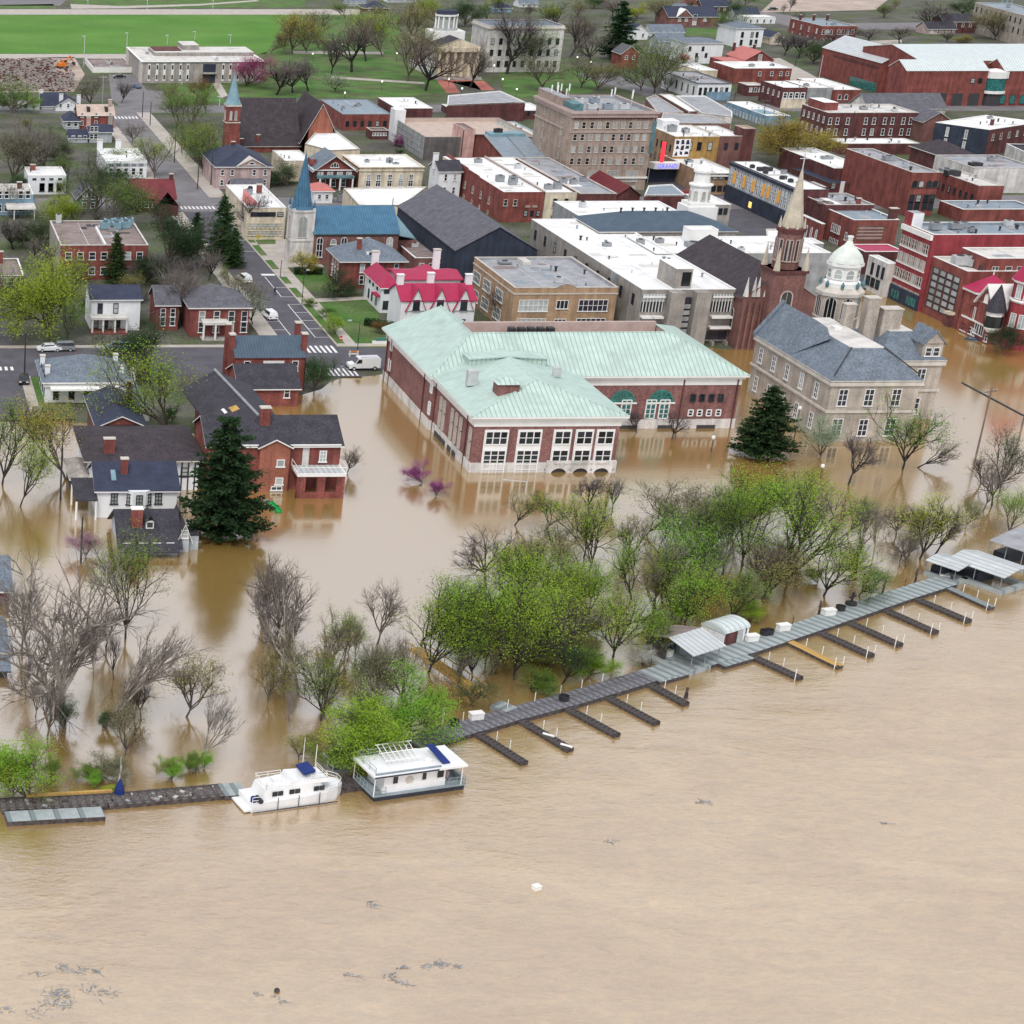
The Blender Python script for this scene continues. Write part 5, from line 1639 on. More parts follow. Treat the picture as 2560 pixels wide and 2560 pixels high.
dt=thing('domed_tower','octagonal limestone tower with white lantern and bell-shaped white dome','tower',(ox_,oy_,0))
zd=[float(GZ(fy(q7,y),ox_,oy_))for y in(1775,1690,1640,1610,1440,1390,1300,1180,1090,1065)]
rw=.0
w_px=(fx(q7,1650)-fx(q7,1160))/(4845.86/math.hypot(ox_,oy_,95))
rw=w_px/2*.94
MB().lathe([(rw,-1),(rw,zd[0])],8,(0,0),0,math.pi/8).build('base_stage','stone_tan',dt)
MB().lathe([(rw*1.08,zd[0]-.3),(rw*1.10,zd[0]+.3),(rw*.9,zd[1])],8,(0,0),0,math.pi/8).build('cornice','trim_stone',dt)
MB().lathe([(rw*.84,zd[1]-.2),(rw*.84,zd[2]),(rw*.72,zd[3]),(rw*.72,zd[4]),(rw*.84,zd[4]+.1),(rw*.84,zd[5]-.1),(rw*.78,zd[5])],8,(0,0),0,math.pi/8).build('lantern','trim_white',dt)
mat('dome_white',(.66,.70,.66),rough=.6,var=.1,fine=.05,stain=.2)
MB().lathe([(rw*.80,zd[5]),(rw*.76,zd[5]+.35*(zd[6]-zd[5])),(rw*.66,zd[6]),(rw*.46,zd[6]+.5*(zd[7]-zd[6])),(rw*.22,zd[7]),(rw*.11,zd[7]+.6*(zd[8]-zd[7])),(rw*.12,zd[8]),(rw*.15,zd[8]+.1),(rw*.13,zd[9])],16,(0,0),0,0).build('dome','dome_white',dt)
ww_=rw*.40
me,pm=win_mesh(ww_,(zd[4]-zd[3])*.74,style('trim_white','glass_blind',1,2,True,False))
me2,pm2=win_mesh(ww_*1.4,(zd[0])*.16+1.2,style('trim_stone','glass',3,1,True,False))
for k in range(8):
 a_=math.pi/4*k
 rr_=rw*.72*math.cos(math.pi/8)
 o=place('lantern_window',me,dt,(rr_*math.cos(a_),rr_*math.sin(a_),zd[3]+.25),a_+math.pi/2)
 place('pane',pm,o)
 rr_=rw*math.cos(math.pi/8)
 o=place('window',me2,dt,(rr_*math.cos(a_),rr_*math.sin(a_),zd[0]-4.2),a_+math.pi/2)
 place('pane',pm2,o)
 MB().lathe([(.25,zd[1]),(.35,zd[1]+.6),(.05,zd[1]+1.2)],6,(rw*.95*math.cos(a_+math.pi/8),rw*.95*math.sin(a_+math.pi/8))).build('urn','roof_copper',dt)
b=Bld('brick_block','tall crimson brick building with white-banded windows and navy shopfront','building',z6(722,464),2640,15,by=556,base=779,zg=0)
H=b.h
b.walls('brick_crimson').flat('roof_bluegrey','trim_white',par=.5).strip('cornice','L',0,1,H-1.2,H-.2,'trim_white',.5)
for k in range(4):
 z=H-4.2-k*3.25
 b.win('L',[.06,.14,.25,.33,.44,.52,.63,.71,.82,.9],[z],.85,1.9,style('frame_stone','glass_blind' if k%2 else 'glass',1,2,False,None))
 b.strip('sill_band','L',.02,.95,z-.35,z-.1,'trim_white',.22)
b.strip('shopfront','L',0,.98,-1,3.0,'navy_panel',.3)
for u in(.1,.2,.3,.62,.7,.78,.86):
 b.strip('shop_window','L',u,u+.06,.6,2.2,'glass_green',.36)
b.blk('penthouse',-.0,.09,.75,1.0,H-.5,H+2.4,'white_paint','roof_grey')
b.strip('sign_panel','L',.0,.24,H-.4,H+2.4,'brick_crimson',.06)
b.unit(.15,.55,2,1.6,1.4).unit(.33,.6,2.4,1.6,1.2).unit(.42,.7,1.2,1.2,1.2).unit(.4,.35,1.2,1.2,1).vents(6,9)
b=Bld('brick_block','dark red brick building with tall grid of pale window panels','building',z6(1178,957),2640,12,by=fy(z6,757),base=822,zg=0)
H=b.h
b.walls('brick_red').flat('roof_offwhite','trim_white',par=.5)
pan=style('frame_dark','glass_blind',1,1,False,False,.08,False)
for k in range(6):
 b.win('L',[.17,.37,.57,.77],[H-2.9-k*(H-3.2)/6],b.d*.17,(H-3.2)/6*.86,pan)
b.unit(.12,.55,2.4,2.0,1.8,m='metal_pale').unit(.19,.5,1.2,1.2,2.0,m='metal_pale').unit(.24,.45,2.0,1.6,1.4,m='metal_pale')
b.win('F',[.08,.15,.45,.52,.6],[H-5.4],1.0,1.9,style('frame_white','glass_blind'))
zg2=H
b.strip('canopy','L',.78,.92,2.4,2.9,'cream_paint',1.2).strip('doorway','L',.79,.91,-.5,2.4,'brick_dark',.8)
b=Bld('brick_block','red brick upper storey with cream roof behind the pale-panelled building','building',z6(1458,785),2640,H+4,by=fy(z6,640),base=fy(z6,950),zg=H,foot=H-1)
b.walls('brick_red').flat('roof_offwhite','trim_white').win('F',[.13,.33,.5],[b.h-3.0],1.3,1.5,WT).win('L',3,[b.h-3.4],1.0,1.6,WD)
b=Bld('house','dark red Victorian building with oval window gable and corner turret','building',z6(1560,1455),fx(z6,1700),8,by=fy(z6,1275),base=862,zg=0)
H=b.h
b.walls('brick_red').flat('roof_red','trim_white')
gz_=3.6
MB().face([(-.05,b.d*.06,H),(-.05,b.d*.62,H),(-.05,b.d*.34,H+gz_)]).build('gable','brick_red',b.root)
MB().slab([(-.5,b.d*.02,H-.2),(-.5,b.d*.34,H+gz_+.2),(6,b.d*.34,H+gz_+.2),(6,b.d*.02,H-.2)],.35).slab([(-.5,b.d*.34,H+gz_+.2),(-.5,b.d*.66,H-.2),(6,b.d*.66,H-.2),(6,b.d*.34,H+gz_+.2)],.35).build('gable_coping','trim_white',b.root)
me,pm=win_mesh(1.3,1.7,style('trim_white','trim_white',1,1,True,True))
place('oval_window',me,b.root,(-.08,b.d*.34,H+.2),-math.pi/2)
b.win('L',[.16,.32],[H-3.8],1.6,2.4,style('frame_white','glass',3,1)).win('L',[.55,.7],[.9],1.6,2.3,style('frame_white','glass',2,1)).strip('belt_course','L',0,1,2.9,3.2,'trim_white',.2)
b.win('L',[.08,.2,.36,.48,.9],[.3],.9,1.4,style('frame_white','glass'))
t_=MB().lathe([(.9,2.4),(1.5,3.2),(1.5,H-.6)],10).build('corner_turret','trim_white',b.root,(.2,.3,0))
MB().lathe([(1.9,H-.6),(1.2,H+1.6),(.08,H+4.4)],10).build('turret_roof','roof_shingle',t_)
MB().lathe([(1.54,3.4),(1.54,H-1.4)],10).build('turret_window','glass',t_)
t_=MB().box(-.1,7.2,b.d*.66,b.d*1.08,-1,H+1.2).build('rear_turret','brick_red',b.root)
MB().box(-.5,7.6,b.d*.64,b.d*1.10,H+1.0,H+1.4).build('turret_cornice','trim_white',t_)
ap=(3.5,b.d*.87,H+4.2)
q_=[(-.6,b.d*.63,H+1.4),(7.7,b.d*.63,H+1.4),(7.7,b.d*1.11,H+1.4),(-.6,b.d*1.11,H+1.4)]
m_=MB()
for k in range(4):
 m_.face([q_[k],q_[(k+1)%4],ap])
m_.build('turret_roof','roof_crimson',t_)
MB().tube(ap,(ap[0],ap[1],ap[2]+1.5),.12,.03,n=5).build('finial','trim_white',t_)
P=G((2560,882),0)
rt=thing('corner_tower','crimson brick round tower with white-framed windows and crimson cone roof','tower',(P[0]+1.6,P[1]+4,0))
zt_=[float(GZ(fy(z6,y),P[0],P[1]))for y in(1400,1160,860)]
MB().lathe([(3.5,-1),(3.5,zt_[1])],12).build('drum','brick_crimson',rt)
MB().lathe([(3.6,zt_[0]-.5),(3.8,zt_[0]-.2),(3.6,zt_[0]+.1)],12).build('belt_course','trim_white',rt)
MB().lathe([(3.6,zt_[1]-.3),(4.0,zt_[1]),(4.0,zt_[1]+.3)],12).build('cornice','trim_white',rt)
MB().lathe([(4.1,zt_[1]+.3),(2.4,zt_[2]-.8),(.1,zt_[2]+1.8)],12).build('cone_roof','roof_crimson',rt)
me,pm=win_mesh(1.3,(zt_[1]-zt_[0])*.78,style('frame_white','glass_blind',2,1,False,False))
for k in range(6):
 a_=math.pi*2*(k+.5)/12+math.pi
 rr_=3.5*math.cos(math.pi/12)
 for z in(zt_[0]+.3,zt_[0]-5.0):
  o=place('window',me,rt,(rr_*math.cos(a_),rr_*math.sin(a_),z),a_+math.pi/2)
  place('pane',pm,o)
b=Bld('shop','pale grey shop building with tall windows left of the crimson block','shop',z6(108,858),fx(z6,235),8,by=638,base=742,zg=0)
b.walls('stone_white').flat('roof_white','trim_white').win('L',[.2,.45,.7],[1.0],1.6,1.9,WD).win('L',[.3,.6,.85],[b.h-3.4],1.0,2.4,WD)
b=Bld('inn','long grey and white building with close-set windows and gold rooftop banners','building',q7(897,482),fx(q7,1285),9,by=fy(q7,118),base=576)
H=b.h
b.walls('brick_dark','grey_paint').flat('roof_white','trim_dark').strip('shopfront','L',0,1,0,H*.40,'navy_panel',.25).strip('cornice','L',0,1,H-.9,H-.2,'navy_panel',.3)
nn=19
b.win('L',nn,[H*.44,H*.70],.85,H*.20,style('frame_white','glass',1,2,False,True,.1,False))
for u in(.12,.27,.41,.56,.63,.78):
 MB().box(-.85,-.2,-.09,.09,H*.52,H*.52+2.8).build('banner','banner_gold',b.root,(0,(1-u)*b.d,0))
b.strip('lit_window','L',.38,.42,1.0,2.4,'window_lit',.32)
b.vents(4,3).unit(.3,.8,1,1,.8,m='metal_dark').unit(.3,.6,1,1,.8,m='metal_dark').unit(.5,.7,3.5,1.6,.9,m='metal_dark').unit(.4,.4,1,1,.8,m='metal_dark').unit(.45,.3,1,1,.8,m='metal_dark')
b=Bld('flat_building','dark sloped-roof brick building with white door behind the stone spire','building',q7(1292,402),fx(q7,1640),5.5,by=fy(q7,208),base=fy(q7,525))
b.walls('brick_dark').flat('roof_navy','trim_dark',par=.1).strip('door','F',.40,.55,.1,3.2,'trim_white',.1).win('F',[.15,.8],[1.2],1.2,1.9,WD)
b=Bld('flat_building','white-roofed building with blue painted mural wall','building',q7(1270,207),fx(q7,1768),4.6,by=fy(q7,25),base=fy(q7,345))
b.walls('mural_blue').flat('roof_white','trim_white').vents(4,5).unit(.78,.35,2.6,1.2,.9)
b=Bld('flat_building','long white roof with dark side wall above the blue mural','building',t30(500,1270),fx(t30,760),5.5,by=fy(t30,1115))
b.walls('brick_dark').flat('roof_white','trim_white').unit(.6,.5,3,1.4,.8)
b=Bld('brick_block','big dark red brick building with long grey roof and arched windows','building',t30(1092,1302),fx(t30,1300),13,by=fy(t30,1122),base=fy(t30,1630))
H=b.h
b.walls('brick_red').flat('roof_grey','trim_stone').win('F',[.16,.4,.68,.9],[H-3.6],1.3,1.7,style('trim_dark','glass',1,1,True)).win('F',[.16,.4,.68,.9],[H-7.4,1.6],1.3,2.1,WD).vents(4,15).unit(.5,.55,2.6,2,1.2)
b=Bld('brick_block','red brick wing with row of small windows right of the big dark red building','building',t30(1592,1402),fx(t30,1785),11.5,by=fy(t30,1290),base=fy(t30,1600))
b.walls('brick_red').flat('roof_offwhite','trim_stone').win('L',7,[b.h-4.0],1.1,1.6,WD).unit(.2,.75,3.4,2.2,1.4,m='metal_dark').unit(.3,.95,3,2,1.2).vents(4,16)
b=Bld('brick_block','red brick building with pale grey roof and faded painted wall sign','building',q7(1600,864),2248,10,by=fy(q7,668),base=626)
H=b.h
b.walls('brick_red').flat('roof_bluegrey','trim_white').win('L',[.08,.17,.26,.5,.59,.68],[H-4.4,H-7.6],.95,1.9,WS).win('L',[.88],[H-5],.9,1.8,WS)
sg=MB().box(0,b.w*.62,-.06,0,0,3.4).build('painted_sign','brick_brown',b.root,(b.w*.1,0,H-4.6))
for k in range(4):
 MB().box(.3,b.w*.62-.3,-.08,-.05,.4+k*.75,.65+k*.75).build('sign_line','trim_pink',sg)
b.chim(.93,.1,H+2.2,'brick_dark',1.6,1.2)
b=Bld('flat_building','low crimson metal roof with white edge below the painted wall sign','building',q7(1742,1268),2262,5.0,by=fy(q7,1175))
b.walls('brick_dark').flat('roof_crimson','trim_white',par=.1)
b=Bld('shop','red brick shop with white arched upper windows behind the stone spire','shop',q7(1192,915),fx(q7,1236),9,by=fy(q7,795),base=fy(q7,1200))
b.walls('brick_red').flat('roof_white','trim_white').win('L',4,[b.h-4.6],.9,3.0,style('trim_white','glass_blind',1,1,True))
b=Bld('flat_building','cluttered grey roof with white sheets above the pale grey roof','building',q7(1250,672),fx(q7,1865),8,by=fy(q7,525))
b.walls('brick_dark').flat('roof_grey','trim_stone').unit(.1,.2,3,2,.5,m='roof_brown').blk('roof_sheet',.25,.4,.1,.8,b.h-.3,b.h-.2,'roof_white').chim(.78,.2,b.h+.9,'brick_red').vents(6,21)
b=Bld('flat_building','dark low brick building under the stone spire tip','building',q7(1050,445),fx(q7,1250),7.0,by=fy(q7,380),base=fy(q7,700))
b.walls('brick_red').flat('roof_white','trim_stone')
b=Bld('brick_block','long dark brick apartment block with paired white windows','building',t30(456,852),fx(t30,1140),7.5,by=fy(t30,787),base=fy(t30,1045))
H=b.h
b.walls('brick_dark').flat('roof_offwhite','trim_stone').win('F',[.035,.115,.23,.43,.52,.64,.725,.845,.925],[H-3.4,H-6.6],1.0,2.0,WS).win('L',5,[H-3.2,H-6.6],.9,1.9,WS)
b.blk('roof_shed',.06,.22,.4,1.0,H-.3,H+2.0,'brick_red','roof_white').unit(.54,.5,2,1.6,1).vents(5,17)
b=Bld('gabled_hall','hall with long grey gabled roof behind the dark brick apartments','building',t30(762,815),fx(t30,1345),6.0,d=13,base=fy(t30,860))
b.walls('stone_white').gx(b.zat(fy(t30,702),.5)-b.h,'roof_shingle_grey',wall='stone_white',edge='trim_stone')
b=Bld('gabled_hall','brick gable end with grey roof right of the dark brick apartments','building',t30(1178,915),fx(t30,1392),6.5,d=14,base=fy(t30,1070))
b.walls('brick_brown').gy(b.zat(fy(t30,846),0,.55)-b.h,'roof_shingle_grey',wall='brick_brown',edge='trim_stone')
b=Bld('brick_block','dark brick building with broad white roof at right edge','building',t30(1672,980),t30(2050,922),7.5,by=fy(t30,892),d=16,zg=ZG)
b.walls('brick_dark','navy_panel').flat('roof_white','trim_white').win('F',6,[b.h-3.2],1.0,1.8,WT).win('L',[.25,.6],[b.h-3.4,b.h-6.6],.9,2.6,style('trim_white','glass_blind')).chim(.42,.35,b.h+1.4,'brick_dark').vents(3,19)
b=Bld('flat_building','plain pale painted wall at right edge below the broad white roof','building',t30(1800,1085),t30(2050,1200),4.5,d=6)
b.walls('stone_white').flat('roof_shingle','trim_white')
b=Bld('brick_block','low grey roofed block with dark front at right edge','building',t30(1470,1580),fx(t30,2050),7.5,by=fy(t30,1515),base=fy(t30,1680))
b.walls('brick_red').flat('roof_bluegrey','trim_white').vents(5,22)
b=Bld('flat_building','grey-roofed low building behind the red brick wing','building',t30(1560,1270),fx(t30,2050),6.5,by=fy(t30,1170))
b.walls('stone_white').flat('roof_grey','trim_stone').unit(.2,.3,3,2,.8,m='metal_dark').vents(3,23)
b=Bld('house','brown hipped-roof building between white roofs and the grey-roofed low building','house',t30(1290,1170),fx(t30,1560),4.5,by=fy(t30,1100))
b.walls('brick_dark').hip(2.6,'roof_shingle_brown')
b=Bld('flat_building','pale roof with rooftop clutter below the dark brick apartments','building',t30(560,1085),fx(t30,1150),3.2,by=fy(t30,1045))
b.walls('brick_dark').flat('roof_white','trim_stone').vents(8,24)
b=Bld('convention_hall','large red brick hall with grey glazed gable roof at top right','hall',t30(862,470),fx(t30,1185),12,by=fy(t30,352),base=fy(t30,700))
H=b.h
b.walls('brick_red').gy(b.zat(fy(t30,378),0,.5)-b.h,'roof_metal',wall='brick_red',edge='trim_white',ov=.3).strip('shop_window','L',.55,.98,.2,3.2,'glass_green',.1).strip('brick_band','L',.2,.98,H-2.4,H-1.6,'brick_dark',.1)
b=Bld('convention_hall','long red brick front with pale metal roof and colonnade at top right','hall',t30(1050,530),fx(t30,1668),12,d=12,base=fy(t30,800))
H=b.h
b.walls('brick_red').gx(b.zat(fy(t30,448),.5)-b.h,'roof_seam_pale',wall='brick_red',edge='trim_white',ov=.2).win('F',[.83,.92],[H-4.2],1.4,1.6,WD)
for u in(.2,.42,.62,.82):
 b.strip('bay_opening','F',u,u+.13,-.5,4.2,'trim_dark',.05)
b=Bld('convention_hall','red brick wing with pale metal roof at right edge of the big complex','hall',t30(1792,530),2680,12,d=12,base=fy(t30,800))
b.walls('brick_red').gx(b.zat(fy(t30,440),.5)-b.h,'roof_seam_pale',wall='brick_red',edge='trim_white',ov=.2).win('F',[.05,.2,.35,.5],[.8],1.8,3.0,style('frame_dark','glass_green',1,1,True))
P=G(t30(1700,800),ZG)
ct=thing('glass_turret','round stair turret with green glass band between the red brick wings','turret',(P[0],P[1]+3,0))
MB().lathe([(4.2,H-7.5),(4.2,H-6.6)],16).build('lower_band','trim_white',ct)
MB().lathe([(4.0,H-6.6),(4.0,H-2.6)],16).build('glass_band','glass_green',ct)
MB().lathe([(4.3,H-2.6),(4.3,H-.5),(.2,H+.2)],16).build('upper_band','trim_white',ct)
MB().lathe([(3.6,-1),(3.6,H-7.4)],16).build('entrance','trim_dark',ct)
b=Bld('convention_hall','long pale green metal roof behind the red brick wings','hall',t30(1150,455),2720,13.5,d=40)
b.walls('brick_red').gx(b.zat(fy(t30,332),.5)-b.h,'roof_seam_pale',wall='brick_red',edge='trim_white',ov=.2)
b=Bld('brick_block','red brick building with clean white roof near the salmon gable','building',q3(617,768),fx(q3,1260),6,by=fy(q3,692),base=fy(q3,945))
b.walls('brick_red').flat('roof_white','trim_white').win('F',[.45,.66,.82,.93],[b.h-2.6],1.0,1.5,WS).unit(.45,.4,1.8,1.4,.9)
b=Bld('house','brick house with salmon red gabled roof','house',q3(742,668),fx(q3,1052),5.5,d=18,base=fy(q3,745))
b.walls('brick_red').gy(b.zat(fy(q3,572),0,.53)-b.h,'roof_salmon',wall='brick_red',edge='roof_salmon').win('F',[.5],[b.h-.5],1.4,2.4).chim(.2,.95,b.h+4.2,'brick_dark').chim(.6,.5,b.h+4.4,'brick_dark')
b=Bld('house_wing','low salmon roof wing left of the salmon gable','house',q3(500,690),fx(q3,740),4.0,by=fy(q3,640))
b.walls('brick_red').flat('roof_salmon','roof_salmon',par=.05)
b=Bld('brick_block','pale blue-white corner building with dark cornice and tall shuttered windows','building',q3(207,938),fx(q3,585),7.5,by=fy(q3,802),base=fy(q3,1130))
H=b.h
b.walls('white_paint').flat('roof_grey','trim_dark',cornice=.3).win('F',[.09,.24,.39,.56,.72,.87],[H-3.9],1.0,2.6,style('frame_dark','glass')).win('L',6,[H-3.9],1.0,2.6,style('frame_dark','glass')).strip('shopfront','F',.3,1.0,.2,3.0,'blue_paint',.25).unit(.3,.4,3,1,.5).vents(4,26)
b=Bld('flat_building','low white roof left of the clean white-roofed brick building','building',q3(217,792),fx(q3,425),4,by=fy(q3,718))
b.walls('cream_paint').flat('roof_white','trim_white')
b=Bld('house','big white house with dark roof and small upper windows','house',q3(85,482),fx(q3,495),8,by=fy(q3,428),base=fy(q3,715))
b.walls('white_paint').hip(1.2,'roof_slate').win('F',[.09,.45],[b.h-3.0],1.0,1.7,WD).win('F',[.3,.56],[b.h-5.4],1.0,1.7,WD).win('F',[.32],[.8],1.2,2.0,WD)
b=Bld('house','tall white house with grey hipped roof and two rows of windows','house',q3(640,318),fx(q3,945),8,by=fy(q3,262),base=fy(q3,530))
b.walls('white_paint').hip(b.zat(fy(q3,240),.5,.5)-b.h,'roof_slate',edge='trim_white').win('F',[.24,.60,.78],[b.h-3.6,.9],1.1,2.2,WD)
b=Bld('house','cream house with navy gabled roof right of the tall white house','house',q3(1020,415),fx(q3,1155),4.5,d=16,base=fy(q3,500))
b.walls('cream_paint').gy(b.zat(fy(q3,362),0,.5)-b.h,'roof_navy',wall='cream_paint').win('F',[.5],[1.0],1.0,1.4)
b=Bld('brick_block','far red brick apartment house with white arched windows','building',q3(1600,292),fx(q3,1990),8,by=fy(q3,205),base=fy(q3,455))
b.walls('brick_red').flat('roof_bluegrey','trim_stone').win('F',[.06,.17,.28,.5,.62,.76,.9],[b.h-3.4,b.h-7],1.3,2.0,style('trim_white','glass',1,2,True)).win('L',4,[b.h-3.4,b.h-7],1.0,2.0,WS).chim(.1,.8,b.h+2,'brick_dark').chim(.5,.8,b.h+2,'brick_dark').chim(.9,.8,b.h+2,'brick_dark')
b=Bld('school','far brick schoolhouse with white gable trim and round windows','school',q3(-120,185),fx(q3,430),6,d=16,base=fy(q3,300))
b.walls('brick_brown').gx(3.6,'roof_navy',wall='brick_brown').win('F',[.53],[.8,3.4],1.8,1.9).win('F',[.22,.36,.74],[2.4],1.3,1.4,style('trim_white','glass_blind',1,1,True))
MB().face([(b.w*.16,-.3,b.h),(b.w*.46,-.3,b.h),(b.w*.31,-.3,b.h+3.0)]).build('front_gable','brick_brown',b.root)
MB().slab([(b.w*.14,-.6,b.h-.1),(b.w*.31,-.6,b.h+3.2),(b.w*.31,6,b.h+3.2),(b.w*.14,6,b.h-.1)],.3).slab([(b.w*.31,-.6,b.h+3.2),(b.w*.48,-.6,b.h-.1),(b.w*.48,6,b.h-.1),(b.w*.31,6,b.h+3.2)],.3).build('gable_trim','trim_white',b.root)
b=Bld('flat_building','blue-painted building with row of tall windows below the pale corner building','building',q3(975,1302),fx(q3,1240),6.5,by=fy(q3,1142),base=fy(q3,1420))
b.walls('blue_paint').flat('roof_white','trim_white').win('L',12,[b.h-4.0],.9,2.6,style('frame_white','glass')).blk('roof_sheet',.2,.8,.2,.5,b.h-.33,b.h-.25,'roof_blue_pale').vents(3,27)
b=Bld('brick_block','dark brick building with white-framed windows over a cream arcade','building',q3(1162,988),fx(q3,1436),8,by=fy(q3,908),base=fy(q3,1215))
H=b.h
b.walls('brick_dark').flat('roof_white','brick_dark').win('F',[.12,.36,.6,.84],[H-3.4],1.5,2.0,style('frame_white','glass',1,2,False,None,.25)).strip('arcade_front','F',0,1,0,H*.46,'cream_paint',.25)
b.win('F',[.3,.52,.74],[.6],1.8,2.4,style('trim_dark','glass',1,1,True)).win('L',4,[H-3.2],.9,1.8,WS).vents(2,28)
b=Bld('flat_building','grey rendered front with blank sign band beside the cream arcade','building',q3(1440,988),fx(q3,1730),7.2,by=fy(q3,905),base=fy(q3,1145))
b.walls('concrete_grey').flat('roof_white','trim_stone').unit(.3,.4,1.6,1.4,.8).vents(2,29)
b=Bld('brick_block','red brick shop with white roof right of the grey rendered front','building',q3(1733,1008),fx(q3,2030),6.5,by=fy(q3,880),base=fy(q3,1150))
b.walls('brick_red').flat('roof_white','trim_white').win('F',[.25,.5],[1.0],1.2,1.8,style('trim_white','glass',1,1,True))
b=Bld('flat_building','low brick backs with small white windows behind the pale corner building','building',q3(760,960),fx(q3,950),5,by=fy(q3,925),base=fy(q3,1080))
b.walls('brick_dark').flat('roof_offwhite','trim_stone').win('F',3,[1.5],1,1.5,WS)
poly_bld('flat_building','white membrane roof right of the tall tan tower','building',[t20(1335,842),t20(1425,838),t20(1205,712),t20(1108,710)],6,'brick_brown','roof_white')
poly_bld('flat_building','long grey roof with white edge right of the tall tan tower','building',[t20(1430,852),t20(1662,880),t20(1662,840),t20(1455,722),t20(1235,722)],6.3,'stone_white','roof_grey','trim_white')
poly_bld('flat_building','grey gravel roof strip behind the ochre mural building','building',[t20(1115,930),t20(1650,930),t20(1500,868),t20(1140,850)],6,'brick_brown','roof_grey')
poly_bld('flat_building','dark grey roof against the right side of the tall tan tower','building',[t20(1100,850),t20(1300,850),t20(1080,715),t20(1010,740)],5.5,'brick_brown','roof_grey')
poly_bld('flat_building','grey roof with white skylight panels at the foot of the tan tower','building',[t20(1000,1470),t20(1310,1470),t20(1210,1390),t20(1030,1400)],5,'brick_dark','roof_bluegrey','trim_white')
b=Bld('brick_block','low brick building with pale grey metal roof behind the church transept','building',t10(655,863),fx(t10,1020),5.5,by=fy(t10,752),base=fy(t10,985))
b.walls('brick_red').flat('roof_bluegrey','roof_bluegrey',par=.1).win('F',6,[1.4],1.1,1.6,WD).unit(.5,.5,2,1.4,.6).unit(.2,.4,1.2,1.4,.8)
b=Bld('flat_building','white-roofed building with broken edge beside the park','building',t10(1060,818),fx(t10,1335),5,by=fy(t10,737))
b.walls('brick_dark').flat('roof_white','trim_white').vents(2,33)
poly_bld('flat_building','long pale grey roofs in a row along the park edge','building',[q8(-10,225),q8(900,190),q8(1040,190),q8(700,38),q8(0,100)],6,'brick_dark','roof_grey','trim_white')
b=Bld('brick_block','row of dark brick shops with white roof and white sash windows','building',q8(120,328),fx(q8,932),6.5,by=fy(q8,218),base=fy(q8,420))
b.walls('brick_dark').flat('roof_white','trim_white').win('F',[.17,.26,.35,.54,.64,.75],[b.h-2.9],1.1,1.9,WS).chim(.13,.3,b.h+1.3,'brick_dark').chim(.47,.05,b.h+1.6,'brick_dark',1.4).chim(.87,.05,b.h+1.6,'brick_dark',1.4)
b=Bld('brick_block','dark brick shop with white roof left of the tall tan tower','building',q8(937,303),fx(q8,1320),6.5,by=fy(q8,200),base=fy(q8,420))
b.walls('brick_dark').flat('roof_white','trim_white').win('F',4,[1.2],1,1.6,WD)
b=Bld('flat_building','pale green low roof with blue edge in front of the dark brick shop','building',q8(1180,720),fx(q8,1430),6.0,by=fy(q8,450))
b.walls('stone_white').flat('roof_offwhite','roof_blue_pale').vents(6,34)
b=Bld('brick_block','narrow dark brick building with pale arched side windows behind the tan tower','building',z1(205,305),fx(z1,330),11,by=fy(z1,252),base=300)
b.walls('brick_dark','stone_white').flat('roof_red','trim_dark').win('L',3,[b.h-5],.9,3.4,WD)
b=Bld('shop','small brick building in the yard by the purple redbud','shop',t10(868,985),fx(t10,1000),3.5,by=fy(t10,962),base=fy(t10,1052))
b.walls('brick_dark').flat('roof_brown','trim_stone').win('F',5,[1.2],.8,.9,WS)
b=Bld('statehouse','old stone statehouse with temple pediment portico and long side wall','statehouse',t10(1368,352),fx(t10,1688),11,d=34,base=fy(t10,592))
H=b.h
b.walls('cream_paint','stone_white').gy(b.zat(fy(t10,292),0,.5)-H,'roof_shingle',wall='cream_paint',edge='trim_stone',ovf=.3)
b.belt(H-1.6,H-.1,'cream_paint',.5)
for k in range(6):
 u=.06+k*.176
 MB().tube((u*b.w,-1.8,0),(u*b.w,-1.8,H-1.6),.75,.6,n=10).build('column','cream_paint',b.root)
MB().box(-.3,b.w+.3,-2.8,0,H-1.6,H-.1).build('portico_beam','cream_paint',b.root)
MB().face([(0,-2.4,H-.1),(b.w,-2.4,H-.1),(b.w/2,-2.4,H+2.6)]).build('pediment','cream_paint',b.root)
b.strip('doorway','F',.38,.47,.2,4.2,'trim_dark',.1)
for k in range(4):
 MB().box(-1,b.w+1,-2.8-k*.5,-2.3,0,1.0-k*.22).build('step','stone_grey',b.root)
b.win('L',7,[1.5,5.5],1.2,2.4,WS)
P=G(t10(1425,262),H+2.2)
cp=thing('statehouse_cupola','white drum cupola with dark dome above the old statehouse','cupola',(P[0],P[1],0))
zc_=[float(GZ(fy(t10,y),P[0],P[1]))for y in(262,225,205,118,105,72)]
MB().box(-6,6,-5,5,H,zc_[1]).build('base','trim_white',cp)
MB().lathe([(4.4,zc_[1]),(4.4,zc_[2]),(3.4,zc_[2]),(3.4,zc_[3])],12).build('drum','glass_blind',cp)
for k in range(12):
 a_=2*math.pi*k/12
 MB().tube((3.8*math.cos(a_),3.8*math.sin(a_),zc_[2]),(3.8*math.cos(a_),3.8*math.sin(a_),zc_[3]),.35,n=6).build('column','trim_white',cp)
MB().lathe([(4.3,zc_[3]),(4.3,zc_[4])],12).build('cornice','trim_white',cp)
MB().lathe([(4.0,zc_[4]),(3.7,zc_[4]+1.4),(2.4,zc_[5]-.4),(.2,zc_[5])],12).build('dome','roof_navy',cp)
b=Bld('statehouse_annex','large pale stone annex behind bare trees right of the statehouse','building',t10(1760,195),fx(t20,400),13,by=fy(t10,150),base=fy(t20,545))
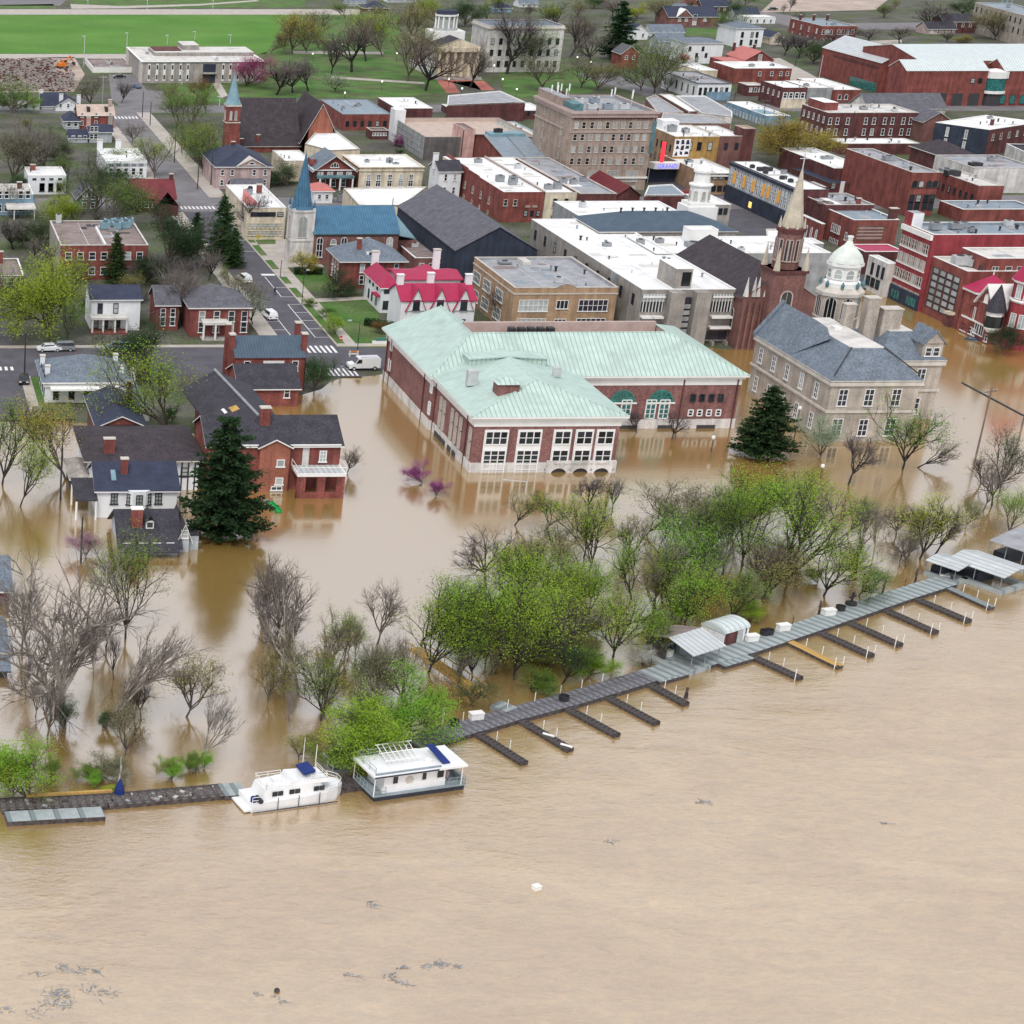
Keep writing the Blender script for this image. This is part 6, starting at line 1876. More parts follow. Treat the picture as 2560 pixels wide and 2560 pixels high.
b.walls('stone_white').flat('roof_slate','trim_stone').win('F',9,[2,6,10],1.3,2.2,WD).belt(b.h-1.2,b.h-.7,'trim_stone',.4)
b=Bld('house','brick house with grey roof and pale edge at left frame edge','house',t01(-60,150),fx(t01,180),5.5,by=fy(t01,20),base=fy(t01,262))
b.walls('brick_red').flat('roof_brown','trim_white').win('F',4,[1.2],1.1,1.8).chim(.4,.8,b.h+2.2,'brick_red')
b=Bld('house','white two-storey house with navy roof and columned front porch','house',t01(692,322),fx(t01,1062),6,d=10,base=fy(t01,562))
b.walls('white_paint').gx(b.zat(fy(t01,216),.5)-b.h,'roof_navy',wall='white_paint').win('F',[.18,.5],[b.h-2.9],1.0,2.0,WD)
b.strip('porch_roof','F',-.04,.72,3.0,3.4,'roof_offwhite',3.2)
for u in(.0,.22,.46,.70):
 MB().tube((u*b.w,-2.9,0),(u*b.w,-2.9,3.0),.2,n=8).build('porch_column','trim_white',b.root)
b.win('F',[.1,.3,.55],[.6],1.1,2.0,WD).strip('porch_floor','F',-.02,.72,0,.5,'brick_red',3.1)
b=Bld('house','large brick house with grey hipped roof behind the pale sycamore','house',t01(1440,388),fx(t01,1885),7,d=13,base=fy(t01,612))
b.walls('brick_red').hip(b.zat(fy(t01,215),.5,.5)-b.h,'roof_shingle_grey').win('F',[.2,.45,.7,.92],[b.h-2.8,1.0],1.2,2.1).strip('porch_roof','F',.18,.62,3.2,3.7,'roof_offwhite',3)
b.strip('porch_floor','F',.18,.62,0,.4,'stone_grey',3)
for u in(.2,.4,.6):
 MB().tube((u*b.w,-2.8,0),(u*b.w,-2.8,3.2),.2,n=8).build('porch_column','trim_white',b.root)
b=Bld('house_wing','brick wing with grey roof left of the large brick house','house',t01(1185,360),fx(t01,1350),6.5,d=9,base=fy(t01,560))
b.walls('brick_red').gx(2.6,'roof_shingle_grey',wall='brick_red').win('F',[.3,.75],[b.h-2.6,1.0],1.0,1.7)
b=Bld('house','pale house with blue-grey hipped roof and four white chimneys','house',t01(345,948),fx(t01,975),6,by=fy(t01,790),base=fy(t01,1110))
b.walls('white_paint').hip(b.zat(fy(t01,740),.5,.5)-b.h,'roof_slate',ov=.7,edge='trim_white',ridge=b.w*.42 if False else None).belt(b.h-.9,b.h-.4,'trim_white',.3)
b.win('F',5,[.8],1.0,2.0,WD).win('L',4,[.8,3.2],1.0,1.6,WD).strip('porch_roof','F',.05,.9,3.0,3.3,'trim_white',2.6)
for u,v in((.02,.75),(.04,.25),(.93,.25),(.92,.8)):
 b.chim(u,v,b.h+1.8,'white_paint',.8,.8,b.h)
b=Bld('house_wing','blue-grey roofed rear wing beside the four-chimney house','house',t01(1005,1188),fx(t01,1130),4.0,by=fy(t01,925),base=fy(t01,1245))
b.walls('white_paint').gy(1.4,'roof_slate',wall='white_paint').chim(.9,.95,b.h+2.0,'white_paint')
b=Bld('house','dark-roofed house with clipped red shingled gable','house',q1(930,600),fx(q1,1330),5.0,d=17,zg=0)
zr=b.zat(fy(q1,515),0,.5)-b.h
b.walls('brick_dark').gy(zr,'roof_navy',wall='brick_red',edge='trim_white',ov=.8).chim(.85,.6,b.h+4.0,'brick_dark',.9)
b=Bld('house','brown-roofed white house with dark timbering behind the skylight house','house',q1(830,925),fx(t01,1505),4.8,d=16,zg=0,foot=-2)
b.walls('white_paint').hip(b.zat(fy(t01,1335),.5,.4)-b.h,'roof_shingle_brown',ov=.9,ridge=5.5,edge='trim_stone').chim(.19,.12,b.h+2.6,'brick_red',1.6,.8)
for u in(.66,.72,.78,.84,.90,.96):
 b.strip('timber','F',u,u+.012,0,b.h-.2,'dark_timber',.08)
b.win('F',[.75,.87],[2.0],1.1,1.5,WD).strip('timber','F',.62,1.0,2.0,2.25,'dark_timber',.07)
b=Bld('house','white house with navy shingle roof, skylight and bay window standing in floodwater','house',t01(735,1760),fx(t01,1338),6,d=10,base=1294,zg=0,foot=-2)
zr=b.zat(fy(t01,1548),.5)
b.walls('white_paint').gx(zr-b.h,'roof_navy',wall='white_paint')
wd=style('frame_dark','glass_blind',2,3,False,False)
b.win('F',[.215,.77],[b.h-2.3],1.0,1.7,wd)
MB().prism([(b.w*.36,0),(b.w*.44,-.9),(b.w*.60,-.9),(b.w*.68,0)],.0,b.h-.1,0,None,True).build('bay','white_paint',b.root)
me,pm=win_mesh(.95,1.7,wd)
for x_,y_,rz in((.405,-.48,-R(28)),(.52,-.92,0),(.635,-.48,R(28))):
 o=place('window',me,b.root,(b.w*x_,y_,b.h-2.3),rz)
 place('pane',pm,o)
k_=(zr-b.h)/(b.d/2)
b.chim(.36,.30,zr+1.0,'brick_red',1.0,.8,b.h)
MB().slab([(b.w*.19,b.d*.15,b.h+k_*b.d*.15+.12),(b.w*.25,b.d*.15,b.h+k_*b.d*.15+.12),(b.w*.25,b.d*.33,b.h+k_*b.d*.33+.12),(b.w*.19,b.d*.33,b.h+k_*b.d*.33+.12)],.15).build('skylight','roof_blue_pale',b.root)
MB().slab([(-3.2,-1.2,3.1),(0,-1.2,3.1),(0,6,4.0),(-3.2,6,4.0)],.2).build('porch_roof','roof_shingle',b.root)
for x_,y_ in((-3.0,-1.0),(-.2,-1.0),(-3.0,5.6)):
 MB().tube((x_,y_,-1),(x_,y_,3.1),.16,n=6).build('porch_post','trim_white',b.root)
b=Bld('garden_house','mossy tent-shaped shed roof left of the skylight house','shed',q1(672,1098),fx(q1,840),2.6,by=fy(q1,930),zg=0)
b.walls('dark_timber').hip(1.0,'leaf_grey' if False else 'stone_grey')
b=Bld('cottage','grey cottage with dark roof, small dormer and tall brick chimney at the water','house',t02(918,248),fx(t02,1345),2.6,d=11,base=1388,zg=0,foot=-2)
zr=b.zat(1272,.5)
b.walls('grey_paint').gx(zr-b.h,'roof_shingle',wall='grey_paint',ov=.6,edge='trim_dark').win('F',[.08,.38,.62,.86],[.6],1.1,1.2,style('frame_white','glass',2,2)).chim(.30,.28,zr+.9,'brick_red',1.5,1.0,b.h,'trim_white')
k_=(zr-b.h)/(b.d/2)
yd=b.d*.22
MB().box(b.w*.46,b.w*.60,yd,yd+2.5,b.h+k_*yd-.3,b.h+k_*yd+1.1).build('dormer','trim_white',b.root)
MB().slab([(b.w*.44,yd-.3,b.h+k_*yd+1.0),(b.w*.53,yd-.3,b.h+k_*yd+2.0),(b.w*.53,yd+3.5,b.h+k_*yd+2.0),(b.w*.44,yd+3.5,b.h+k_*yd+1.0)],.12).slab([(b.w*.53,yd-.3,b.h+k_*yd+2.0),(b.w*.62,yd-.3,b.h+k_*yd+1.0),(b.w*.62,yd+3.5,b.h+k_*yd+1.0),(b.w*.53,yd+3.5,b.h+k_*yd+2.0)],.12).build('dormer_roof','roof_shingle',b.root)
MB().box(b.w*.48,b.w*.58,yd-.05,yd,b.h+k_*yd+.2,b.h+k_*yd+.9).build('dormer_window','glass',b.root)
MB().slab([(b.w*.0,-1.6,b.h-.5),(b.w,-1.6,b.h-.5),(b.w,.2,b.h+.35),(0,.2,b.h+.35)],.15).build('eave_roof','roof_shingle',b.root)
b2=Bld('cottage_wing','small grey wing with white window right of the cottage','house',t02(1358,168),fx(t02,1430),3.6,d=8,base=1380,zg=0,foot=-2)
b2.walls('grey_paint').gy(1.6,'roof_shingle',wall='grey_paint').win('F',[.5],[2.0],1.0,1.2).blk('lean_to',1.0,2.1,.1,.6,-1,2.0,'grey_paint','roof_shingle')
b=Bld('house','slate-roofed house cut off at left frame edge in the flood','house',t02(-260,585),fx(t02,72),3.5,d=12,base=fy(t02,700),zg=0,foot=-2)
b.walls('brick_dark').gx(b.zat(fy(t02,330),.5)-b.h,'roof_slate',wall='grey_paint',edge='trim_white')
b=Bld('shed','dark grey sunken shed roof at left frame edge in the flood','shed',t02(-260,1185),fx(t02,55),1.2,d=16,zg=0,foot=-2)
b.walls('dark_timber').gx(2.6,'roof_slate',wall='dark_timber',edge='trim_dark')
b=Bld('house','brick house with blue-black tile roof and four tall end chimneys','house',q2(555,418),fx(q2,1203),7,d=9.5,base=fy(q2,742),zg=0)
zr=b.zat(fy(q2,217),.5)
b.walls('brick_red').gx(zr-b.h,'roof_bluetile',wall='brick_red',ov=.2,edge='brick_dark').win('F',[.17,.86],[b.h-2.6],1.1,1.9,style('frame_white','glass',1,2)).win('F',[.86],[1.2],1.0,1.9)
b.strip('lintel_panel','F',.40,.70,b.h-1.6,b.h-.7,'trim_white',.1)
for u,v,z in((-.03,.25,1.4),(-.02,.75,2.0),(1.0,.2,1.6),(.99,.75,2.2)):
 b.chim(u,v,zr+z-.6,'brick_red',.9,1.2,0)
b=Bld('house_wing','dark shingle wing with white eave behind the flooded brick house','house',q2(600,702),fx(q2,1143),4.5,d=12,zg=0,base=fy(q2,880))
zr2=b.zat(fy(q2,478),.5)
b.walls('brick_red').gx(zr2-b.h,'roof_shingle',wall='brick_red').win('F',[.8],[1.5],1.0,1.8)
b=Bld('house','red brick house with dark shingle roofs, white gable trim and chimney in floodwater','house',q2(300,1232),fx(q2,1535),7,d=11.5,base=fy(q2,1650),zg=0,foot=-2)
H=b.h
zr3=b.zat(fy(q2,958),.5)
b.walls('brick_red').gx(zr3-H,'roof_shingle',wall='brick_red')
gu0,gu1=.385,.61
xm=(gu0+gu1)/2*b.w
zg_=b.zat(fy(q2,1178),-.05,.5)
MB().box(gu0*b.w,gu1*b.w,-1.0,.2,-2,H).build('front_bay','brick_orange',b.root)
MB().face([(gu0*b.w,-1.0,H),(gu1*b.w,-1.0,H),(xm,-1.0,zg_)]).build('front_gable','brick_orange',b.root)
yb_=b.d*.5
MB().slab([(gu0*b.w-.4,-1.4,H-.15),(xm,-1.4,zg_+.15),(xm,yb_*.8,zg_+.15),(gu0*b.w-.4,.6,H-.15)],.2,0,1).slab([(xm,-1.4,zg_+.15),(gu1*b.w+.4,-1.4,H-.15),(gu1*b.w+.4,.6,H-.15),(xm,yb_*.8,zg_+.15)],.2,0,1).build('gable_roof',['roof_shingle','trim_white'],b.root)
ww2=style('frame_white','glass_blind',1,1,False,False,.16)
me,pm=win_mesh(1.2,1.2,ww2)
for z in(H-3.2,H-6.0):
 o=place('window',me,b.root,(xm+.9,-1.02,z))
 place('pane',pm,o)
me,pm=win_mesh(1.7,.7,style('frame_white','glass',2,1,False,False,.14))
o=place('window',me,b.root,(xm+.6,-1.02,.15))
place('pane',pm,o)
b.win('F',[.87],[H-2.8],1.1,1.8,style('frame_white','glass',2,3,False,False,.16)).strip('shutter_panel','F',.715,.765,H-3.4,H-.4,'roof_offwhite',.06)
b.strip('eave_board','F',0,1,H-.35,H-.02,'trim_white',.35).chim(.455,.36,zr3+1.6,'brick_red',1.5,1.1,H+.5,'trim_stone')
xL,xR_=.16*b.w,.67*b.w
yB=b.d*.4+26
MB().slab([(xL-1,b.d*.45,H-.4),(.42*b.w,b.d*.45,zr3-.1),(.30*b.w,yB,zr3-.1),(xL-2.5,yB,H-.4)],.2).slab([(.42*b.w,b.d*.45,zr3-.1),(xR_,b.d*.45,H+.2),(xR_-1.5,yB,H+.2),(.30*b.w,yB,zr3-.1)],.2).build('link_roof','roof_shingle',b.root)
MB().box(xL,xR_-1.6,b.d*.8,yB,-2,H-.4).build('link_walls','brick_red',b.root)
MB().tube((.42*b.w,b.d*.47,zr3),(.30*b.w,yB,zr3),.22,n=6).build('ridge_cap','metal_grey',b.root)
for k,(u,v,m_)in enumerate(((.24,.5,'trim_white'),(.20,.55,'trim_white'),(.28,.30,'trim_white'),(.33,.26,'wood_tan'))):
 zz_=H-.3+(zr3-H)*(u-.12)/.26
 yy_=b.d*.5+26*v*.8
 MB().slab([(u*b.w-1.1,yy_,zz_-.3),(u*b.w+1.1,yy_,zz_+.55),(u*b.w+.9,yy_+2.2,zz_+.55),(u*b.w-1.3,yy_+2.2,zz_-.3)],.1).build('roof_patch',m_,b.root)
zpo=hb(q2(1130,1508),fy(q2,1735),0.0)
Pq=G(q2(1130,1508),zpo)
pw=float(GX(fx(q2,1583),Pq[1],zpo)-Pq[0])
po=thing('porch','brick porch with pale metal deck roof half under water','porch',(Pq[0],Pq[1],0))
pd=b.Y-Pq[1]
MB().box(.2,pw-.2,.2,pd,zpo-.3,zpo).build('porch_deck','roof_metal',po)
for(x0,x1,y0,y1)in((0,pw,0,.2),(0,.2,.2,pd),(pw-.2,pw,.2,pd)):
 MB().box(x0,x1,y0,y1,zpo-.4,zpo+.08).build('fascia','trim_white',po)
for x in(.1,pw*.42,pw-1.3):
 MB().box(x,x+1.2,.1,.7,-2,zpo-.4).build('brick_pier','brick_red',po)
MB().box(.1,pw-.1,.15,.6,-2,.9).build('porch_wall','brick_red',po)
for(x0,y0,x1,y1)in((0,0,pw,0),(pw,0,pw,pd),(0,0,0,pd)):
 MB().tube((x0,y0,zpo+1.0),(x1,y1,zpo+1.0),.05,n=4).build('handrail','trim_white',po)
for x,y in((0,0),(pw,0),(pw,pd),(0,pd)):
 MB().tube((x,y,zpo),(x,y,zpo+1.0),.06,n=4).build('rail_post','trim_white',po)
 # ---- trees
def tubes_mesh(name,segs,material,extra=None):
 V,Fc=[],[]
 for n in sorted({s[4]for s in segs}):
  S=[s for s in segs if s[4]==n]
  P0=np.array([s[0]for s in S]);P1=np.array([s[1]for s in S])
  r0=np.array([s[2]for s in S]);r1=np.array([s[3]for s in S])
  D=P1-P0
  D/=np.maximum(np.linalg.norm(D,axis=1,keepdims=True),1e-9)
  ref=np.where(np.abs(D[:,2:3])<.9,np.array([[0,0,1.0]]),np.array([[1.0,0,0]]))
  A=np.cross(D,ref)
  A/=np.linalg.norm(A,axis=1,keepdims=True)
  B=np.cross(D,A)
  ang=2*np.pi*np.arange(n)/n
  ring=np.cos(ang)[None,:,None]*A[:,None,:]+np.sin(ang)[None,:,None]*B[:,None,:]
  v=np.concatenate([P0[:,None]+ring*r0[:,None,None],P1[:,None]+ring*r1[:,None,None]],axis=1)
  base=sum(len(x)for x in V)
  m=len(S)
  idx=base+np.arange(m)[:,None]*2*n
  k=np.arange(n)
  k2=(k+1)%n
  f=np.stack([idx+k,idx+k2,idx+n+k2,idx+n+k],axis=2).reshape(-1,4)
  V.append(v.reshape(-1,3))
  Fc.append(f)
 return quad_mesh(name,np.concatenate(V),np.concatenate(Fc),material)
def quad_mesh(name,V,Fq,material):
 me=bpy.data.meshes.new(name)
 n=len(Fq)
 me.vertices.add(len(V))
 me.vertices.foreach_set('co',np.asarray(V,np.float32).ravel())
 me.loops.add(n*4)
 me.loops.foreach_set('vertex_index',np.asarray(Fq,np.int32).ravel())
 me.polygons.add(n)
 me.polygons.foreach_set('loop_start',np.arange(0,n*4,4,dtype=np.int32))
 me.materials.append(MATS[material])
 me.update(calc_edges=True)
 return me
def leaf_quads(rng,C,size,flat=1.1):
 n=len(C)
 nrm=rng.normal(size=(n,3))
 nrm[:,2]=np.abs(nrm[:,2])+flat
 nrm/=np.linalg.norm(nrm,axis=1,keepdims=True)
 a=np.cross(nrm,rng.normal(size=(n,3)))
 a/=np.linalg.norm(a,axis=1,keepdims=True)
 b=np.cross(nrm,a)
 s=size*rng.uniform(.6,1.3,size=(n,1))
 a,b=a*s,b*s*rng.uniform(.5,.9,size=(n,1))
 V=np.stack([C-a-b,C+a-b,C+a+b,C-a+b],axis=1).reshape(-1,3)
 Fq=np.arange(n*4).reshape(-1,4)
 return V,Fq
TP={'bare':(.20,[(6,.70,34),(5,.60,40),(5,.56,44),(4,.55,46),(3,.64,42)],.17,.09,0,.2,.3,.019),'bareup':(.22,[(6,.78,22),(5,.54,34),(4,.52,38),(4,.54,42),(3,.6,42)],.13,.14,0,.2,.3,.0165),'sparse':(.14,[(6,.74,30),(5,.58,38),(5,.55,42),(5,.55,45)],.16,.12,5,.17,.60,.0145),'leafy':(.12,[(6,.78,30),(5,.58,40),(5,.55,44),(5,.52,46)],.16,.10,6.5,.15,.75,.0150),'dense':(.12,[(8,.66,46),(6,.60,44),(5,.55,45),(4,.50,45)],.14,.06,14,.18,.62,.020),'shrub':(.05,[(10,.80,40),(5,.55,42),(5,.50,45)],.16,.14,22,.20,.75,.016),}
PROTO={}
def proto(kind,seed):
 key=(kind,seed)
 if key in PROTO:
  return PROTO[key]
 rng=np.random.default_rng(1000+seed*17+len(kind))
 H0=14.0
 trunk_segs,twig_segs,tips=[],[],[]
 if kind=='conifer':
  trunk_segs.append(((0,0,-.8),(0,0,H0*.96),.30,.03,7))
  C=[]
  nw=34
  for i in range(nw):
   t=.06+.92*i/(nw-1)
   z=H0*t
   rad=H0*.30*(1-t)**.62*(1-.25*max(0,.16-t)/.16)*rng.uniform(.75,1.12)+.25
   nb=max(5,int(11*(1-t)+5))
   for k in range(nb):
    a=rng.uniform(0,2*np.pi)
    rr=rad*rng.uniform(.45,1.22)
    droop=.05*rr+rng.uniform(-.5,.35)
    p1=np.array([rr*np.cos(a),rr*np.sin(a),z+droop])
    twig_segs.append(((0,0,z),tuple(p1),.03,.01,3))
    m=int(10+16*rr)
    ts=rng.uniform(.2,1.0,m)
    C.append(np.column_stack([p1[0]*ts,p1[1]*ts,z+(p1[2]-z)*ts])+rng.normal(size=(m,3))*np.array([.22,.22,.12]))
  C=np.concatenate(C)
  V,Fq=leaf_quads(rng,C,.15,.8)
  tm=tubes_mesh('trunk',trunk_segs,'bark')
  cm=quad_mesh('crown',V,Fq,'leaf_dark')
  PROTO[key]=(tm,cm,H0)
  return PROTO[key]
 trunk,levels,wob,up,nl,lsz,scat,r0=TP[kind]
 nlev=len(levels)
 def unit(v):
  return v/max(np.linalg.norm(v),1e-9)
 def grow(p,d,L,r,lvl):
  ns=3 if lvl<3 else(2 if lvl<4 else 1)
  pts=[p]
  dd=d
  for i in range(ns):
   dd=unit(dd+rng.normal(size=3)*wob+np.array([0,0,up*(1 if lvl>0 else.3)]))
   q=pts[-1]+dd*L/ns
   ra,rb=r*(1-.45*i/ns),r*(1-.45*(i+1)/ns)
   sides=6 if lvl==0 else(5 if lvl==1 else(4 if lvl==2 else 3))
   (trunk_segs if lvl<=2 else twig_segs).append((tuple(pts[-1]),tuple(q),max(ra,.010),max(rb,.007),sides))
   pts.append(q)
  if lvl<nlev:
   nc,ratio,ang=levels[lvl]
   nc=max(2,int(round(nc*rng.uniform(.8,1.2))))
   az0=rng.uniform(0,2*np.pi)
   for k in range(nc):
    t=1.0 if k==0 else rng.uniform(.35 if lvl else.72,1.0)
    fi=min(t*ns,ns-1e-6)
    i=int(fi)
    b=pts[i]+(pts[i+1]-pts[i])*(fi-i)
    a=R(ang)*rng.uniform(.55,1.25)*(.35 if(k==0 and lvl>0)else 1)
    az=az0+k*2.4+rng.uniform(-.4,.4)
    side=unit(np.cross(dd,rng.normal(size=3)))
    s1=unit(np.cross(dd,np.array([1.0,.1,.2])))
    s2=np.cross(dd,s1)
    side=s1*np.cos(az)+s2*np.sin(az)
    cd=unit(dd*np.cos(a)+side*np.sin(a))
    grow(b,cd,(L if lvl else H0*(1-trunk)*.62)*ratio*rng.uniform(.75,1.15)*(1.0 if lvl else 1.0),r*(.53 if lvl else.60),lvl+1)
  else:
   tips.append(pts[-1])
   if ns>1:
    tips.append(pts[1])
 grow(np.array([0,0,-.8]),np.array([0,0,1.0]),H0*trunk+.8,H0*r0,0)
 allp=np.array([s[1]for s in trunk_segs+twig_segs])
 hgt=allp[:,2].max()
 tm=tubes_mesh('trunk',trunk_segs,'bark')
 if nl==0:
  cm=tubes_mesh('crown',twig_segs,'twig_brown')
 else:
  T=np.array(tips)
  cell=np.floor(T/1.7+50).astype(int)
  hsh=(np.sin(cell@np.array([12.9898,78.233,37.719])+seed)*43758.5453)%1.0
  clump=(.25*rng.uniform(0,1,len(T))+.75*hsh)**1.3
  cnt=(nl*clump*2.4).astype(int)
  C=np.repeat(T,cnt,axis=0)
  C=C+rng.normal(size=C.shape)*scat*np.array([1,1,.75])
  V,Fq=leaf_quads(rng,C,lsz*.5)
  cm=quad_mesh('crown',V,Fq,'leaf_green')
  tm=tubes_mesh('trunk',trunk_segs+twig_segs,'bark')
 PROTO[key]=(tm,cm,hgt)
 return PROTO[key]
def set_mat(o,m):
 o.material_slots[0].link='OBJECT'
 o.material_slots[0].material=MATS[m]
TREE_N=[0]
def tree(kind,base,top,label,leaf='leaf_green',bark='bark',w=1.0,lean=(0,0),zg=None,name='tree',group=None,seed=None):
 TREE_N[0]+=1
 i=TREE_N[0]
 if zg is None:
  d=shore_dist(np.array([G(base)[:2]]))[0]
  zg=0.0 if d<0 else ZG
 P=G(base,zg)
 h=float(GZ(top,P[0],P[1]))-zg
 s=(i*7)%4 if seed is None else seed
 pr=proto(kind,s)
 sc=h/pr[2]
 root=thing(name,label,'shrub' if name in('shrub','hedge')else 'tree',(P[0],P[1],zg),(i*2.399)%6.28,group)
 root.scale=(sc*w,sc*w,sc)
 if lean!=(0,0):
  root.rotation_euler=(R(lean[1]),R(lean[0]),0)
 t=place('trunk',pr[0],root)
 set_mat(t,bark)
 c=place('crown',pr[1],root)
 set_mat(c,leaf)
 if len(pr)>3:
  t2=place('branches',pr[3],root)
  set_mat(t2,bark)
 return root
FG='trees standing in the flood along the river bank'
TG='trees among the town houses'
PG='trees in the statehouse park'
def T(kind,x,y,top,label,leaf='leaf_green',bark='bark',w=1.0,lean=(0,0),g=FG,name='tree',zg=None,seed=None):
 if g==TG and kind not in('conifer','dense'):
  w*=1.18
 tree(kind,oo(x,y),top*1.325052,label,leaf,bark,w,lean,zg,name,g,seed)
T('bare',118,1372,1005,'huge bare pale-barked sycamore with spreading twigs left of the white cruiser','twig_grey','bark_pale',1.05,seed=0)
T('bareup',84,1345,1120,'leaning bare trunk beside the huge pale sycamore','twig_grey','bark_pale',.9,(16,0))
T('bareup',40,1230,1075,'thin bare tree by the slate-roofed house at left edge','twig_brown','bark')
T('leafy',237,1205,1000,'tall slender tree with green top in front of the grey cottage','leaf_green','bark_dark',.75,seed=1)
T('bareup',196,1371,1120,'long bare trunk leaning far right over the flood','twig_grey','bark_pale',.8,(27,0),seed=2)
T('sparse',352,1353,1232,'olive leafy tree right of the leaning bare trunk','leaf_olive','bark',1.4)
T('bareup',368,1445,1290,'small grey bare tree leaning right above the plank dock','twig_grey','bark_pale',.8,(22,0))
T('shrub',58,1512,1395,'bright green bush at left edge behind the plank dock','leaf_bright','bark',1.35,name='shrub')
T('sparse',20,1512,1430,'lime green bush at far left corner of the dock','leaf_lime','bark',1.5,name='shrub')
T('bareup',214,1282,1180,'pair of thin dark bare stems left of the olive leafy tree','twig_brown','bark_dark',.6)
T('bare',268,1360,1272,'dark twiggy sapling under the leaning bare trunk','twig_dark','bark_dark',1.1)
T('shrub',190,1462,1412,'low olive brush poking out of the water by the dock','leaf_grey','bark',1.8,name='shrub')
T('shrub',120,1378,1310,'ivy thicket around the foot of the huge sycamore','leaf_deep','bark',.9,name='shrub')
T('shrub',192,1374,1335,'dark ivy clump at the foot of the long leaning trunk','leaf_deep','bark',1.0,name='shrub')
T('shrub',163,1050,1000,'mauve blossoming redbud beside the grey cottage','leaf_mauve','bark',1.2,name='tree')
T('sparse',36,955,800,'loose yellow-green tree in floodwater at left edge','leaf_lime','bark_dark',.85)
T('leafy',6,912,742,'green tree cut off by left edge above the flooded street','leaf_green','bark_dark',1.0)
T('leafy',126,905,752,'golden green tree left of the brown-roofed house','leaf_gold','bark',.95)
T('leafy',316,822,632,'big bright green tree between the slate house and the brick house','leaf_bright','bark',.95,seed=0)
T('conifer',420,1010,786,'large dark pine in front of the flooded red brick house','leaf_dark','bark',1.25,seed=0)
T('sparse',430,900,850,'thin pale shoots behind the large dark pine','leaf_grey','bark')
T('dense',592,742,656,'narrow dark evergreen beside the four-chimney brick house','leaf_deep','bark',.75,seed=1)
T('bare',652,892,838,'small bare bush at the flooded brick porch','twig_brown','bark',1.3)
T('shrub',797,912,866,'purple redbud half drowned in front of the library','leaf_purple','bark',1.25,name='tree')
T('shrub',822,936,904,'smaller purple redbud nearest the flooded lawn','leaf_purple','bark',1.3,name='tree')
T('dense',690,1432,1300,'dense bright green tree above the white cruiser','leaf_bright','bark',1.15,seed=1)
T('dense',752,1385,1258,'bright green tree left of the dock end','leaf_bright','bark',1.05,seed=2)
T('shrub',655,1410,1330,'low bright green bush left of the dense green tree','leaf_bright','bark',1.0,name='shrub')
T('shrub',640,1452,1395,'green brush directly behind the two white boats','leaf_green','bark',1.5,name='shrub')
T('sparse',606,1360,1236,'forked tree with thin green leaves above the dock','leaf_green','bark_dark',1.1)
T('bare',485,1166,1040,'bare dark tree at the edge of the open floodwater','twig_brown','bark_dark',1.0,seed=1)
T('bare',514,1212,1042,'bare brown tree right behind the first dark bare tree','twig_brown','bark_dark',.95,seed=2)
T('bareup',566,1308,1055,'tall bare sycamore with white lower trunk','twig_grey','bark_pale',.8,seed=0)
T('sparse',505,1322,1225,'small olive tree left of the white-trunked sycamore','leaf_olive','bark',1.0)
T('bareup',543,1398,1286,'bare stubby trunk with short side twigs','twig_grey','bark_pale',.45)
T('sparse',653,1235,1140,'thin green tree in the middle of the drowned bank','leaf_green','bark',1.1)
T('bare',709,1218,1085,'bare tree with crossing limbs before the open water','twig_grey','bark',.9)
T('leafy',793,1218,1062,'green tree with dark forked trunks right of the open water','leaf_bright','bark_dark',1.0,seed=0)
T('leafy',808,1268,1120,'green tree leaning right over the sunken railing','leaf_bright','bark_dark',1.15,(14,0),seed=1)
T('bare',915,1098,985,'wide dark bare tree below the library','twig_dark','bark_dark',1.35,seed=0)
T('leafy',893,1180,1088,'mid green tree behind the sunken railing','leaf_green','bark',1.1)
T('leafy',945,1242,1062,'tall bright green tree above the first dock fingers','leaf_bright','bark_dark',.9,seed=2)
T('sparse',565,1432,1380,'thin olive brush near the white cruiser','leaf_olive','bark',1.7,name='shrub')
T('sparse',890,1330,1255,'thin willowy brush above the pale gangway','leaf_deep','bark',1.4)
T('leafy',870,1255,1170,'leafy tree over the sunken railing','leaf_green','bark',1.15)
T('sparse',760,1330,1215,'grey-green tree between the two bright green masses','leaf_grey','bark',1.1)
T('sparse',700,1310,1230,'faint green tree behind the bright green mass','leaf_green','bark',1.3)
WOOD='leafy trees of the drowned wood behind the docks'
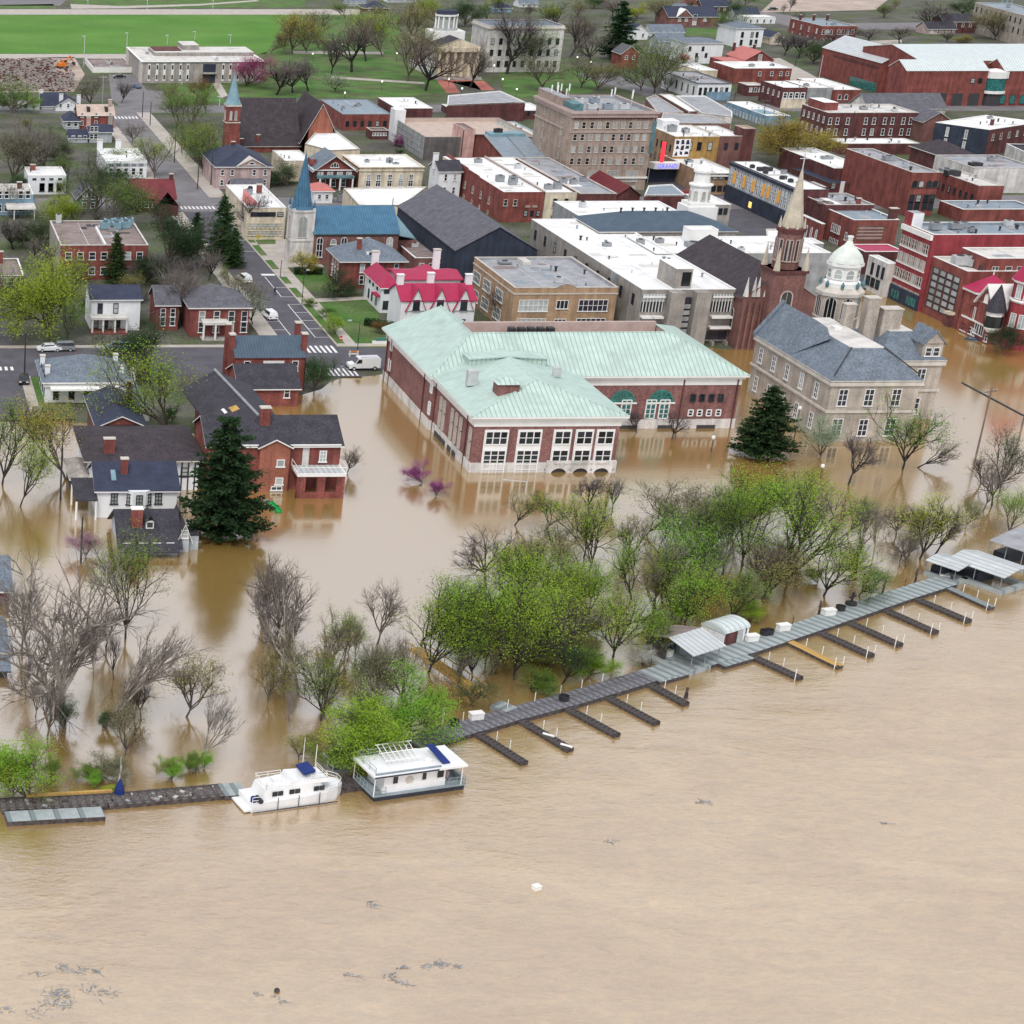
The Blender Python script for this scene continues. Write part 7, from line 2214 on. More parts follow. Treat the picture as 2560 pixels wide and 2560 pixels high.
wood=[('sparse',1053,1068,975,'grey budding tree at the back of the drowned wood','leaf_grey',1.2),('leafy',1108,1075,920,'green tree with dark twin stems at the back of the drowned wood','leaf_bright',.95),('bare',996,1083,1000,'bare tree at the left back of the drowned wood','twig_brown',1.1),('leafy',1248,1120,965,'leaning green tree in the middle of the drowned wood','leaf_bright',1.05),('leafy',1191,1133,1035,'bright green tree left of the leaning green tree','leaf_bright',1.15),('leafy',976,1283,1068,'tall green tree in front of the drowned wood','leaf_bright',.9),('sparse',1071,1240,1130,'thin-leaved grey tree in front of the drowned wood','leaf_grey',1.2),('leafy',1156,1240,1108,'bright green tree left of the metal-roofed shelter','leaf_bright',1.15),('leafy',1291,1173,1052,'bright green tree behind the metal-roofed shelter','leaf_bright',1.2),('leafy',1358,1085,925,'tall tree at the right back of the drowned wood','leaf_green',.95),('sparse',1061,1290,1195,'dark green brush overhanging the plank dock','leaf_deep',1.35),('leafy',1401,1068,900,'bright green tall tree below the dark pine','leaf_bright',.95),('sparse',1436,1128,1005,'olive tree behind the white barrel-roofed shed','leaf_olive',1.15),('leafy',1489,1105,888,'tall green tree right of the white barrel-roofed shed','leaf_bright',.95),('leafy',1456,1118,1015,'low green tree near the white barrel-roofed shed','leaf_green',1.2),('leafy',1554,1123,1010,'wide green tree leaning to the grey dock','leaf_bright',1.35),('leafy',1620,1123,1055,'low green tree closest to the grey dock','leaf_green',1.5),('sparse',1290,1012,888,'grey-green budding tree just below the library corner','leaf_grey',1.25),('leafy',1378,1005,872,'bright tree top below the library corner','leaf_bright',1.1),('leafy',1500,1012,885,'bright green tree below the white blossom bush','leaf_bright',1.2),('sparse',970,990,905,'olive budding tree below the library entrance','leaf_olive',1.3),('sparse',1030,1000,930,'second olive tree below the library entrance','leaf_green',1.3),('bare',1113,968,890,'bare tree in front of the library arches','twig_dark',1.1),('bare',1156,966,893,'second bare tree in front of the library arches','twig_dark',1.0),('leafy',1220,1010,930,'green tree between the bare trees and the grey budding tree','leaf_green',1.2),('leafy',1330,1090,985,'mid green tree filling the back of the wood','leaf_green',1.2),('sparse',1180,1060,965,'thin tree behind the twin-stemmed green tree','leaf_olive',1.2),('leafy',1110,1170,1060,'green tree in the heart of the drowned wood','leaf_bright',1.2),('leafy',1010,1180,1070,'leafy green tree at the left side of the wood','leaf_green',1.2),('leafy',1380,1170,1070,'green tree right behind the barrel-roofed shed','leaf_green',1.2),('sparse',1240,1235,1150,'thin green tree beside the shelter posts','leaf_green',1.2),('shrub',1110,1275,1225,'green brush at the water edge by the plank dock','leaf_bright',1.6),('shrub',1000,1300,1250,'green brush left of the overhanging dark brush','leaf_green',1.6),]
for k_,x_,y_,t_,l_,lf_,w_ in wood:
 T(k_,x_,y_,t_,l_,lf_,'bark_dark',w_,(12,0)if 'leaning' in l_ else(0,0),WOOD)
T('shrub',1213,1258,1218,'small white blossoming bush beside the shelter','leaf_white','bark',1.2,name='shrub')
T('bareup',1619,1050,950,'thin bare tree left of the pale bare trunk','twig_grey','bark',.8)
T('bareup',1646,1053,940,'pale bare trunk standing in bright floodwater','twig_grey','bark_pale',.7)
T('bare',1690,1013,945,'dark twiggy bush beside the bare trunks','twig_dark','bark_dark',1.1)
T('leafy',1736,1053,925,'yellow-green tree left of the covered boat slips','leaf_lime','bark_dark',1.1)
T('bare',1710,1070,1010,'fallen bare branches by the covered boat slips','twig_grey','bark',1.3)
T('leafy',1900,1010,922,'bright green tree at right edge above the covered slips','leaf_bright','bark',1.1)
T('conifer',1438,862,728,'dark pine between the library and the stone post office','leaf_dark','bark',1.45,seed=1)
T('shrub',1549,862,782,'rounded white-green blossom bush in front of the post office','leaf_pale','bark',1.0,name='shrub')
T('bare',1600,914,805,'dark bare tree in front of the post office corner','twig_dark','bark_dark',1.0)
T('sparse',1705,884,725,'large green and brown tree hiding the post office front','leaf_green','bark_dark',1.0,seed=0)
T('bareup',1730,882,800,'bare limb leaning right over the bright water','twig_brown','bark_dark',1.0,(38,0))
T('bare',1852,914,850,'small bare tree by the utility pole','twig_brown','bark_dark',1.1)
T('sparse',1886,926,795,'ivy-covered tree by the utility pole at right edge','leaf_deep','bark_dark',.8)
T('bare',1203,816,768,'small bare tree against the library fan windows','twig_dark','bark_dark',1.2)
T('bare',1268,829,762,'bare sapling against the library right front','twig_dark','bark_dark',.9)
T('dense',1893,668,605,'dark evergreen in front of the crimson tower','leaf_dark','bark',1.0)
T('shrub',1632,600,570,'lime shrub beside the domed tower','leaf_lime','bark',.6,name='shrub')
g=TG
T('dense',95,642,445,'big yellow-green tree beside the white porch house','leaf_lime','bark',.85,g=g,seed=1)
T('leafy',62,600,500,'leafy tree at left behind the yellow-green tree','leaf_green','bark',1.1,g=g)
T('leafy',125,640,560,'green undergrowth tree below the yellow-green crown','leaf_bright','bark',1.0,g=g)
T('dense',282,706,592,'dark evergreen thicket beside the bright green tree','leaf_dark','bark',1.05,g=g)
T('bare',358,612,480,'pale bare sycamore over the large brick house','twig_grey','bark_pale',1.15,g=g,seed=1)
T('sparse',478,612,530,'pale budding tree at the street corner of the brick house','leaf_pale','bark',1.15,g=g)
T('sparse',432,625,560,'rusty budding tree before the large brick house','leaf_rust','bark',1.1,g=g)
T('dense',310,505,378,'tall dark spruce behind the brown-roofed brick building','leaf_dark','bark',1.05,g=g)
T('conifer',218,535,438,'dark cone-shaped spruce before the brown-roofed brick building','leaf_deep','bark',.95,g=g)
T('conifer',368,475,400,'dark spruce at the end of the brown-roofed building','leaf_dark','bark',1.0,g=g)
T('conifer',418,490,368,'tall green pine beside the street','leaf_deep','bark',.9,g=g)
T('conifer',440,505,430,'lower pine at the kerb behind the tall green pine','leaf_deep','bark',1.1,g=g)
T('dense',275,540,470,'dark leafless-looking thicket beside the spruce','leaf_dark','bark_dark',1.2,g=g)
T('bare',330,545,470,'grey bare thicket between the spruces','twig_dark','bark_dark',1.3,g=g)
T('leafy',185,412,278,'green tree before the white flat-roofed house','leaf_deep','bark',1.0,g=g)
T('leafy',205,440,340,'olive tree below the white flat-roofed house','leaf_green','bark',1.1,g=g)
T('dense',118,425,355,'rounded yellow-green tree left of the green gabled house','leaf_lime','bark',1.2,g=g)
T('sparse',140,428,370,'grey twiggy tree in front of the rounded yellow-green tree','leaf_grey','bark',1.2,g=g)
T('bare',60,342,205,'large grey bare tree at left edge','twig_grey','bark',1.1,g=g)
T('sparse',22,345,240,'grey budding tree cut by left edge','leaf_grey','bark',1.1,g=g)
T('bare',92,330,225,'second grey bare tree near left edge','twig_dark','bark',1.0,g=g)
T('dense',22,215,145,'round green tree below the rubble','leaf_green','bark',1.1,g=g)
T('shrub',63,205,180,'small bright green shrub by the white gabled house','leaf_bright','bark',1.2,g=g,name='shrub')
T('sparse',173,202,137,'olive tree left of the car park','leaf_grey','bark',1.3,g=g)
T('bare',228,195,147,'small bare tree standing in the car park','twig_dark','bark_dark',1.1,g=g)
T('sparse',292,338,240,'thin lime tree on the concrete street','leaf_lime','bark',1.0,g=g)
T('leafy',322,205,148,'rust-tinted green tree before the grey office block','leaf_olive','bark',1.0,g=g)
T('leafy',380,195,140,'olive-rust tree right of the office flagpole','leaf_rust','bark',.9,g=g)
T('leafy',335,245,170,'green street tree at the far crossing','leaf_green','bark',1.0,g=g)
T('leafy',362,240,175,'second green street tree at the far crossing','leaf_green','bark',1.1,g=g)
T('leafy',345,290,215,'green tree on the verge below the far crossing','leaf_green','bark',.9,g=g)
T('sparse',385,330,220,'thin green tree left of the blue-spired brick tower','leaf_green','bark',.9,g=g)
T('leafy',370,300,230,'olive tree on the grass strip by the brick tower','leaf_olive','bark',1.0,g=g)
T('shrub',395,290,262,'pale shrub beside the brick tower','leaf_pale','bark',1.3,g=g,name='shrub')
T('bare',250,270,225,'twiggy bush beside the navy-roofed house','twig_brown','bark',1.3,g=g)
T('dense',190,238,212,'small dark tree behind the tan-roofed house','leaf_deep','bark',1.2,g=g)
T('bare',25,470,395,'bare dark tree before the cream-roofed house','twig_dark','bark_dark',1.3,g=g)
T('dense',75,470,405,'dark green bush before the cream-roofed house','leaf_deep','bark',1.3,g=g)
T('bare',40,600,520,'mauve-grey bare tree at left below the grey-roofed brick house','twig_dark','bark',1.2,g=g)
T('bare',477,452,355,'bare black street tree by the cream office','twig_dark','bark_dark',.95,g=g)
T('dense',572,513,466,'golden-brown ornamental tree before the white church tower','leaf_gold','bark',1.05,g=g)
T('dense',628,556,502,'round dark holly beside the slate-roofed brick house','leaf_dark','bark',1.15,g=g)
T('dense',631,632,590,'small bright green tree on the lawn by the street','leaf_bright','bark',1.0,g=g)
T('shrub',612,598,575,'bright green shrub row on the lawn','leaf_green','bark',1.4,g=g,name='shrub')
T('shrub',585,580,560,'low green shrub by the garden path','leaf_green','bark',1.2,g=g,name='shrub')
T('dense',543,352,300,'dark evergreen between the stone house and the red house','leaf_deep','bark',1.2,g=g)
T('bare',955,612,530,'bare dark tree between the crimson-roofed house and the tan school','twig_dark','bark_dark',1.2,g=g)
T('shrub',722,632,605,'bare brown bush at the crimson-roofed house','twig_brown' if False else 'leaf_rust','bark',1.0,g=g,name='shrub')
T('dense',155,712,660,'bare bushy tree before the four-chimney house','leaf_rust','bark',1.0,g=g)
T('shrub',880,268,256,'purple redbud in the yard behind the red house','leaf_purple','bark',1.3,g=g,name='tree')if False else None
T('shrub',744,275,250,'purple redbud in the yard by the garage','leaf_purple','bark',1.2,g=g,name='tree')
T('shrub',755,292,280,'green shrubs at the foot of the garage','leaf_deep','bark',1.6,g=g,name='shrub')
g=PG
px=lambda f,x,y:(f(x,y)[0]/1.325052,f(x,y)[1]/1.325052)
def TPx(kind,f,x,y,top,label,leaf='leaf_green',bark='bark',w=1.0,name='tree',gg=None):
 q=px(f,x,y)
 yt=px(f,x,top)[1]
 T(kind,q[0],q[1],yt-.10*(q[1]-yt),label,leaf,bark,w*(1.35 if kind!='conifer' else 1.1),(0,0),gg or PG,name)
TPx('shrub',t00,1850,645,405,'pink blossoming tree at the right end of the grey office block','leaf_pink','bark',.95)
for a in[('bare',t10,560,560,255,'dark bushy bare tree in the middle of the park lawn','twig_dark',.8),('bare',t10,720,545,105,'tall bare elm left of the statehouse lawn','twig_brown',1.0),('bare',t10,835,465,150,'bare tree right behind the tall bare elm','twig_brown',1.0),('leafy',t10,962,430,75,'yellow-green tree between the bare elms and the statehouse','leaf_lime',.8),('leafy',t10,265,405,100,'golden-green tree at the field corner','leaf_gold',.95),('leafy',t10,110,400,250,'rusty young tree at the field edge','leaf_rust',1.1),('leafy',t10,380,400,200,'olive tree right of the golden-green tree','leaf_olive',1.0),('sparse',t10,430,330,70,'grey budding tree behind the golden-green tree','leaf_grey',1.1),('bare',t10,140,715,410,'grey-mauve bare tree above the dark church roof','twig_grey',1.3),('bare',t10,275,700,440,'second grey-mauve bare tree above the dark church roof','twig_grey',1.2),('bare',t10,400,690,430,'dark twiggy tree above the church gable','twig_dark',1.1),('sparse',t10,600,690,555,'low spreading pale tree on the park lawn','leaf_pale',1.8),('sparse',t10,1150,615,190,'budding tree before the statehouse side wall','leaf_olive',.9),('bare',t10,1282,685,230,'bare tree left of the statehouse portico','twig_brown',1.0),('bare',t10,1605,665,330,'small bare tree before the statehouse steps','twig_brown',.9),('bare',t10,1885,560,75,'tall bare tree before the pale stone annex','twig_dark',.95),('leafy',t10,1180,330,40,'green tree behind the statehouse','leaf_olive',1.1),('leafy',t10,1380,200,-20,'lime tree behind the statehouse cupola','leaf_lime',1.0),('dense',t10,1570,200,0,'dark tree right of the statehouse cupola','leaf_deep',1.0),('leafy',t10,680,140,20,'green tree beyond the far end of the field','leaf_green',1.1),('sparse',t10,900,140,40,'grey-green tree behind the bare elms','leaf_grey',1.2),('bare',t10,1760,420,180,'bare tree between statehouse and annex','twig_brown',1.0),('leafy',t20,150,545,160,'green tree before the pale stone annex','leaf_green',.85),('bare',t20,30,500,90,'bare grey tree at the annex corner','twig_grey',.9),('bare',t20,425,430,90,'bare brown tree right of the pale annex','twig_brown',1.0),('bare',t20,590,480,215,'bare mauve tree beside the dark spruce','twig_grey',1.0),('sparse',t20,255,690,430,'olive budding tree above the tan tower','leaf_grey',1.4),('sparse',t20,520,660,430,'grey-olive tree above the tower antennas','leaf_grey',1.3),('sparse',t20,650,690,480,'dull olive tree right of the tower antennas','leaf_olive',1.2),('conifer',t20,790,450,45,'tall dark spruce right of the park','leaf_dark',1.1),('leafy',t20,500,130,-10,'olive tree at the top behind the annex','leaf_olive',1.2),('sparse',t20,330,200,0,'pale budding tree at the top behind the annex','leaf_pale',1.2),('leafy',t20,1075,705,310,'big green tree by the pale corner building','leaf_green',.95),('leafy',t20,970,680,480,'smaller green tree left of the big green tree','leaf_green',1.2),('sparse',t20,1190,700,540,'pale green tree right of the big green tree','leaf_pale',1.2),('dense',t20,945,140,30,'lime green tree above the white houses','leaf_lime',1.1),('leafy',t20,1110,180,-10,'olive tree above the white houses','leaf_olive',1.1),('leafy',t20,1590,330,105,'light green tree beside the big white house','leaf_green',1.1),('shrub',t20,1292,485,405,'small crimson-leaved tree by the white house','leaf_red',.9),('leafy',t20,1750,60,-60,'green tree at the top above the far brick school','leaf_green',1.3),('dense',t20,620,60,-30,'dark evergreen at the top of the frame','leaf_deep',1.2),('bare',t20,760,120,-30,'bare tree at the top above the dark spruce','twig_brown',1.3),('dense',t30,140,1255,870,'golden round tree right of the ochre mural building','leaf_gold',.8),('dense',t30,60,1150,930,'golden-brown tree behind the golden round tree','leaf_gold',.9),('dense',t30,372,1215,955,'second golden tree before the dark brick apartments','leaf_gold',.8),('bare',t30,230,440,225,'dark bare trees left of the big red brick hall','twig_dark',1.3),('dense',t30,350,480,310,'dark green tree at the corner of the big red brick hall','leaf_deep',1.1),('bare',t30,480,360,240,'bare bush below the far red brick apartments','twig_dark',1.3),('bare',t30,120,420,250,'dark twiggy tree right of the cream house','twig_dark',1.2),('bare',t30,760,310,210,'bare trees behind the big red brick hall','twig_dark',1.8),('bare',t30,1200,240,0,'dark bare tree on the hillside','twig_dark',1.0),('dense',t30,1460,110,-20,'dark evergreen on the hillside','leaf_deep',1.2),('leafy',t30,1715,300,85,'olive green tree before the far stone building','leaf_olive',1.2),('dense',t30,1500,325,262,'small golden bush behind the pale metal roof','leaf_gold',1.3),('bare',t30,1850,310,170,'dark bare tree at right edge behind the pale metal roof','twig_dark',1.3),('bare',t30,1000,330,200,'bare hillside tree behind the pale metal roof','twig_brown',1.3),('bare',t30,1350,320,230,'grey scrub tree behind the pale metal roof','twig_grey',1.6),('bare',t30,240,170,80,'small bare tree by the railway','twig_dark',1.0),('bare',t30,870,130,20,'bare tree on the dirt slope','twig_grey',1.0),('bare',t30,600,300,190,'dark scrub right of the far red brick apartments','twig_dark',1.5),('leafy',t10,1300,120,0,'yellowish tree at the top beyond the park','leaf_lime',1.2),('leafy',t20,1400,60,-60,'green-grey tree at the top above the houses','leaf_grey',1.3),('sparse',t20,1300,120,20,'pale tree at the top between the far houses','leaf_pale',1.3),]:
 TPx(a[0],a[1],a[2],a[3],a[4],a[5],a[6],'bark_dark' if a[0]=='bare' else 'bark',a[7],gg=PG if a[1]is not t30 else TG)
rt_=random.Random(77)
ORD=('first second third fourth fifth sixth seventh eighth ninth tenth eleventh twelfth thirteenth fourteenth fifteenth sixteenth seventeenth eighteenth nineteenth twentieth ' 'twenty-first twenty-second twenty-third twenty-fourth twenty-fifth twenty-sixth twenty-seventh twenty-eighth twenty-ninth thirtieth thirty-first thirty-second thirty-third thirty-fourth ' 'thirty-fifth thirty-sixth thirty-seventh thirty-eighth thirty-ninth fortieth').split()
TINT={'leaf_bright':'bright green','leaf_green':'green','leaf_olive':'olive','leaf_lime':'lime green','leaf_grey':'grey-green','leaf_dark':'dark green','leaf_deep':'deep green','leaf_gold':'golden','leaf_rust':'rusty','twig_brown':'bare brown','twig_grey':'bare grey','twig_dark':'bare dark'}
def fill(n,quad,kinds,hmin,hmax,where,group,wr=(.8,1.2),zg=0.0,noun='tree'):
 spots=[]
 for k in range(n):
  u,v=rt_.random(),rt_.random()
  x=(quad[0][0]*(1-u)+quad[1][0]*u)*(1-v)+(quad[3][0]*(1-u)+quad[2][0]*u)*v
  y=(quad[0][1]*(1-u)+quad[1][1]*u)*(1-v)+(quad[3][1]*(1-u)+quad[2][1]*u)*v
  spots.append((x,y))
 for k,(x,y)in enumerate(sorted(spots)):
  P=G(oo(x,y),zg)
  top=proj((P[0],P[1],zg+rt_.uniform(hmin,hmax)))[1]
  kd,lf,bk=rt_.choice(kinds)
  tree(kd,oo(x,y),top,'%s %s, %s from the left %s'%(TINT[lf],noun,ORD[k],where),lf,bk,rt_.uniform(*wr),(rt_.uniform(-9,9),rt_.uniform(-6,6)),zg,'tree' if noun=='tree' else 'shrub',group)
LV=[('leafy','leaf_bright','bark_dark'),('sparse','leaf_green','bark_dark'),('leafy','leaf_green','bark_dark'),('sparse','leaf_olive','bark'),('leafy','leaf_lime','bark_dark'),('bareup','twig_brown','bark_dark'),('sparse','leaf_bright','bark')]
BV=[('bareup','twig_grey','bark'),('bare','twig_brown','bark_dark'),('sparse','leaf_olive','bark'),('bareup','twig_brown','bark_pale'),('sparse','leaf_grey','bark'),('sparse','leaf_green','bark')]
LB=LV+[('bareup','twig_grey','bark'),('bare','twig_brown','bark_dark'),('bareup','twig_brown','bark_dark'),('sparse','leaf_grey','bark')]
fill(24,((980,1040),(1640,1000),(1620,1100),(900,1290)),LB,6,11,'inside the drowned wood thicket','thicket of the drowned wood')
fill(9,((840,1120),(1010,1090),(960,1290),(800,1330)),LB,5,9,'at the left flank of the drowned wood','left flank of the drowned wood')
fill(15,((430,1190),(780,1190),(780,1390),(430,1420)),BV,5,10,'in the shallows above the boats','thin trees in the shallows above the boats',(.7,1.0))
fill(7,((10,1200),(330,1200),(350,1440),(10,1440)),BV,5,10,'among the big sycamores','thin trees among the big sycamores',(.7,1.0))
fill(8,((1640,960),(1900,950),(1760,1050),(1640,1080)),BV,5,9,'in the bright shallows by the covered slips','thin trees by the covered slips',(.7,1.0))
SV=[('shrub','leaf_green','bark'),('shrub','leaf_olive','bark'),('shrub','leaf_bright','bark')]
fill(16,((960,1200),(1560,1060),(1600,1110),(960,1310)),SV,2.0,3.4,'along the water edge of the drowned wood','scrub along the drowned wood',(1.0,1.6),noun='scrub')
fill(9,((20,1440),(420,1440),(430,1478),(20,1490)),SV,1.6,3.0,'behind the littered walkway','scrub behind the littered walkway',(1.0,1.6),noun='scrub')
GV=[('dense','leaf_deep','bark'),('leafy','leaf_olive','bark'),('bare','twig_grey','bark_dark'),('sparse','leaf_grey','bark'),('bare','twig_dark','bark_dark'),('leafy','leaf_green','bark'),('shrub','leaf_deep','bark')]
fill(14,((10,235),(225,235),(260,460),(10,460)),GV,4,9,'among the far left houses','garden trees among the far left houses',(.9,1.3),ZG)
fill(11,((10,480),(270,480),(330,640),(10,650)),GV,4,8,'around the white porch house','garden trees around the white porch house',(.9,1.3),ZG)
fill(8,((300,480),(430,480),(500,600),(330,600)),GV,4,8,'around the large brick house','garden trees around the large brick house',(.9,1.3),ZG)
fill(8,((150,690),(270,690),(330,800),(130,790)),GV,3,6,'between the four-chimney house and the brick houses','garden trees by the four-chimney house',(.9,1.2),ZG)
fill(12,((420,60),(900,10),(1180,60),(600,120)),LB,7,12,'in the upper park and beyond','trees of the upper park',(.9,1.2),ZG)
fill(9,((1150,20),(1500,0),(1930,40),(1250,110)),GV,5,9,'among the far houses at the top','trees among the far houses',(.9,1.3),ZG)
fill(6,((330,165),(400,165),(430,330),(370,330)),LV,5,9,'along the concrete street by the brick tower','street trees by the brick tower',(.8,1.1),ZG)
fill(5,((1520,95),(1700,80),(1560,160),(1450,130)),GV,4,7,'left of the big red brick hall','scrub trees by the big brick hall',(1,1.4),ZG)
# ---- docks, boats and floating things
r5=ZZ(0,1920,.66253)
r7=ZZ(560,1840,.331263)
def strip_frame(a,b,z=0.0):
 A,B=G(a,z),G(b,z)
 d=B-A
 return A,math.atan2(d[1],d[0]),float(np.hypot(d[0],d[1]))
def deck(name,label,a,b,width,mtop,mside,h=.55,cat='dock',group=None,shift=0.0,posts=(),postm='trim_white',plank=.9,clutter=0):
 A,rz,L=strip_frame(a,b,h)
 root=thing(name,label,cat,(A[0],A[1],0),rz,group)
 w2=width/2
 MB().box(0,L,-w2+shift,w2+shift,-.3,h-.06).build('float',mside,root)
 n=max(2,int(L/plank))
 if n<=60:
  key=('plank',round(L/n,2),round(width,2),mtop)
  if key not in WCACHE:
   WCACHE[key]=MB().box(.02,L/n-.02,-w2,w2,h-.058,h).mesh('plank',[mtop])
  for k in range(n):
   place('plank',WCACHE[key],root,(k*L/n,shift,random.Random(k+int(L*7)).uniform(-.015,.015)))
 for k,(u,v)in enumerate(posts):
  MB().tube((0,0,-.6),(0,0,h+1.05),.05,n=6).build('post',postm,root,(u*L,v*width,0))
 return root,L,rz
DG='floating sections of the long marina walkway'
pts=[t12(1175,1745),t22(-10,1525),t22(400,1418),t22(720,1325),t22(1020,1235)]
labs=['dark plank walkway section at the end above the houseboat','dark plank walkway section at the second finger','dark plank walkway section with black tub','dark plank walkway section under overhanging brush']
for k in range(4):
 deck('dock_walkway',labs[k],pts[k],pts[k+1],3.0,'dock_plank','wood_black',group=DG,posts=((.1,.46),(.6,.46)))
pts=[t22(1020,1235),t22(1300,1155),t22(1760,1020),t32(100,930),t32(560,775),t32(980,630),t32(1345,515)]
labs=['grey walkway section beside the low pale float','grey walkway section under the metal-roofed shelter','grey walkway section before the white shed','grey walkway section at the orange finger','grey walkway section with white dock box','grey walkway section ending at the covered slips']
for k in range(6):
 deck('dock_walkway',labs[k],pts[k],pts[k+1],3.1,'dock_pale','wood_black',group=DG,plank=1.2,posts=((.35,.47),),postm='metal_dark')
FGp='finger docks reaching into the river'
fingers=[(t12(1655,1650),t22(95,1885),'first dark finger dock from the houseboat','wood_black'),(t22(80,1570),t22(440,1785),'second dark finger dock with white hose coil','wood_black'),(t22(395,1460),t22(795,1675),'third dark finger dock with two white posts','wood_black'),(t22(700,1375),t22(1095,1585),'fourth dark finger dock with two white posts and driftwood tip','wood_black'),(t22(1020,1280),t22(1315,1440),'short dark finger dock left of the low pale float','wood_black'),(t22(1770,1060),t32(245,1245),'dark finger dock just left of the orange plank finger','wood_black'),(t32(140,960),t32(545,1160),'orange new-plank finger dock','wood_tan'),(t32(375,890),t32(785,1075),'dark finger dock just right of the orange plank finger','wood_black'),(t32(595,815),t32(1000,995),'dark finger dock second right of the orange plank finger','wood_black'),(t32(865,720),t32(1270,900),'brown finger dock third right of the orange plank finger','wood_black'),(t32(1105,640),t32(1520,815),'dark finger dock fourth right of the orange plank finger','wood_black'),(t32(1345,560),t32(1690,715),'pale grey finger dock nearest the covered slips','dock_pale'),]
for k,(a,e,lab,m_)in enumerate(fingers):
 r_=random.Random(k)
 posts=[(u,.55)for u in((.35,.62)if k<6 else(.3,.6,.98))]+([(.97,-.55)]if k>=5 else[])
 root,L,rz=deck('finger_dock',lab,a,e,1.05,m_,'wood_black',.42,group=FGp,posts=posts,plank=.6)
 MB().tube((L,-.4,-.2),(L,-.4,.55),.14,n=8).build('end_pile','wood_black',root)
 if k==1:
  for j,u in enumerate((.48,.85)):
   MB().tube((0,-.3,0),(1.2,.2,.05),.14,n=6).build('hose_coil','trim_white',root,(u*L,0,.5))
deck('float_platform','low pale float left of the metal-roofed shelter',t22(1070,1260),t22(1290,1200),1.9,'dock_pale','wood_black',.5)
deck('float_platform','low pale float right of the metal-roofed shelter',t22(1565,1145),t22(1785,1082),1.7,'dock_pale','wood_black',.5)
deck('gangway','pale green gangway landing behind the plank walkway',t12(1810,1440),t12(1932,1490),2.0,'dock_pale','metal_grey',.6)
A,rz,L=strip_frame(t12(1200,985),t12(1690,1320),.8)
rl=thing('sunken_stair','yellow wooden stair railing sunk in the drowned wood','railing',(A[0],A[1],0),rz)
for y in(-.9,.9):
 MB().tube((0,y,.9),(L,y,.9),.08,n=5).build('handrail','wood_tan',rl)
for k in range(9):
 for y in(-.9,.9):
  MB().tube((0,0,-.6),(0,0,.9),.06,n=5).build('baluster','wood_tan',rl,(L*k/8,y,0))
MB().box(0,L,-.85,.85,-.2,.12).build('tread_deck','wood_tan',rl)
A,rz,L=strip_frame(t22(1345,1190),t22(1545,1125),.55)
sh=thing('boat_shelter','open dock shelter with white metal gable roof on posts','shelter',(A[0],A[1],0),rz)
Ls,Ds,Hs=L*1.02,6.4,2.6
MB().box(-1.2,Ls+.3,-.4,Ds+.2,-.3,.52).build('platform','dock_pale',sh)
MB().slab([(-.5,-.5,Hs),(Ls+.5,-.5,Hs),(Ls+.5,Ds/2,Hs+1.0),(-.5,Ds/2,Hs+1.0)],.08).build('roof_slope','roof_metal',sh)
MB().slab([(Ls+.5,Ds+.5,Hs),(-.5,Ds+.5,Hs),(-.5,Ds/2,Hs+1.0),(Ls+.5,Ds/2,Hs+1.0)],.08).build('roof_slope','roof_brown',sh)
for x in(0,Ls/2,Ls):
 for y in(0,Ds):
  MB().tube((x,y,.5),(x,y,Hs),.06,n=6).build('post','metal_grey',sh)
MB().box(-.2,0,Ds*.55,Ds,.5,Hs).build('screen','wood_black',sh)
for k,(x,y,c_)in enumerate(((1.2,4.0,'trim_white'),(2.4,4.6,'boat_blue'),(3.3,4.2,'metal_grey'),(4.0,5.0,'wood_black'))):
 MB().box(-.4,.4,-.3,.3,.52,1.3).build('stored_crate',c_,sh,(x,y,0))
A,rz,L=strip_frame(t22(1590,1015),t22(1775,960),.55)
sd=thing('dock_shed','white metal shed with barrel roof and maroon door on the dock','shed',(A[0],A[1],0),rz)
Ds=3.4
MB().box(0,L,0,Ds,.2,2.3).build('walls','white_paint',sd)
n=8
prof=[(-.1+(Ds+.2)*(1-math.cos(math.pi*k/n))/2,2.2+.75*math.sin(math.pi*k/n))for k in range(n+1)]
bm_=MB()
for k in range(n):
 (y0,z0),(y1,z1)=prof[k],prof[k+1]
 bm_.face([(-.1,y0,z0),(L+.1,y0,z0),(L+.1,y1,z1),(-.1,y1,z1)])
bm_.face([(-.1,y,z)for y,z in prof])
bm_.face([(L+.1,y,z)for y,z in reversed(prof)])
bm_.build('barrel_roof','roof_seam_pale',sd)
MB().box(.1,.5*L,-.06,.01,.3,2.1).build('doorway','brick_dark',sd)
for x in(.12,.5,.88):
 MB().box(x*L-.06,x*L+.06,-.08,.01,.3,2.25).build('door_post','frame_dark',sd)
MB().box(.53*L,.75*L,-.07,.01,.3,2.1).build('door_leaf','glass_blind',sd)
def dock_box(p,lab,m_='trim_white',sx=1.5,sy=.8,sz=.8):
 P=G(p,.55)
 b_=thing('dock_box',lab,'box',(P[0],P[1],.56),R(12))
 MB().box(-sx/2,sx/2,-sy/2,sy/2,0,sz*.8).build('body',m_,b_)
 MB().box(-sx/2-.05,sx/2+.05,-sy/2-.05,sy/2+.05,sz*.8,sz).build('lid',m_,b_)
dock_box(t22(1805,970),'white dock box beside the barrel-roofed shed')
dock_box(t32(112,890),'pale grey dock box left of the orange finger')
dock_box(t32(455,775),'bright white dock box on the grey walkway')
dock_box(t12(1660,1560),'white dock box on the dark plank walkway')
def tub(p,lab,m_='metal_dark',r_=.55,h_=.6):
 P=G(p,.55)
 t_=thing('mooring_tub',lab,'tub',(P[0],P[1],.56))
 MB().lathe([(r_,0),(r_*1.1,h_),(r_*.95,h_),(r_*.9,h_*.5)],12).build('tub',m_,t_)
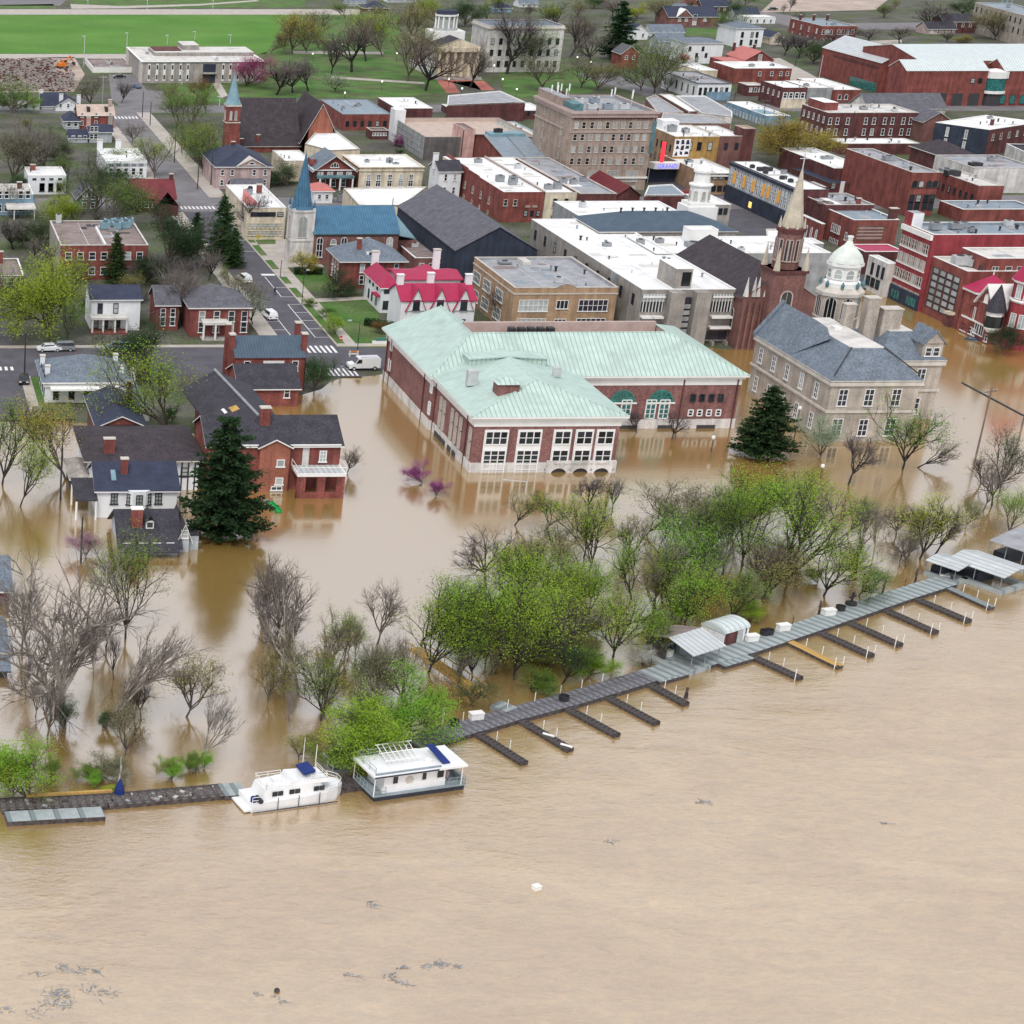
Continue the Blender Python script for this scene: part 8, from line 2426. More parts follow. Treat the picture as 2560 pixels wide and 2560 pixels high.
tub(t12(1490,1605),'black tub at the back edge of the dark plank walkway')
tub(t22(390,1420),'black tub beside the third finger dock')
tub(t22(1905,925),'black tub right of the barrel-roofed shed')
tub(t32(545,740),'black tub right of the bright white dock box')
tub(t32(5,920),'black tub left of the pale grey dock box')
P=G(t32(625,700),.55)
wz=thing('mooring_winch','tall black mooring winch on the grey walkway','winch',(P[0],P[1],.56))
MB().lathe([(.7,0),(.7,.35),(.35,.45)],10).build('base','metal_dark',wz)
MB().tube((0,0,.4),(.1,0,1.7),.16,n=6).build('mast','metal_dark',wz)
MB().tube((-.4,0,1.0),(.5,0,1.2),.12,n=6).build('drum','metal_dark',wz)
for k,(p,lab)in enumerate(((t12(1160,1680),'dark mooring pile at the dock end above the houseboat'),(t32(858,620),'slanted dark pile behind the grey walkway'),(t32(1108,535),'dark pile near the end of the grey walkway'),(t32(380,780),'dark pile left of the bright white dock box'),(t22(1312,1405),'stump-like dark pile at the short finger tip'),(t12(1405,1600),'thin pale pile left of the black tub'))):
 P=G(p,0)
 o=MB().tube((0,0,-1),(.15 if k==1 else 0,0,2.0 if k!=4 else 1.2),.14 if k!=4 else.4,.12,n=8).tube((0,0,1.2),(0,0,1.3),.2,n=8).build('mooring_pile','wood_black' if k!=5 else 'trim_white',None,(P[0],P[1],0))
 tag(o,lab,'pile','mooring piles along the docks')
SG='covered boat slips at the right edge'
def slip_end(end_l,end_r,back,hgt,lab,roofm,rise):
 dp=float(np.linalg.norm(G(end_l,.5)[:2]-G(back,.5)[:2]))
 A,rz,W_=strip_frame(end_l,end_r,.5)
 s_=thing('covered_slip',lab,'boat slip',(A[0],A[1],0),rz,SG)
 MB().box(-.3,W_+.3,-.5,.3,-.3,.5).build('front_walkway','dock_pale',s_)
 MB().box(-.3,.5,.3,dp,-.3,.5).build('side_walkway','dock_pale',s_)
 MB().box(W_-.5,W_+.3,.3,dp,-.3,.5).build('side_walkway','dock_pale',s_)
 MB().slab([(-.5,-.6,hgt),(W_/2,-.6,hgt+rise),(W_/2,dp,hgt+rise),(-.5,dp,hgt)],.1).build('roof_slope',roofm,s_)
 MB().slab([(W_/2,-.6,hgt+rise),(W_+.5,-.6,hgt),(W_+.5,dp,hgt),(W_/2,dp,hgt+rise)],.1).build('roof_slope',roofm,s_)
 n_=max(2,int(dp/2.6))
 for k in range(n_+1):
  for x in(0,W_):
   MB().tube((x,dp*k/n_,.4),(x,dp*k/n_,hgt),.06,n=6).build('post','metal_grey',s_)
 MB().box(.8,W_-.8,dp*.5,dp*.95,-.2,1.4).build('moored_hull','boat_dark',s_)
 return s_
slip_end(t32(1745,590),t32(1935,535),t32(1400,440),2.5,'large covered boat slip with pale metal roof','roof_metal',.7)
slip_end(t32(1400,520),t32(1530,480),t32(1215,440),2.2,'small covered boat slip left of the large one','roof_metal',.5)
slip_end(t32(1900,420),t32(2200,330),t32(1700,330),3.0,'grey-roofed boat slip behind the large one','roof_grey',.7)
P=G(t32(1320,470),.2)
o=MB().prism([(-1.6,-.6),(1.2,-.7),(2.0,0),(1.2,.7),(-1.6,.6)],0,.55,0,1,True).build('skiff',['boat_white','trim_white'],None,(P[0],P[1],.05),R(70))
tag(o,'small white skiff under the small covered slip','boat')
lw=[r5(0,135),r5(400,118),r5(640,98),r5(850,80)]
for k,lab in enumerate(('littered dark walkway section at left edge','littered dark walkway section by the blue tarp','littered dark walkway section ending at the pale ramp')):
 root,L,rz=deck('dock_walkway',lab,lw[k],lw[k+1],2.6,'wood_weathered','wood_black',.5,group=DG)
 rr_=random.Random(40+k)
 for j in range(9):
  s_=rr_.uniform(.2,.7)
  MB().box(-s_/2,s_/2,-s_*.3,s_*.3,0,rr_.uniform(.04,.18)).build('deck_litter',rr_.choice(['roof_grey','wood_black','roof_brown','trim_stone']),root,(rr_.uniform(.2,L-.3),rr_.uniform(-1,1),.51),rr_.uniform(0,3))
deck('gangway','pale ramp between the littered walkway and the white cruiser',r5(835,82),r5(920,76),2.6,'dock_pale','wood_black',.55)
deck('float_platform','long pale grey float in front of the littered walkway',r5(22,183),r5(390,163),2.1,'dock_pale','wood_black',.55,plank=2.4)
deck('dock_walkway','dark dock section between the two white boats',r5(1255,62),r5(1390,40),2.6,'wood_black','wood_black',.5,group=DG)
P=G(r5(450,95),.5)
tp=thing('tarp_frame','upright frame wrapped in blue tarp on the littered walkway','frame',(P[0],P[1],.5))
MB().lathe([(.55,0),(.5,.6),(.25,1.2),(.08,1.7)],7).build('tarp','boat_blue',tp)
MB().tube((0,0,1.5),(0,0,4.2),.07,n=5).build('mast','metal_grey',tp)
MB().tube((-.3,0,0),(.1,0,3.2),.06,n=5).build('strut','metal_pale',tp)
P=G(r5(412,82),.3)
o=MB().prism([(-.9,-.4),(.6,-.4),(1.0,0),(.6,.4),(-.9,.4)],0,.5,0,None,True).build('kayak','leaf_lime',None,(P[0],P[1],.15),R(25))
tag(o,'lime green kayak behind the littered walkway','kayak')
o=MB().box(0,9,0,.35,0,.25).build('driftwood_log','wood_tan',None,tuple(G(r5(100,112),.5)),R(6))
tag(o,'pale driftwood log along the back of the littered walkway','log')
def loft(stations,m=0,b=None):
 b=b or MB()
 n=len(stations[0])
 i=len(b.v)
 for st in stations:
  b.v+=[tuple(map(float,p))for p in st]
 for j in range(len(stations)-1):
  for k in range(n-1):
   b.f.append((i+j*n+k,i+(j+1)*n+k,i+(j+1)*n+k+1,i+j*n+k+1))
   b.m.append(m)
 b.f.append(tuple(i+k for k in range(n)))
 b.m.append(m)
 b.f.append(tuple(i+(len(stations)-1)*n+n-1-k for k in range(n)))
 b.m.append(m)
 return b
def rails(parent,pts_,z,h_,m_='trim_white',step=1.2,r_=.035):
 for(a,e)in zip(pts_[:-1],pts_[1:]):
  a,e=np.array(a),np.array(e)
  L_=np.linalg.norm(e-a)
  for zz_ in(z+h_,z+h_*.5):
   MB().tube((*a,zz_),(*e,zz_),r_,n=4).build('rail',m_,parent)
  n_=max(1,int(L_/step))
  for k in range(n_+1):
   p=a+(e-a)*k/n_
   MB().tube((*p,z),(*p,z+h_),r_,n=4).build('stanchion',m_,parent)
A,rz,L=strip_frame(r7(215,590),r7(925,492),0)
bo=thing('cabin_cruiser','white cabin cruiser with blue canvas moored at the dock','boat',(A[0],A[1],0),rz)
W=3.7
st=[]
for u,hw,zt_ in((0,.92,1.0),(.5,1.0,1.15),(.78,.96,1.3),(.92,.72,1.42),(1.0,.30,1.5)):
 y0,y1=W/2-hw*W/2,W/2+hw*W/2
 x=u*L
 st.append([(x,y0,zt_),(x,y0+.1,.3),(x-.1,y0+.25,-.4),(x-.1,y1-.25,-.4),(x,y1-.1,.3),(x,y1,zt_)])
loft(st).build('hull','boat_white',bo)
MB().face([(0,.16,1.0),(L*.5,.02,1.15),(L*.78,.08,1.3),(L*.92,.5,1.42),(L,1.3,1.5),(L,2.4,1.5),(L*.92,W-.5,1.42),(L*.78,W-.08,1.3),(L*.5,W-.02,1.15),(0,W-.16,1.0)]).build('deck','boat_white',bo)
MB().box(0,L*.9,-.03,.03,.08,.16).build('waterline_stripe','boat_dark',bo)
MB().box(-.8,.05,.3,W-.3,.15,.35).build('swim_platform','boat_white',bo)
cb=MB()
loft([[(L*.11,.45,1.05),(L*.145,.55,2.2),(L*.145,W-.55,2.2),(L*.11,W-.45,1.05)],[(L*.55,.35,1.1),(L*.55,.45,2.45),(L*.55,W-.45,2.45),(L*.55,W-.35,1.1)],[(L*.80,.45,1.2),(L*.72,.6,2.4),(L*.72,W-.6,2.4),(L*.80,W-.45,1.2)]]).build('cabin','boat_white',bo)
loft([[(L*.42,.5,2.35),(L*.44,.6,2.95),(L*.44,W-.6,2.95),(L*.42,W-.5,2.35)],[(L*.84,.5,2.3),(L*.80,.6,2.7),(L*.80,W-.6,2.7),(L*.84,W-.5,2.3)]]).build('flybridge','boat_white',bo)
for u in(.24,.30,.42,.48,.68,.74):
 MB().box(-.28,.28,-.03,.03,0,.5).build('window','glass',bo,(u*L,.385,1.5),0)
MB().box(0,.05,-.6,.6,0,.55).build('window','glass',bo,(L*.78-.12,W/2,1.6))
MB().slab([(L*.56,.9,3.4),(L*.68,.9,3.6),(L*.68,W-.9,3.7),(L*.56,W-.9,3.5)],.25).build('bimini','boat_blue',bo)
for x in(.57,.67):
 for y in(1.0,W-1.0):
  MB().tube((L*x,y,2.7),(L*x,y,3.4),.035,n=4).build('bimini_frame','metal_pale',bo)
MB().tube((L*.72,W*.5,3.2),(L*.72,W*.5,6.0),.06,.03,n=5).build('mast','trim_white',bo)
MB().tube((L*.64,W*.8,3.2),(L*.64,W*.8,6.4),.05,.02,n=5).build('antenna','trim_white',bo)
rails(bo,[(L*.15,W-.5),(L*.15,.55),(L*.42,.5)],2.25,.6)
rails(bo,[(L*.15,W-.5),(L*.42,W-.5)],2.25,.6)
rails(bo,[(L*.62,.6),(L*.80,.6),(L*.80,W-.6)],2.7,.5)
for x_,y_,sx_ in((.22,.35,.5),(.36,.7,.7),(.48,.4,.4),(.74,.5,.6)):
 MB().box(-sx_/2,sx_/2,-.25,.25,0,.3).build('deck_hatch','boat_white',bo,(L*x_,W*y_,2.28 if x_<.4 else 2.75))
rails(bo,[(L*.80,.15),(L*.92,.5),(L*.99,1.4),(L*.99,2.3),(L*.92,W-.5)],1.35,.7)
rails(bo,[(.05,.3),(L*.10,.25)],1.0,.7)
MB().box(-.5,.5,-.4,.4,0,.45).build('deck_locker','boat_white',bo,(L*.32,W*.55,2.28))
MB().lathe([(.3,0),(.3,.5),(.1,.65)],10).build('covered_grill','boat_blue',bo,(.35,.75,1.0))
for k in range(2):
 MB().tube((0,-.3,0),(0,.3,0),.26,n=10).build('fender','boat_dark',bo,(.9,.35+k*.5,1.25))
for u in(.26,.48,.70):
 MB().tube((u*L,-.06,.2),(u*L,-.06,1.5),.045,n=5).build('fender_post','boat_dark',bo)
A,rz,L=strip_frame(r7(1130,497),r7(1808,402),0)
hbt=thing('houseboat','white houseboat with flat roof, dark hull and roof-top slide frame','boat',(A[0],A[1],0),rz)
W=4.3
MB().box(0,L,0,W,-.3,.55).build('hull','boat_dark',hbt)
MB().box(-.15,L+.1,-.08,W+.08,.5,.62).build('deck','boat_trim',hbt)
MB().box(L*.12,L*.80,.45,W-.45,.62,2.75).build('cabin','boat_white',hbt)
MB().box(L*.10,L*.80,.36,.46,.62,1.35).build('skirting','boat_white',hbt)
for u,w_ in((.24,.7),(.56,.6),(.74,.9)):
 o=MB().box(-w_/2,w_/2,-.05,.02,0,.95).build('window','frame_white',hbt,(L*u,.44,1.5))
 MB().box(-w_/2+.08,w_/2-.08,-.07,-.04,.08,.87).build('pane','glass',o)
MB().lathe([(.45,0),(.45,.03)],16).build('emblem','trim_stone',hbt,(L*.40,.42,1.75)).rotation_euler=(R(90),0,0)
MB().box(-L*.03,L*1.0,-.25,W+.2,2.75,2.98).build('roof','boat_white',hbt)
MB().box(-L*.03,L*.68,-.30,-.25,2.8,2.95).build('roof_edge','boat_dark',hbt)
MB().box(0,L*.72,.05,.25,2.98,3.12).build('roof_gutter','boat_trim',hbt)
rails(hbt,[(0,.2),(0,W-.1),(L*.6,W-.1)],2.98,.8,'boat_trim')
for x,y in((-.1,0),(-.1,W),(L*.96,0),(L*.96,W)):
 MB().tube((x,y,.6),(x,y,2.75),.06,n=6).build('roof_post','trim_white',hbt)
rails(hbt,[(-.1,W),(-.1,0),(L*.12,0)],.62,.9,'boat_trim',.7)
rails(hbt,[(L*.82,0),(L+.05,0),(L+.05,W)],.62,.9,'boat_trim',.9)
fo=thing('slide_frame','white ladder-like metal slide frame lying on the houseboat roof','frame',(0,0,0))
fo.location=hbt.location
fo.rotation_euler=hbt.rotation_euler
for k in range(7):
 MB().tube((L*.20+k*.6,W*.42,3.5),(L*.20+k*.6+.4,W*1.1,3.9),.05,n=4).build('rung','trim_white',fo)
for y,z in((.42,3.5),(.75,3.7),(1.1,3.9)):
 MB().tube((L*.18+(y-.42)*.6,W*y,z),(L*.20+4.0+(y-.42)*.6,W*y,z),.06,n=4).build('side_rail','trim_white',fo)
for x in(.2,.5):
 MB().tube((L*x,W*.45,2.98),(L*x,W*.45,3.5),.05,n=4).build('leg','trim_white',fo)
 MB().tube((L*x+.4,W*.95,2.98),(L*x+.4,W*.95,3.85),.05,n=4).build('leg','trim_white',fo)
MB().slab([(L*.76,.5,3.15),(L*.84,.5,3.15),(L*.80,W-.9,3.95),(L*.72,W-.9,3.95)],.12).build('solar_canvas','boat_blue',hbt)
MB().lathe([(.45,0),(.45,.2),(.15,.32)],12).build('roof_dome','boat_white',hbt,(L*.66,W*.4,2.98))
MB().lathe([(.45,0),(.45,.5),(.40,.55)],12).build('deck_table','stone_rose',hbt,(L*.90,W*.5,.62))
MB().box(L*.99,L*1.02,.6,W-.6,.3,1.2).build('stern_locker','boat_trim',hbt)
A,rz,L=strip_frame(r7(820,270),r7(935,255),.5)
pt=thing('pontoon_raft','small raft with white tube railing between the two boats','raft',(A[0],A[1],0),rz)
MB().box(0,L,0,2.4,0,.6).build('deck','metal_grey',pt)
rails(pt,[(0,0),(L,0),(L,2.4),(0,2.4),(0,0)],.6,.9,'trim_white',.8,.06)
def debris(p,lab,n,rx,ry,seed,m_='wood_black'):
 P=G(p,0)
 r_=random.Random(seed)
 b=MB()
 cl=[(r_.gauss(0,.55),r_.gauss(0,.5),r_.uniform(-.6,.9))for _ in range(max(3,n//14))]
 for _ in range(int(n*1.6)):
  c0=r_.choice(cl)
  x,y=rx*(c0[0]+r_.gauss(0,.16)),ry*(c0[1]+r_.gauss(0,.22))
  t=c0[2]+r_.gauss(0,.9)
  l=abs(r_.gauss(.1,.35))+.08
  b.tube((x,y,r_.uniform(-.02,.05)),(x+l*math.cos(t),y+l*math.sin(t),r_.uniform(-.02,.07)),r_.uniform(.015,.05),.012,n=4)
 o=b.build('driftwood_debris',m_,None,(P[0],P[1],.02),r_.uniform(-.4,.4))
 tag(o,lab,'debris',kind='stuff')
debris(r5(215,880),'raft of grey driftwood twigs in the river at lower left',150,4.2,2.0,1,'metal_grey')
debris(r5(150,770),'thin line of twigs above the driftwood raft',40,2.4,.9,2,'metal_grey')
debris(r5(1520,765),'twigs drifting in the lower middle river',45,2.2,.6,3,'metal_grey')
debris(r5(1650,745),'branchy driftwood in the lower middle river',50,1.8,.8,4,'metal_grey')
debris(r5(1410,790),'loose scum of twigs left of the branchy driftwood',40,3.0,.7,5,'metal_grey')
debris(r5(1040,865),'few twigs around the floating ball',24,1.8,.6,6,'metal_grey')
debris(r5(320,765),'sparse twigs right of the driftwood raft',20,1.4,.8,7,'metal_grey')
debris(r5(1400,520),'small twig cluster below the houseboat',18,.9,.5,8,'metal_grey')
r6=ZZ(1280,1920,.66253)
debris(r6(715,130),'spiky driftwood branch in the bright river',26,1.4,.5,9,'metal_grey')
debris(r6(380,280),'thin dark stick in the bright river',10,.9,.3,10,'metal_grey')
debris(r6(1410,212),'small dark twig far out in the bright river',8,.5,.3,11,'metal_grey')
P=G(r5(1045,843),0)
o=MB().lathe([(.12,-.1),(.24,.02),(.26,.14),(.18,.28),(.05,.34)],10).build('floating_ball','wood_black',None,tuple(P))
tag(o,'dark round float bobbing among twigs','float')
P=G(r6(92,457),0)
o=MB().box(-.35,.35,-.3,.3,0,.35).box(-.38,.38,-.33,.33,.35,.42).build('foam_box','trim_white',None,tuple(P),.4)
tag(o,'white foam cooler box floating in mid river','box')
A,rz,L=strip_frame(q2(870,1770),q2(960,1860),.1)
ky=thing('playground_slide','bright green plastic slide afloat by the flooded brick house','slide',(A[0],A[1],.05),rz)
MB().box(0,L,-.35,.35,0,.12).build('chute','plastic_green',ky)
for y in(-.38,.30):
 MB().box(0,L,y,y+.08,0,.4).build('side_lip','plastic_green',ky)
MB().box(-1.0,.1,-.7,-.1,-.1,.3).build('ladder','metal_grey',ky,(0,.2,0))
for k,(p,s_)in enumerate(((t02(1705,190),1.0),(t02(1870,185),.7))):
 P=G(p,0)
 o=MB().box(-.5*s_,.5*s_,-.3,.3,-.05,.35).lathe([(.3,.3),(.2,.5)],8).build('floating_bin','trim_white',None,tuple(P),.5+k)
 tag(o,'white bin floating right of the dark pine' if k==0 else 'pale scrap floating far right of the dark pine','bin')
 # ---- street life
def car(p,rz,paint,lab,kind='car',zg=ZG):
 P=G(p,zg)
 root=thing('parked_car',lab,'car',(P[0],P[1],zg+.01),rz,'cars parked in the streets')
 L,W=4.6,1.8
 prof=[(-2.3,.35),(-2.25,.80),(-1.5,.92),(-.95,1.42),(.75,1.45),(1.45,.98),(2.2,.85),(2.3,.4)]if kind=='car' else[(-2.35,.35),(-2.3,1.0),(-1.5,1.1),(-1.0,1.72),(2.0,1.75),(2.25,1.1),(2.35,.4)]
 b=MB()
 n=len(prof)
 top=max(z for _,z in prof)
 sec=lambda x,z,s_:(x,s_*(W/2-(.22 if z>1.2 else 0)),z)
 for k in range(n-1):
  (x0,zz0),(x1,zz1)=prof[k],prof[k+1]
  b.face([sec(x0,zz0,-1),sec(x0,zz0,1),sec(x1,zz1,1),sec(x1,zz1,-1)])
 for s_ in(-1,1):
  b.face([sec(x,z,s_)for x,z in prof])
 b.build('body',paint,root)
 gx=[(-1.42,.98),(-.93,1.36),(.70,1.38),(1.30,1.0)]if kind=='car' else[(-1.42,1.16),(-.98,1.64),(1.92,1.66),(2.12,1.16)]
 for s_ in(-1,1):
  MB().face([(x,s_*(W/2-(.20 if z>1.2 else.06)+.03),z)for x,z in gx]).build('side_window','glass',root)
 (x0,a0),(x1,a1)=gx[0],gx[1]
 MB().face([(x0-.06,-W/2+.18,a0-.02),(x0-.06,W/2-.18,a0-.02),(x1-.06,W/2-.32,a1+.04),(x1-.06,-W/2+.32,a1+.04)]).build('windscreen','glass',root)
 (x0,a0),(x1,a1)=gx[-1],gx[-2]
 MB().face([(x0+.10,-W/2+.18,a0-.02),(x0+.10,W/2-.18,a0-.02),(x1+.08,W/2-.32,a1+.04),(x1+.08,-W/2+.32,a1+.04)]).build('rear_window','glass',root)
 for x in(-1.45,1.4):
  for s_ in(-1,1):
   w_=MB().tube((x,s_*(W/2-.2),.33),(x,s_*(W/2+.02),.33),.33,n=12).build('wheel','tyre',root)
   MB().tube((x,s_*(W/2+.02),.33),(x,s_*(W/2+.03),.33),.19,n=10).build('rim','metal_pale',w_)
 for s_ in(-1,1):
  MB().box(-.06,.02,-.2,.2,0,.16).build('headlight','trim_white',root,(-2.28,s_*.6,.62))
  MB().box(-.02,.06,-.2,.2,0,.16).build('tail_light','car_red',root,(2.28,s_*.6,.66))
 return root
car(z5(520,1050),R(-80),'car_white','white SUV parked near the pine on the street','suv')
car(z5(738,1365),R(-82),'car_white','white car parked beyond the budding corner tree','suv')
car(t01(470,715),R(2),'car_grey','silver SUV parked on the cross street behind the four-chimney house','suv')
car(t01(372,718),R(4),'car_white','white car parked left of the silver SUV')
car(t01(890,715),R(0),'car_blue','blue SUV parked beside the dark evergreen thicket','suv')
car(t00(1030,665),R(-70),'car_blue','dark blue car in the car park of the grey office block')
car(t00(900,590),R(5),'car_black','black car at the back of the office car park')
car(q1(350,520),R(85),'car_black','black car at the water edge of the left street')
car(q1(222,208),R(85),'car_black','dark car parked on the left street near the crossing')
car(t20(1600,560),R(10),'car_blue','blue car in the yard behind the pale corner building')
car(t20(1740,630),R(-20),'car_grey','grey car in the yard near the brick backs')
car(q3(1040,115),R(5),'car_black','black car on the far hillside road')
car(q3(700,125),R(0),'car_white','white car on the far hillside road')
car(q5(1435,680),R(-40),'car_blue','blue car roof in the flood before the Victorian building',zg=-1.1)
car(t20(1330,1470),R(-35),'car_red','red car on the square below the theatre')
car((1700,500),R(-35),'car_black','black car on the square beside the white cupola')
P=G(t11(805,855),ZG)
vn=thing('utility_van','white utility van with open rear parked across the flooded street corner','van',(P[0],P[1],ZG+.01),R(183))
prof=[(-2.9,.45),(-2.9,2.15),(-2.6,2.3),(1.1,2.3),(1.75,1.35),(2.75,1.15),(2.85,.45)]
b=MB()
W=2.0
for k in range(len(prof)-1):
 (x0,a0),(x1,a1)=prof[k],prof[k+1]
 b.face([(x0,-W/2,a0),(x0,W/2,a0),(x1,W/2,a1),(x1,-W/2,a1)])
for s_ in(-1,1):
 b.face([(x,s_*W/2,z)for x,z in prof])
b.build('body','car_white',vn)
for s_ in(-1,1):
 MB().face([(.55,s_*1.015,1.35),(1.65,s_*1.015,1.32),(1.15,s_*1.015,2.05),(.55,s_*1.015,2.05)]).build('side_window','glass',vn)
 MB().box(.45,.47,s_*1.0-.02,s_*1.0+.02,.6,2.0).build('door_seam','metal_grey',vn)
 for x in(-1.9,1.9):
  w_=MB().tube((x,s_*.75,.38),(x,s_*1.03,.38),.38,n=14).build('wheel','tyre',vn)
  MB().tube((x,s_*1.03,.38),(x,s_*1.045,.38),.2,n=10).build('rim','metal_pale',w_)
 MB().box(0,.06,-.18,.18,0,.2).build('headlight','glass_blind',vn,(2.82,s_*.7,.75))
 MB().box(-.05,0,-.12,.12,0,.4).build('tail_light','car_red',vn,(-2.9,s_*.85,.9))
 MB().box(1.2,1.35,s_*1.02,s_*1.2,1.4,1.7).build('mirror','metal_dark',vn)if s_>0 else MB().box(1.2,1.35,-1.2,-1.02,1.4,1.7).build('mirror','metal_dark',vn)
MB().face([(1.2,-.9,2.2),(1.2,.9,2.2),(1.8,.92,1.4),(1.8,-.92,1.4)]).build('windscreen','glass',vn)
MB().box(2.8,2.95,-.95,.95,.4,.65).build('bumper','metal_dark',vn)
for y in(-.7,.7):
 MB().box(-2.4,.8,y-.04,y+.04,2.38,2.46).build('roof_rack','metal_grey',vn)
for k,(p,lab)in enumerate(((t11(735,760),'orange and white barrier behind the utility van'),(t11(880,850),'orange barrier at the rear of the utility van'),(t11(716,850),'red traffic barrel in front of the utility van'),(t11(640,640),'red traffic cone at the crosswalk corner'))):
 P=G(p,ZG)
 bt=thing('road_barrier',lab,'barrier',(P[0],P[1],ZG),R(20*k))
 if k<2:
  for x in(-.7,.7):
   MB().box(x-.05,x+.05,-.25,.25,0,1.1).build('leg','trim_white',bt)
  for z in(.55,.95):
   MB().box(-.95,.95,-.03,.03,z-.12,z+.12).build('board','plastic_orange' if z>.6 else 'trim_white',bt)
 else:
  MB().lathe([(.32,0),(.30,.1),(.22,.95),(.05,1.0)],10).build('barrel','plastic_red',bt)
  MB().lathe([(.29,.45),(.27,.6)],10).build('stripe','trim_white',bt)
def person(p,rz,lab,shirt='metal_dark',zg=ZG,stride=.25):
 P=G(p,zg)
 V=[(0,0,.95),(0,0,1.2),(0,0,1.42),(0,.02,1.54),(0,.03,1.68),(.10,0,.90),(.12,stride*.5,.50),(.12,stride*.2,.08),(.12,stride*.2+.16,.04),(-.10,0,.90),(-.12,-stride*.3,.50),(-.12,-stride,.10),(-.12,-stride+.15,.04),(.20,0,1.40),(.25,-.10,1.14),(.24,.05,.92),(-.20,0,1.40),(-.25,.10,1.14),(-.24,.20,.95)]
 E_=[(0,1),(1,2),(2,3),(3,4),(0,5),(5,6),(6,7),(7,8),(0,9),(9,10),(10,11),(11,12),(2,13),(13,14),(14,15),(2,16),(16,17),(17,18)]
 Rr=[.15,.15,.15,.06,.115,.10,.07,.05,.045,.10,.07,.05,.045,.07,.05,.04,.07,.05,.04]
 me=bpy.data.meshes.new('body')
 me.from_pydata(V,E_,[])
 o=bpy.data.objects.new('tmp',me)
 COL.objects.link(o)
 sk=o.modifiers.new('s','SKIN')
 for k,r_ in enumerate(Rr):
  me.skin_vertices[0].data[k].radius=(r_,r_)
 me.skin_vertices[0].data[0].use_root=True
 sb=o.modifiers.new('d','SUBSURF')
 sb.levels=1
 bpy.context.view_layer.update()
 fm=bpy.data.meshes.new_from_object(o.evaluated_get(bpy.context.evaluated_depsgraph_get()))
 bpy.data.objects.remove(o)
 fm.materials.clear()
 fm.materials.append(MATS[shirt])
 root=thing('person',lab,'person',(P[0],P[1],zg),rz)
 place('body',fm,root)
 MB().lathe([(.09,1.60),(.12,1.68),(.12,1.76),(.07,1.83),(.01,1.85)],10,(0,.03)).build('hair','bark_dark',root)
 return root
person(z5(780,1168),R(150),'person in dark clothes walking down the middle of the street','metal_dark')
person(t11(585,882),R(40),'person in dark jacket standing at the edge of the floodwater','boat_dark',stride=.1)
person(t11(640,888),R(-30),'second person watching the water at the crosswalk','metal_grey',stride=.1)
def cobra_lamp(p,h_,lab,arm=-1.8,zg=ZG,m_='metal_dark'):
 P=G(p,zg)
 l_=thing('street_lamp',lab,'lamp',(P[0],P[1],zg),0,'street lamps')
 MB().tube((0,0,-1.5),(0,0,h_),.09,.06,n=8).build('pole',m_,l_)
 MB().tube((0,0,h_-.1),(arm,0,h_+.25),.05,n=6).build('arm',m_,l_)
 o=MB().box(arm-.45,arm+.25,-.14,.14,h_+.18,h_+.34).build('lamp_head','metal_pale',l_)
 MB().box(arm-.4,arm+.05,-.11,.11,h_+.12,h_+.18).build('lens','glass_blind',o)
def globe_lamp(p,h_,lab,zg=ZG,lit=True):
 P=G(p,zg)
 l_=thing('park_lamp',lab,'lamp',(P[0],P[1],zg),0,'globe lamps')
 MB().tube((0,0,-1),(0,0,h_),.07,.05,n=6).build('pole','metal_dark',l_)
 MB().lathe([(.08,h_),(.28,h_+.2),(.30,h_+.4),(.2,h_+.6),(.02,h_+.66)],10).build('globe','lamp_lens' if lit else 'trim_white',l_)
def h_of(f,x,y0,y1,zg=ZG):
 P=G(f(x,y1),zg)
 return float(GZ(f(x,y0)[1],P[0],P[1]))-zg
cobra_lamp(z5(1495,1645),h_of(z5,1500,1395,1645),'dark street lamp on the lawn corner near the van')
cobra_lamp(z5(1015,1248),h_of(z5,1020,960,1248),'dark street lamp pole on the verge by the holly',.8)
cobra_lamp(z5(830,1012),h_of(z5,830,868,1012),'short dark sign post on the verge',.3)
cobra_lamp(z5(640,660),h_of(z5,645,490,660),'pale street lamp before the cream office',.6,m_='metal_pale')
for k,(f,x,y1,y0,lab)in enumerate(((t10,425,455,412,'globe lamp at the field corner of the park'),(t10,945,690,622,'globe lamp in the middle of the park lawn'),(t10,665,770,708,'globe lamp above the church gable'),(t10,1058,470,408,'globe lamp left of the statehouse'),(t10,648,400,340,'globe lamp behind the tall bare elm'),(t10,1450,660,603,'globe lamp at the statehouse steps'),(t10,1548,740,675,'globe lamp on the brick path'),(t10,1855,660,605,'globe lamp right of the brick path'),(t10,1790,560,500,'globe lamp before the pale annex'),(t20,585,545,475,'globe lamp below the dark spruce'),(t20,485,500,438,'globe lamp beside the bare brown tree'),(t20,28,740,680,'globe lamp at the park edge above the tan tower'))):
 globe_lamp(f(x,y1),h_of(f,x,y0,y1),lab)
globe_lamp(z3(1450,985),h_of(z3,1470,820,985,0)-.5,'dark lamp post standing in floodwater before the library right front',0,False)
globe_lamp(z3(1032,852),h_of(z3,1040,700,852,0)-.5,'lamp post against the library fan windows',0,False)
globe_lamp(t31(198,1375),h_of(t31,230,1140,1375,0)-.5,'tall lamp post beside the dark pine and white bush',0,False)
globe_lamp(t31(398,1665),h_of(t31,395,1600,1665,0),'white globe lamp sticking out of the flood below the white bush',0,False)
cobra_lamp(t21(100,1790),h_of(t21,100,1700,1790,0),'lamp post with curved white arm drowned below the library entrance',-3.2,0,'metal_pale')
